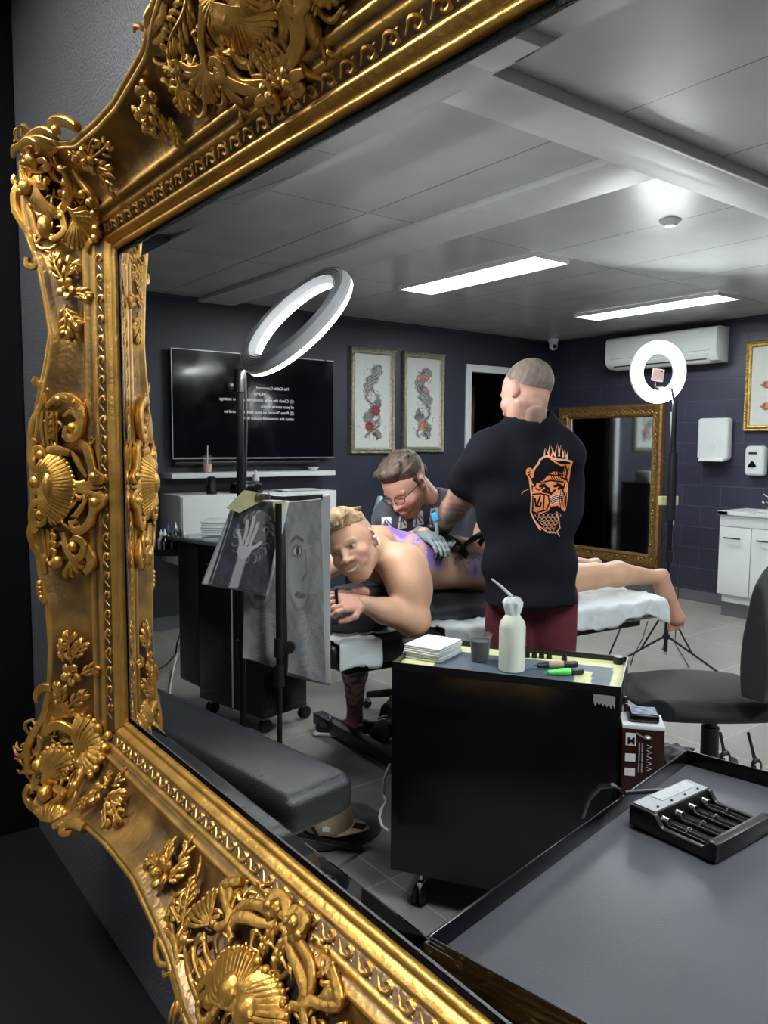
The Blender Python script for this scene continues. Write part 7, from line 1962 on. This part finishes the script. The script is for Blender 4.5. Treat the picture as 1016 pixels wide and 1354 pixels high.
# ------------------------------------------------------------------ the standing man
def standing_artist():
    D = 2.88
    t = thing('person', 'standing person seen from behind in a black shirt with an orange back print', 'person', P(700, 700, d=D)*[1, 1, 0])
    hc = P(697, 521, d=D-.01); fw_ = unit(_fw*.72-_rt*.62-_up*.30); up = unit(_up*.93-_rt*.05+_fw*.28)
    body = lambda u, v, dd=0.: P(u, v, d=D+dd)
    Sl = body(643, 604, .02); Sr = body(742, 600, .0); nk = body(702, 556, .0); ch = body(697, 625, .03); wa = body(703, 715, .03); hp = body(703, 790, .03)
    nape = at_head(hc, fw_, up, 1.0, (0, -.018, -.07))
    fx = unit([_rt[0], _rt[1], 0]); fy = unit([_fw[0], _fw[1], 0])
    s = Sdf((1.5, 1.45, .0), (2.85, 2.7, 1.80), .011)
    s.cap(nape, nk+[0, 0, -.05], .047, .056, k=.02)
    El = body(612, 655, .16); Wl = body(581, 704, .30); Er = body(742, 700, .16); Wr = body(652, 700, .33)
    s.cap(Sl, El, .052, .050, k=.03); s.cap(El, El*.6+Wl*.4, .053, .048, k=.03); s.cap(El*.6+Wl*.4, Wl, .047, .030, k=.03)
    s.cap(Sr, Er, .052, .047, k=.03); s.cap(Er, Wr, .046, .030, k=.03)
    for sx in (-1, 1):
        h0 = hp+fx*sx*.075; kn = h0*[1, 1, 0]+fx*sx*.02+[0, 0, .50]; an = h0*[1, 1, 0]+fx*sx*.04+[0, 0, .10]
        s.cap(h0-[0, 0, .1], kn, .065, .058, k=.03); s.cap(kn, kn*.6+an*.4-fy*.01, .058, .062, k=.03); s.cap(kn*.6+an*.4-fy*.01, an, .06, .04, k=.02)
    V, F = s.mesh(); V = smoothV(V, F, 2); C = skinc(V, (.44, .235, .17), 14)
    z = V[:, 2]; ua = V@_rt
    arm = (z > .9) & (z < 1.42) & (np.linalg.norm((V-El), axis=1) < .45)
    tl = np.linalg.norm(V-(El+[0, 0, .05]-_fw*.04), axis=1); gap = np.exp(-(tl/.035)**2)      # bare elbow between two sleeves of ink
    C = tattoo(V, C, arm*(1-gap)*.95, 20, 7, (.07, .068, .065), base=.9); nkm = (z > 1.42); C = tattoo(V, C, nkm*.62, 20, 9, (.15, .125, .12))
    lg = z < .7; C = tattoo(V, C, lg*.6, 18, 3)
    def ink(Vh, Ch):
        m = np.clip((-.035-Vh[:, 2])/.02, 0, 1)*np.clip((.03-Vh[:, 1])/.03, 0, 1); Ch = tattoo(Vh, Ch, m*.6, 20, 9, (.17, .14, .13))
        e = np.exp(-(((Vh[:, 2]-.03)/.05)**2))*(np.abs(Vh[:, 0]) > .055); return Ch*(1-.25*e[:, None])+np.array((.6, .28, .24))*.25*e[:, None]
    parts = [(V, F, C), head_mesh(hc, fw_, up, 1.0, skin=(.46, .245, .185), h=.0028, neck=nk+[0, 0, -.03], paint=ink, hairline=(-.03, (.15, .105, .085), .85))]
    link('body', np_mesh(*join(parts)), 'skin', t)
    v, f, c = hair_mesh(hc, fw_, up, 1.0, 'crop'); link('hair', np_mesh(v, f, c), 'hair', t)
    # shirt
    s = Sdf((1.45, 1.4, .75), (2.9, 2.7, 1.68), .0085)
    def slab_(c, w, dth, k=.08): s.cap(c-fx*(w-dth), c+fx*(w-dth), dth, dth, k=k)
    slab_(body(692, 622, .03), .195, .10); slab_(body(697, 660, .04), .190, .112); slab_(body(700, 705, .04), .172, .118); slab_(body(701, 745, .03), .170, .12, .05); slab_(body(702, 785, .03), .172, .125, .05); slab_(body(702, 815, .03), .174, .125, .05)
    for q_, w_ in ((body(648, 596, .02), .066), (body(741, 594, .0), .064)): s.cap(nk+[0, 0, -.015], q_, .060, w_, k=.045)
    s.cap(nk+[0, 0, -.02], nk+[0, 0, -.1], .072, .09, k=.04)
    s.cap(Sl, Sl*.42+El*.58, .083, .088, k=.05); s.cap(Sr, Sr*.42+Er*.58, .083, .082, k=.05)
    se = Sl*.36+El*.64; s.cut(se, unit(El-Sl)*1.0) if False else None
    s.cut((0, 0, float(body(703, 801, -.08)[2])), (0, 0, -1))
    ctrl = nape*.6+nk*.4; s.cap(nape+[0, 0, .10], nk+[0, 0, -.012], .070, .074, k=.006, sub=True)
    s.noise(.0036, [(10, 14, 34, 1), (-16, 9, 30, .9), (22, 22, -16, .8), (35, -20, 12, .5), (14, 10, -50, .5)], 12)
    V, F = s.mesh(); V = smoothV(V, F, 2); sh = link('t_shirt', np_mesh(V, F), 'tee_black', t)
    # orange back print
    W, H = .215, .375; nx, ny = 200, 350
    ctr = body(730, 646, -.3); ax = unit(_rt*.995+_up*.02); ay = _up
    U, Vv = np.meshgrid(np.linspace(0, 1, nx), np.linspace(0, 1, ny), indexing='ij'); uv = np.stack([U.ravel(), Vv.ravel()], 1)
    # traced over the picture region 695-765 x 583-710 of the print
    x0, x1, y0, y1 = 690., 766., 580., 710.
    k = (D-.12)/FPX
    pos = P(x0, y1, d=D-.3)[None]+0*uv[:, :1]
    base = P(x0, y1, d=D-.3); bx = P(x1, y1, d=D-.3)-base; by = P(x0, y0, d=D-.3)-base
    pos = base+uv[:, :1]*bx+uv[:, 1:]*by
    dirs = (pos-CAMP); dirs /= np.linalg.norm(dirs, axis=1)[:, None]
    pos = pos+dirs*.0
    for _ in range(90):
        vv = s.value(pos); pos = pos+dirs*np.clip(vv, -.004, .02)[:, None]*.8
    pos = pos-dirs*.0022
    p = Paint(np.stack([uv[:, 0]*(x1-x0), (1-uv[:, 1])*(y1-y0)], 1), (0, 0, 0)); O = (.86, .27, .07); O2 = (.8, .38, .2); K = (.006, .006, .009)
    T = lambda x, y: (660+x/7.257-x0, 560+y/7.257-y0)
    def Lc(pts, w=1.1, c=O, **kw): p.line([T(*q) for q in pts], w, c, soft=.5, **kw)
    # flames on the head
    for (a, b, cc) in (((440, 300), (447, 235), (490, 310)), ((480, 300), (492, 190), (540, 310)), ((540, 310), (565, 185), (585, 310)), ((580, 310), (600, 190), (625, 315)), ((615, 320), (635, 250), (655, 335)), ((650, 340), (668, 260), (660, 350)), ((510, 310), (520, 250), (550, 320))):
        p.line([T(*a), T(*b)], 1.1, O2, soft=.5, taper=True); p.line([T(*cc), T(*b)], 1.1, O2, soft=.5, taper=True); p.poly([T(*a), T(*b), T(*cc)], O2, op=.45)
    p.poly([T(*q) for q in ((330, 610), (370, 560), (430, 550), (480, 480), (560, 450), (620, 470), (640, 400), (700, 380), (690, 480), (670, 600), (665, 740), (640, 850), (600, 820), (570, 790), (500, 800), (480, 840), (400, 870), (330, 840), (320, 720))], O)
    p.poly([T(*q) for q in ((370, 470), (400, 370), (480, 325), (560, 360), (620, 420), (610, 475), (540, 455), (480, 460), (430, 500), (410, 530))], K)
    Lc([(320, 500), (345, 430), (380, 390), (400, 345), (440, 318), (480, 312)], 1.6, O2); Lc([(480, 318), (560, 345), (640, 350), (705, 365), (690, 420)], 1.5, O2); Lc([(500, 335), (560, 380), (600, 400), (680, 400)], 1.2, O)
    for i in range(5): Lc([(275+i*10, 440+i*20), (300+i*8, 430+i*14), (330, 450+i*16)], 1.1, O)
    Lc([(275, 440), (270, 480), (300, 530), (330, 590)], 1.2, O); Lc([(220, 685), (240, 650), (290, 630)], .5, O2); Lc([(300, 540), (320, 700), (310, 850), (340, 920), (400, 1020)], 1.3, O2)
    # dark cuts: brow, eyes, nose, beard, teeth
    for pts, w in (([(430, 520), (480, 490), (540, 500), (620, 490)], .9), ([(440, 560), (500, 545), (560, 555), (620, 560)], 1.0), ([(400, 600), (440, 590), (470, 625), (430, 650), (480, 660)], 1.9), ([(540, 600), (590, 590), (615, 610), (580, 625)], 1.9),
                   ([(480, 620), (500, 680), (540, 640)], 1.4), ([(560, 570), (620, 640), (640, 560)], .8), ([(330, 680), (400, 672), (480, 690)], 1.0), ([(330, 700), (330, 820)], .8), ([(350, 720), (360, 790)], 1.2), ([(400, 700), (370, 790), (400, 800), (410, 760)], 1.1), ([(440, 690), (430, 830)], .8), ([(480, 700), (490, 760), (460, 830), (380, 850)], .9),
                   ([(640, 400), (660, 470), (640, 540)], 1.0), ([(670, 430), (650, 520), (680, 600)], .8), ([(620, 650), (650, 720), (640, 800)], .9), ([(570, 470), (600, 520), (640, 530)], .8), ([(350, 600), (360, 560), (420, 570)], 1.2), ([(360, 620), (390, 640), (440, 600)], .8)):
        Lc(pts, w, K)
    for i in range(9): Lc([(500, 720+i*9-10), (550, 700+i*9-16), (610, 690+i*10-20)], .45, K if i % 2 else (.85, .6, .5))
    for i in range(6): Lc([(600+i*14, 640+i*6), (585+i*16, 730), (600+i*12, 830-i*14)], .4, K)
    for i in range(7): Lc([(500+i*22, 470-i*4), (510+i*22, 520), (530+i*20, 545)], .4, K)
    # scaly throat
    r = np.random.default_rng(8)
    for i in range(5):
        for j in range(6-i):
            cx, cy = 370+j*42+i*26, 880+i*36; p.ell(T(cx, cy), (2.5, 2.1), (.55, .25, .15), ring=.28, soft=.2)
    Lc([(560, 850), (580, 940), (590, 1000), (560, 1040), (585, 1080)], .9, O2); Lc([(340, 920), (400, 990), (470, 1045), (550, 1050)], .8, O2)
    dark = (np.abs(p.c-np.array(K)).sum(1) < .12)
    keep = (p.m > .45) & ~dark
    idx = np.arange(nx*ny).reshape(nx, ny); q = np.stack([idx[:-1, :-1], idx[1:, :-1], idx[1:, 1:], idx[:-1, 1:]], -1).reshape(-1, 4); q = q[keep[q].all(1)]
    link('back_print', np_mesh(pos, q, p.c*.8), 'print', sh)
    # shorts
    s = Sdf((1.6, 1.5, .3), (2.8, 2.5, 1.0), .010)
    s.cap(hp-fx*.045+[0, 0, .02], hp+fx*.045+[0, 0, .02], .108, .108, k=.04)
    for sx in (-1, 1):
        h0 = hp+fx*sx*.072; s.cap(h0, h0+fx*sx*.012-[0, 0, .42], .088, .096, k=.03)
    s.cut((0, 0, .56), (0, 0, -1)); s.noise(.004, [(20, 30, 6, 1), (-35, 12, 9, 1), (40, 40, -14, .6)], 5)
    V, F = s.mesh(); link('shorts', np_mesh(smoothV(V, F, 2), F), 'maroon', t)
    for sx in (-1, 1):
        a = hp*[1, 1, 0]+fx*sx*.13; b = Sdf(a-[.3, .3, .0], a+[.3, .35, .2], .009); b.cap(a+[0, 0, .06]-fy*.03, a+fy*.16+[0, 0, .045], .052, .045, k=.02); b.cap(a+[0, 0, .06], a+[0, 0, .12], .05, .045, k=.02); b.cut((0, 0, .004), (0, 0, -1))
        V, F = b.mesh(); link('shoe', np_mesh(V, F), 'fabric_black', t)
    # black gloves on the client's back
    v, f, _ = hand(Wl, unit(P(610, 722, d=D+.33)-Wl), unit(-_up+_rt*.2), 1, 1.03, curl=.5); link('glove', np_mesh(v, f), 'glove_black', t)
    MB().tube([Wl+unit(El-Wl)*.055, Wl+unit(El-Wl)*.02, Wl], [.041, .037, .034], n=18).build('glove_cuff', 'glove_black', t, smooth=True)
    v, f, _ = hand(Wr, unit(P(607, 722, d=D+.36)-Wr), unit(-_up-_rt*.1), -1, 1.05, curl=.45); link('glove', np_mesh(v, f), 'glove_black', t)
    MB().tube([Wr+unit(Er-Wr)*.10, Wr+unit(Er-Wr)*.03, Wr], [.046, .040, .035], n=18).build('glove_cuff', 'glove_black', t, smooth=True)


def bed():
    e = unit([.9945, -.105, 0]); n = np.array([.105, .9945, 0]); A0 = np.array([1.50, 2.267, 0]); L = 1.76; W = .62; zt = .785
    q = lambda a, b, z: A0+e*a+n*b+np.array([0, 0, z])
    t = thing('massage_bed', 'black padded massage bed on a steel base under the client', 'bed', q(L/2, W/2, 0))
    MB().obox(q(L/2, W/2, zt-.05), L, W, .09, ax=e, ay=n, r=.03, seg=4).build('mattress', 'leather', t, smooth=True)
    MB().obox(q(L/2, W/2, zt-.115), L*.9, W*.8, .04, ax=e, ay=n, r=.006).build('bed_frame', 'black_metal', t)
    m = MB()
    c1 = P(437, 958, z=.05); c2 = P(516, 1004, z=.05); dd = unit((c2-c1)*[1, 1, 0])
    m.obox(((c1+c2)/2)*[1, 1, 0]+[0, 0, .055], float(np.linalg.norm((c2-c1)[:2]))+.25, .06, .06, ax=dd, ay=(-dd[1], dd[0], 0))
    c3 = q(L*.72, W/2, .055); c4 = (c1*.72+c2*.28)
    m.obox([2.6, (c4[1]+c3[1])/2, .055], .95, .06, .06, ax=unit((c3-c4)*[1, 1, 0]), ay=(0, 1, 0))
    m.obox(c3, .06, .7, .06, ax=e, ay=n)
    m.obox(q(L*.5, W/2, .36), .12, .12, .58, ax=e, ay=n)
    m.build('bed_base', 'black_metal', t, bevel=.004)
    f0 = c1*[1, 1, 0]; MB().cyl(f0+[0, 0, .0], f0+[0, 0, .03], .02).cyl(f0+[-.02, -.03, .02], f0+[-.02, -.03, .09], .007).ball(f0+[-.02, -.03, .095], .014).build('levelling_foot', 'chrome', t, smooth=True)
    # brace under the head end
    MB().tube([P(505, 862, d=2.9), P(532, 878, d=2.9), P(548, 886, d=2.95)], .012, n=8).build('brace', 'black_metal', t, smooth=True)
    # white disposable sheet
    nx, ny = 150, 60; a0, a1 = .02, L-.015
    U, Vv = np.meshgrid(np.linspace(0, 1, nx), np.linspace(0, 1, ny), indexing='ij'); U = U.ravel(); Vv = Vv.ravel()
    r = np.random.default_rng(1)
    s = Vv*(W+.20)-.10                       # distance across, hanging both sides
    uvn = np.stack([U*L, s], 1)
    wr = .008*wav(uvn, 3.2, 31, 4)+.004*wav(uvn, 10, 33, 3)
    cr = np.abs(wav(uvn, 4, 35, 3)); wr += .010*np.clip(.25-cr, 0, 1)/.25
    a = a0+(a1-a0)*U; bb = np.clip(s, -.012, W+.012); drop = np.where(s < 0, -s, np.where(s > W, s-W, 0)); hem = 1+.35*wav(np.stack([U*2, U*0], 1), 1.6, 37, 3)
    drop = drop*np.clip(hem, .35, 1.5)
    z = zt+.006+wr-np.maximum(drop-.01, 0); out = np.where(drop > .01, .010+.5*wr+.02*drop, 0)
    pos = np.array([q(aa, b2+(-o2 if s2 < 0 else o2), zz) for aa, b2, o2, s2, zz in zip(a, bb, out, s, z)])
    keep = np.ones(len(pos), bool)
    # pulled away where the elbow leans on the pad
    ex = (a > .20) & (a < .46) & (s < .07); keep &= ~ex
    # end drop at the foot
    idx = np.arange(nx*ny).reshape(nx, ny); qd = np.stack([idx[:-1, :-1], idx[1:, :-1], idx[1:, 1:], idx[:-1, 1:]], -1).reshape(-1, 4); qd = qd[keep[qd].all(1)]
    V = list(pos); F = [tuple(x) for x in qd]
    last = [idx[-1, j] for j in range(ny)]; row = last
    for kx in range(1, 5):
        new = []
        for j in row: 
            p0 = np.array(V[j]); V.append(p0+e*(.012 if kx == 1 else .004)-np.array([0, 0, .022 if V[j][2] > zt-.09 else .004])+n*.003*math.sin(j+kx)); new.append(len(V)-1)
        F += [(row[j], new[j], new[j+1], row[j+1]) for j in range(ny-1)]; row = new
    o = link('bed_sheet', np_mesh(V, F), 'sheet', None)
    md = o.modifiers.new('thickness', 'SOLIDIFY'); md.thickness = .0015; md.offset = 1
    tag(o, 'crumpled white disposable sheet covering the massage bed', 'sheet')
    # black pillow and a second cushion under the hips
    for nm, c, hx, hy, hz, lab, k in (('pillow', np.array([1.78, 2.50, .845]), .26, .175, .075, 'black pillow under the chest and chin of the client', 3), ('cushion', np.array([2.25, 2.45, .825]), .25, .17, .05, 'flat black cushion under the belly of the client', 9)):
        s = Sdf(c-[.38, .34, .16], c+[.38, .34, .16], .009); s.ell(c, (hx*1.06, hy*1.06, hz*1.2), k=.02); s.box(c, (hx, hy, hz*.45), r=hz*.4, k=.06, A=np.array([e, n, [0, 0, 1.]]))
        s.noise(.004, [(30, 14, 10, 1), (-18, 34, 12, 1), (44, 30, -20, .6), (60, -40, 0, .4)], k)
        V, F = s.mesh(); V = smoothV(V, F, 1); o = link(nm, np_mesh(V, F), mat(nm+'_cloth', (.016, .018, .024), .55, var=.2, bump=.3, bscale=60, sheen=.1), None); tag(o, lab, nm)
def hair_and_gilt():
    M['hair'] = mat('hair', (.2, .1, .05), .6, attr=True, bump=.5, bscale=220)
    M['gilt'] = mat('gilt', (.62, .33, .068), .36, metal=.82, var=.28, vscale=28, bump=.35, bscale=120)
    m = mat('gilt_attr', (.8, .5, .15), .36, metal=.82, attr=True, var=.22, vscale=22, bump=.3, bscale=120); M['gilt_attr'] = m
    g = bpy.data.materials.new('mirror_pane'); g.use_nodes = True; nt = g.node_tree; n = nt.nodes; n.clear()
    out = n.new('ShaderNodeOutputMaterial'); gl = n.new('ShaderNodeBsdfRefraction'); gl.inputs['IOR'].default_value = 1.45; gl.inputs['Roughness'].default_value = 0
    gl.inputs['Color'].default_value = (.965, .985, .985, 1)
    nt.links.new(gl.outputs[0], out.inputs['Surface']); M['mirror_pane'] = g


def camera():
    c = bpy.data.cameras.new('camera'); c.sensor_fit = 'VERTICAL'; c.sensor_height = 24.; c.lens = FPX*24./1354.; c.clip_start = .02; c.clip_end = 60
    o = bpy.data.objects.new('camera', c); COL.objects.link(o); SC.camera = o
    z = -_fw; m = Matrix(((_rt[0], _up[0], z[0], 0), (_rt[1], _up[1], z[1], 0), (_rt[2], _up[2], z[2], EYE), (0, 0, 0, 1))); o.matrix_world = m


def render_settings():
    SC.view_settings.view_transform = 'Standard'; SC.view_settings.look = 'None'; SC.view_settings.gamma = 1; SC.view_settings.exposure = 0.5
    SC.view_settings.use_curve_mapping = False
    w = bpy.data.worlds.new('world'); SC.world = w; w.use_nodes = True; w.node_tree.nodes['Background'].inputs[0].default_value = (.0, .0, .0, 1)
    cy = SC.cycles; cy.use_denoising = True; cy.max_bounces = 10; cy.transmission_bounces = 8; cy.glossy_bounces = 5; cy.diffuse_bounces = 4
    cy.sample_clamp_indirect = 4.; cy.caustics_reflective = False; cy.caustics_refractive = False; cy.use_light_tree = True


setup_mats(); hair_and_gilt()
camera(); render_settings()
setting(); ceiling_lights(); wall_things(); lamps(); carts(); paper_stand(); leather_pad(); front_tray(); office_chair(); floor_bits()
bed(); client(); seated_artist(); standing_artist(); ornate_mirror()
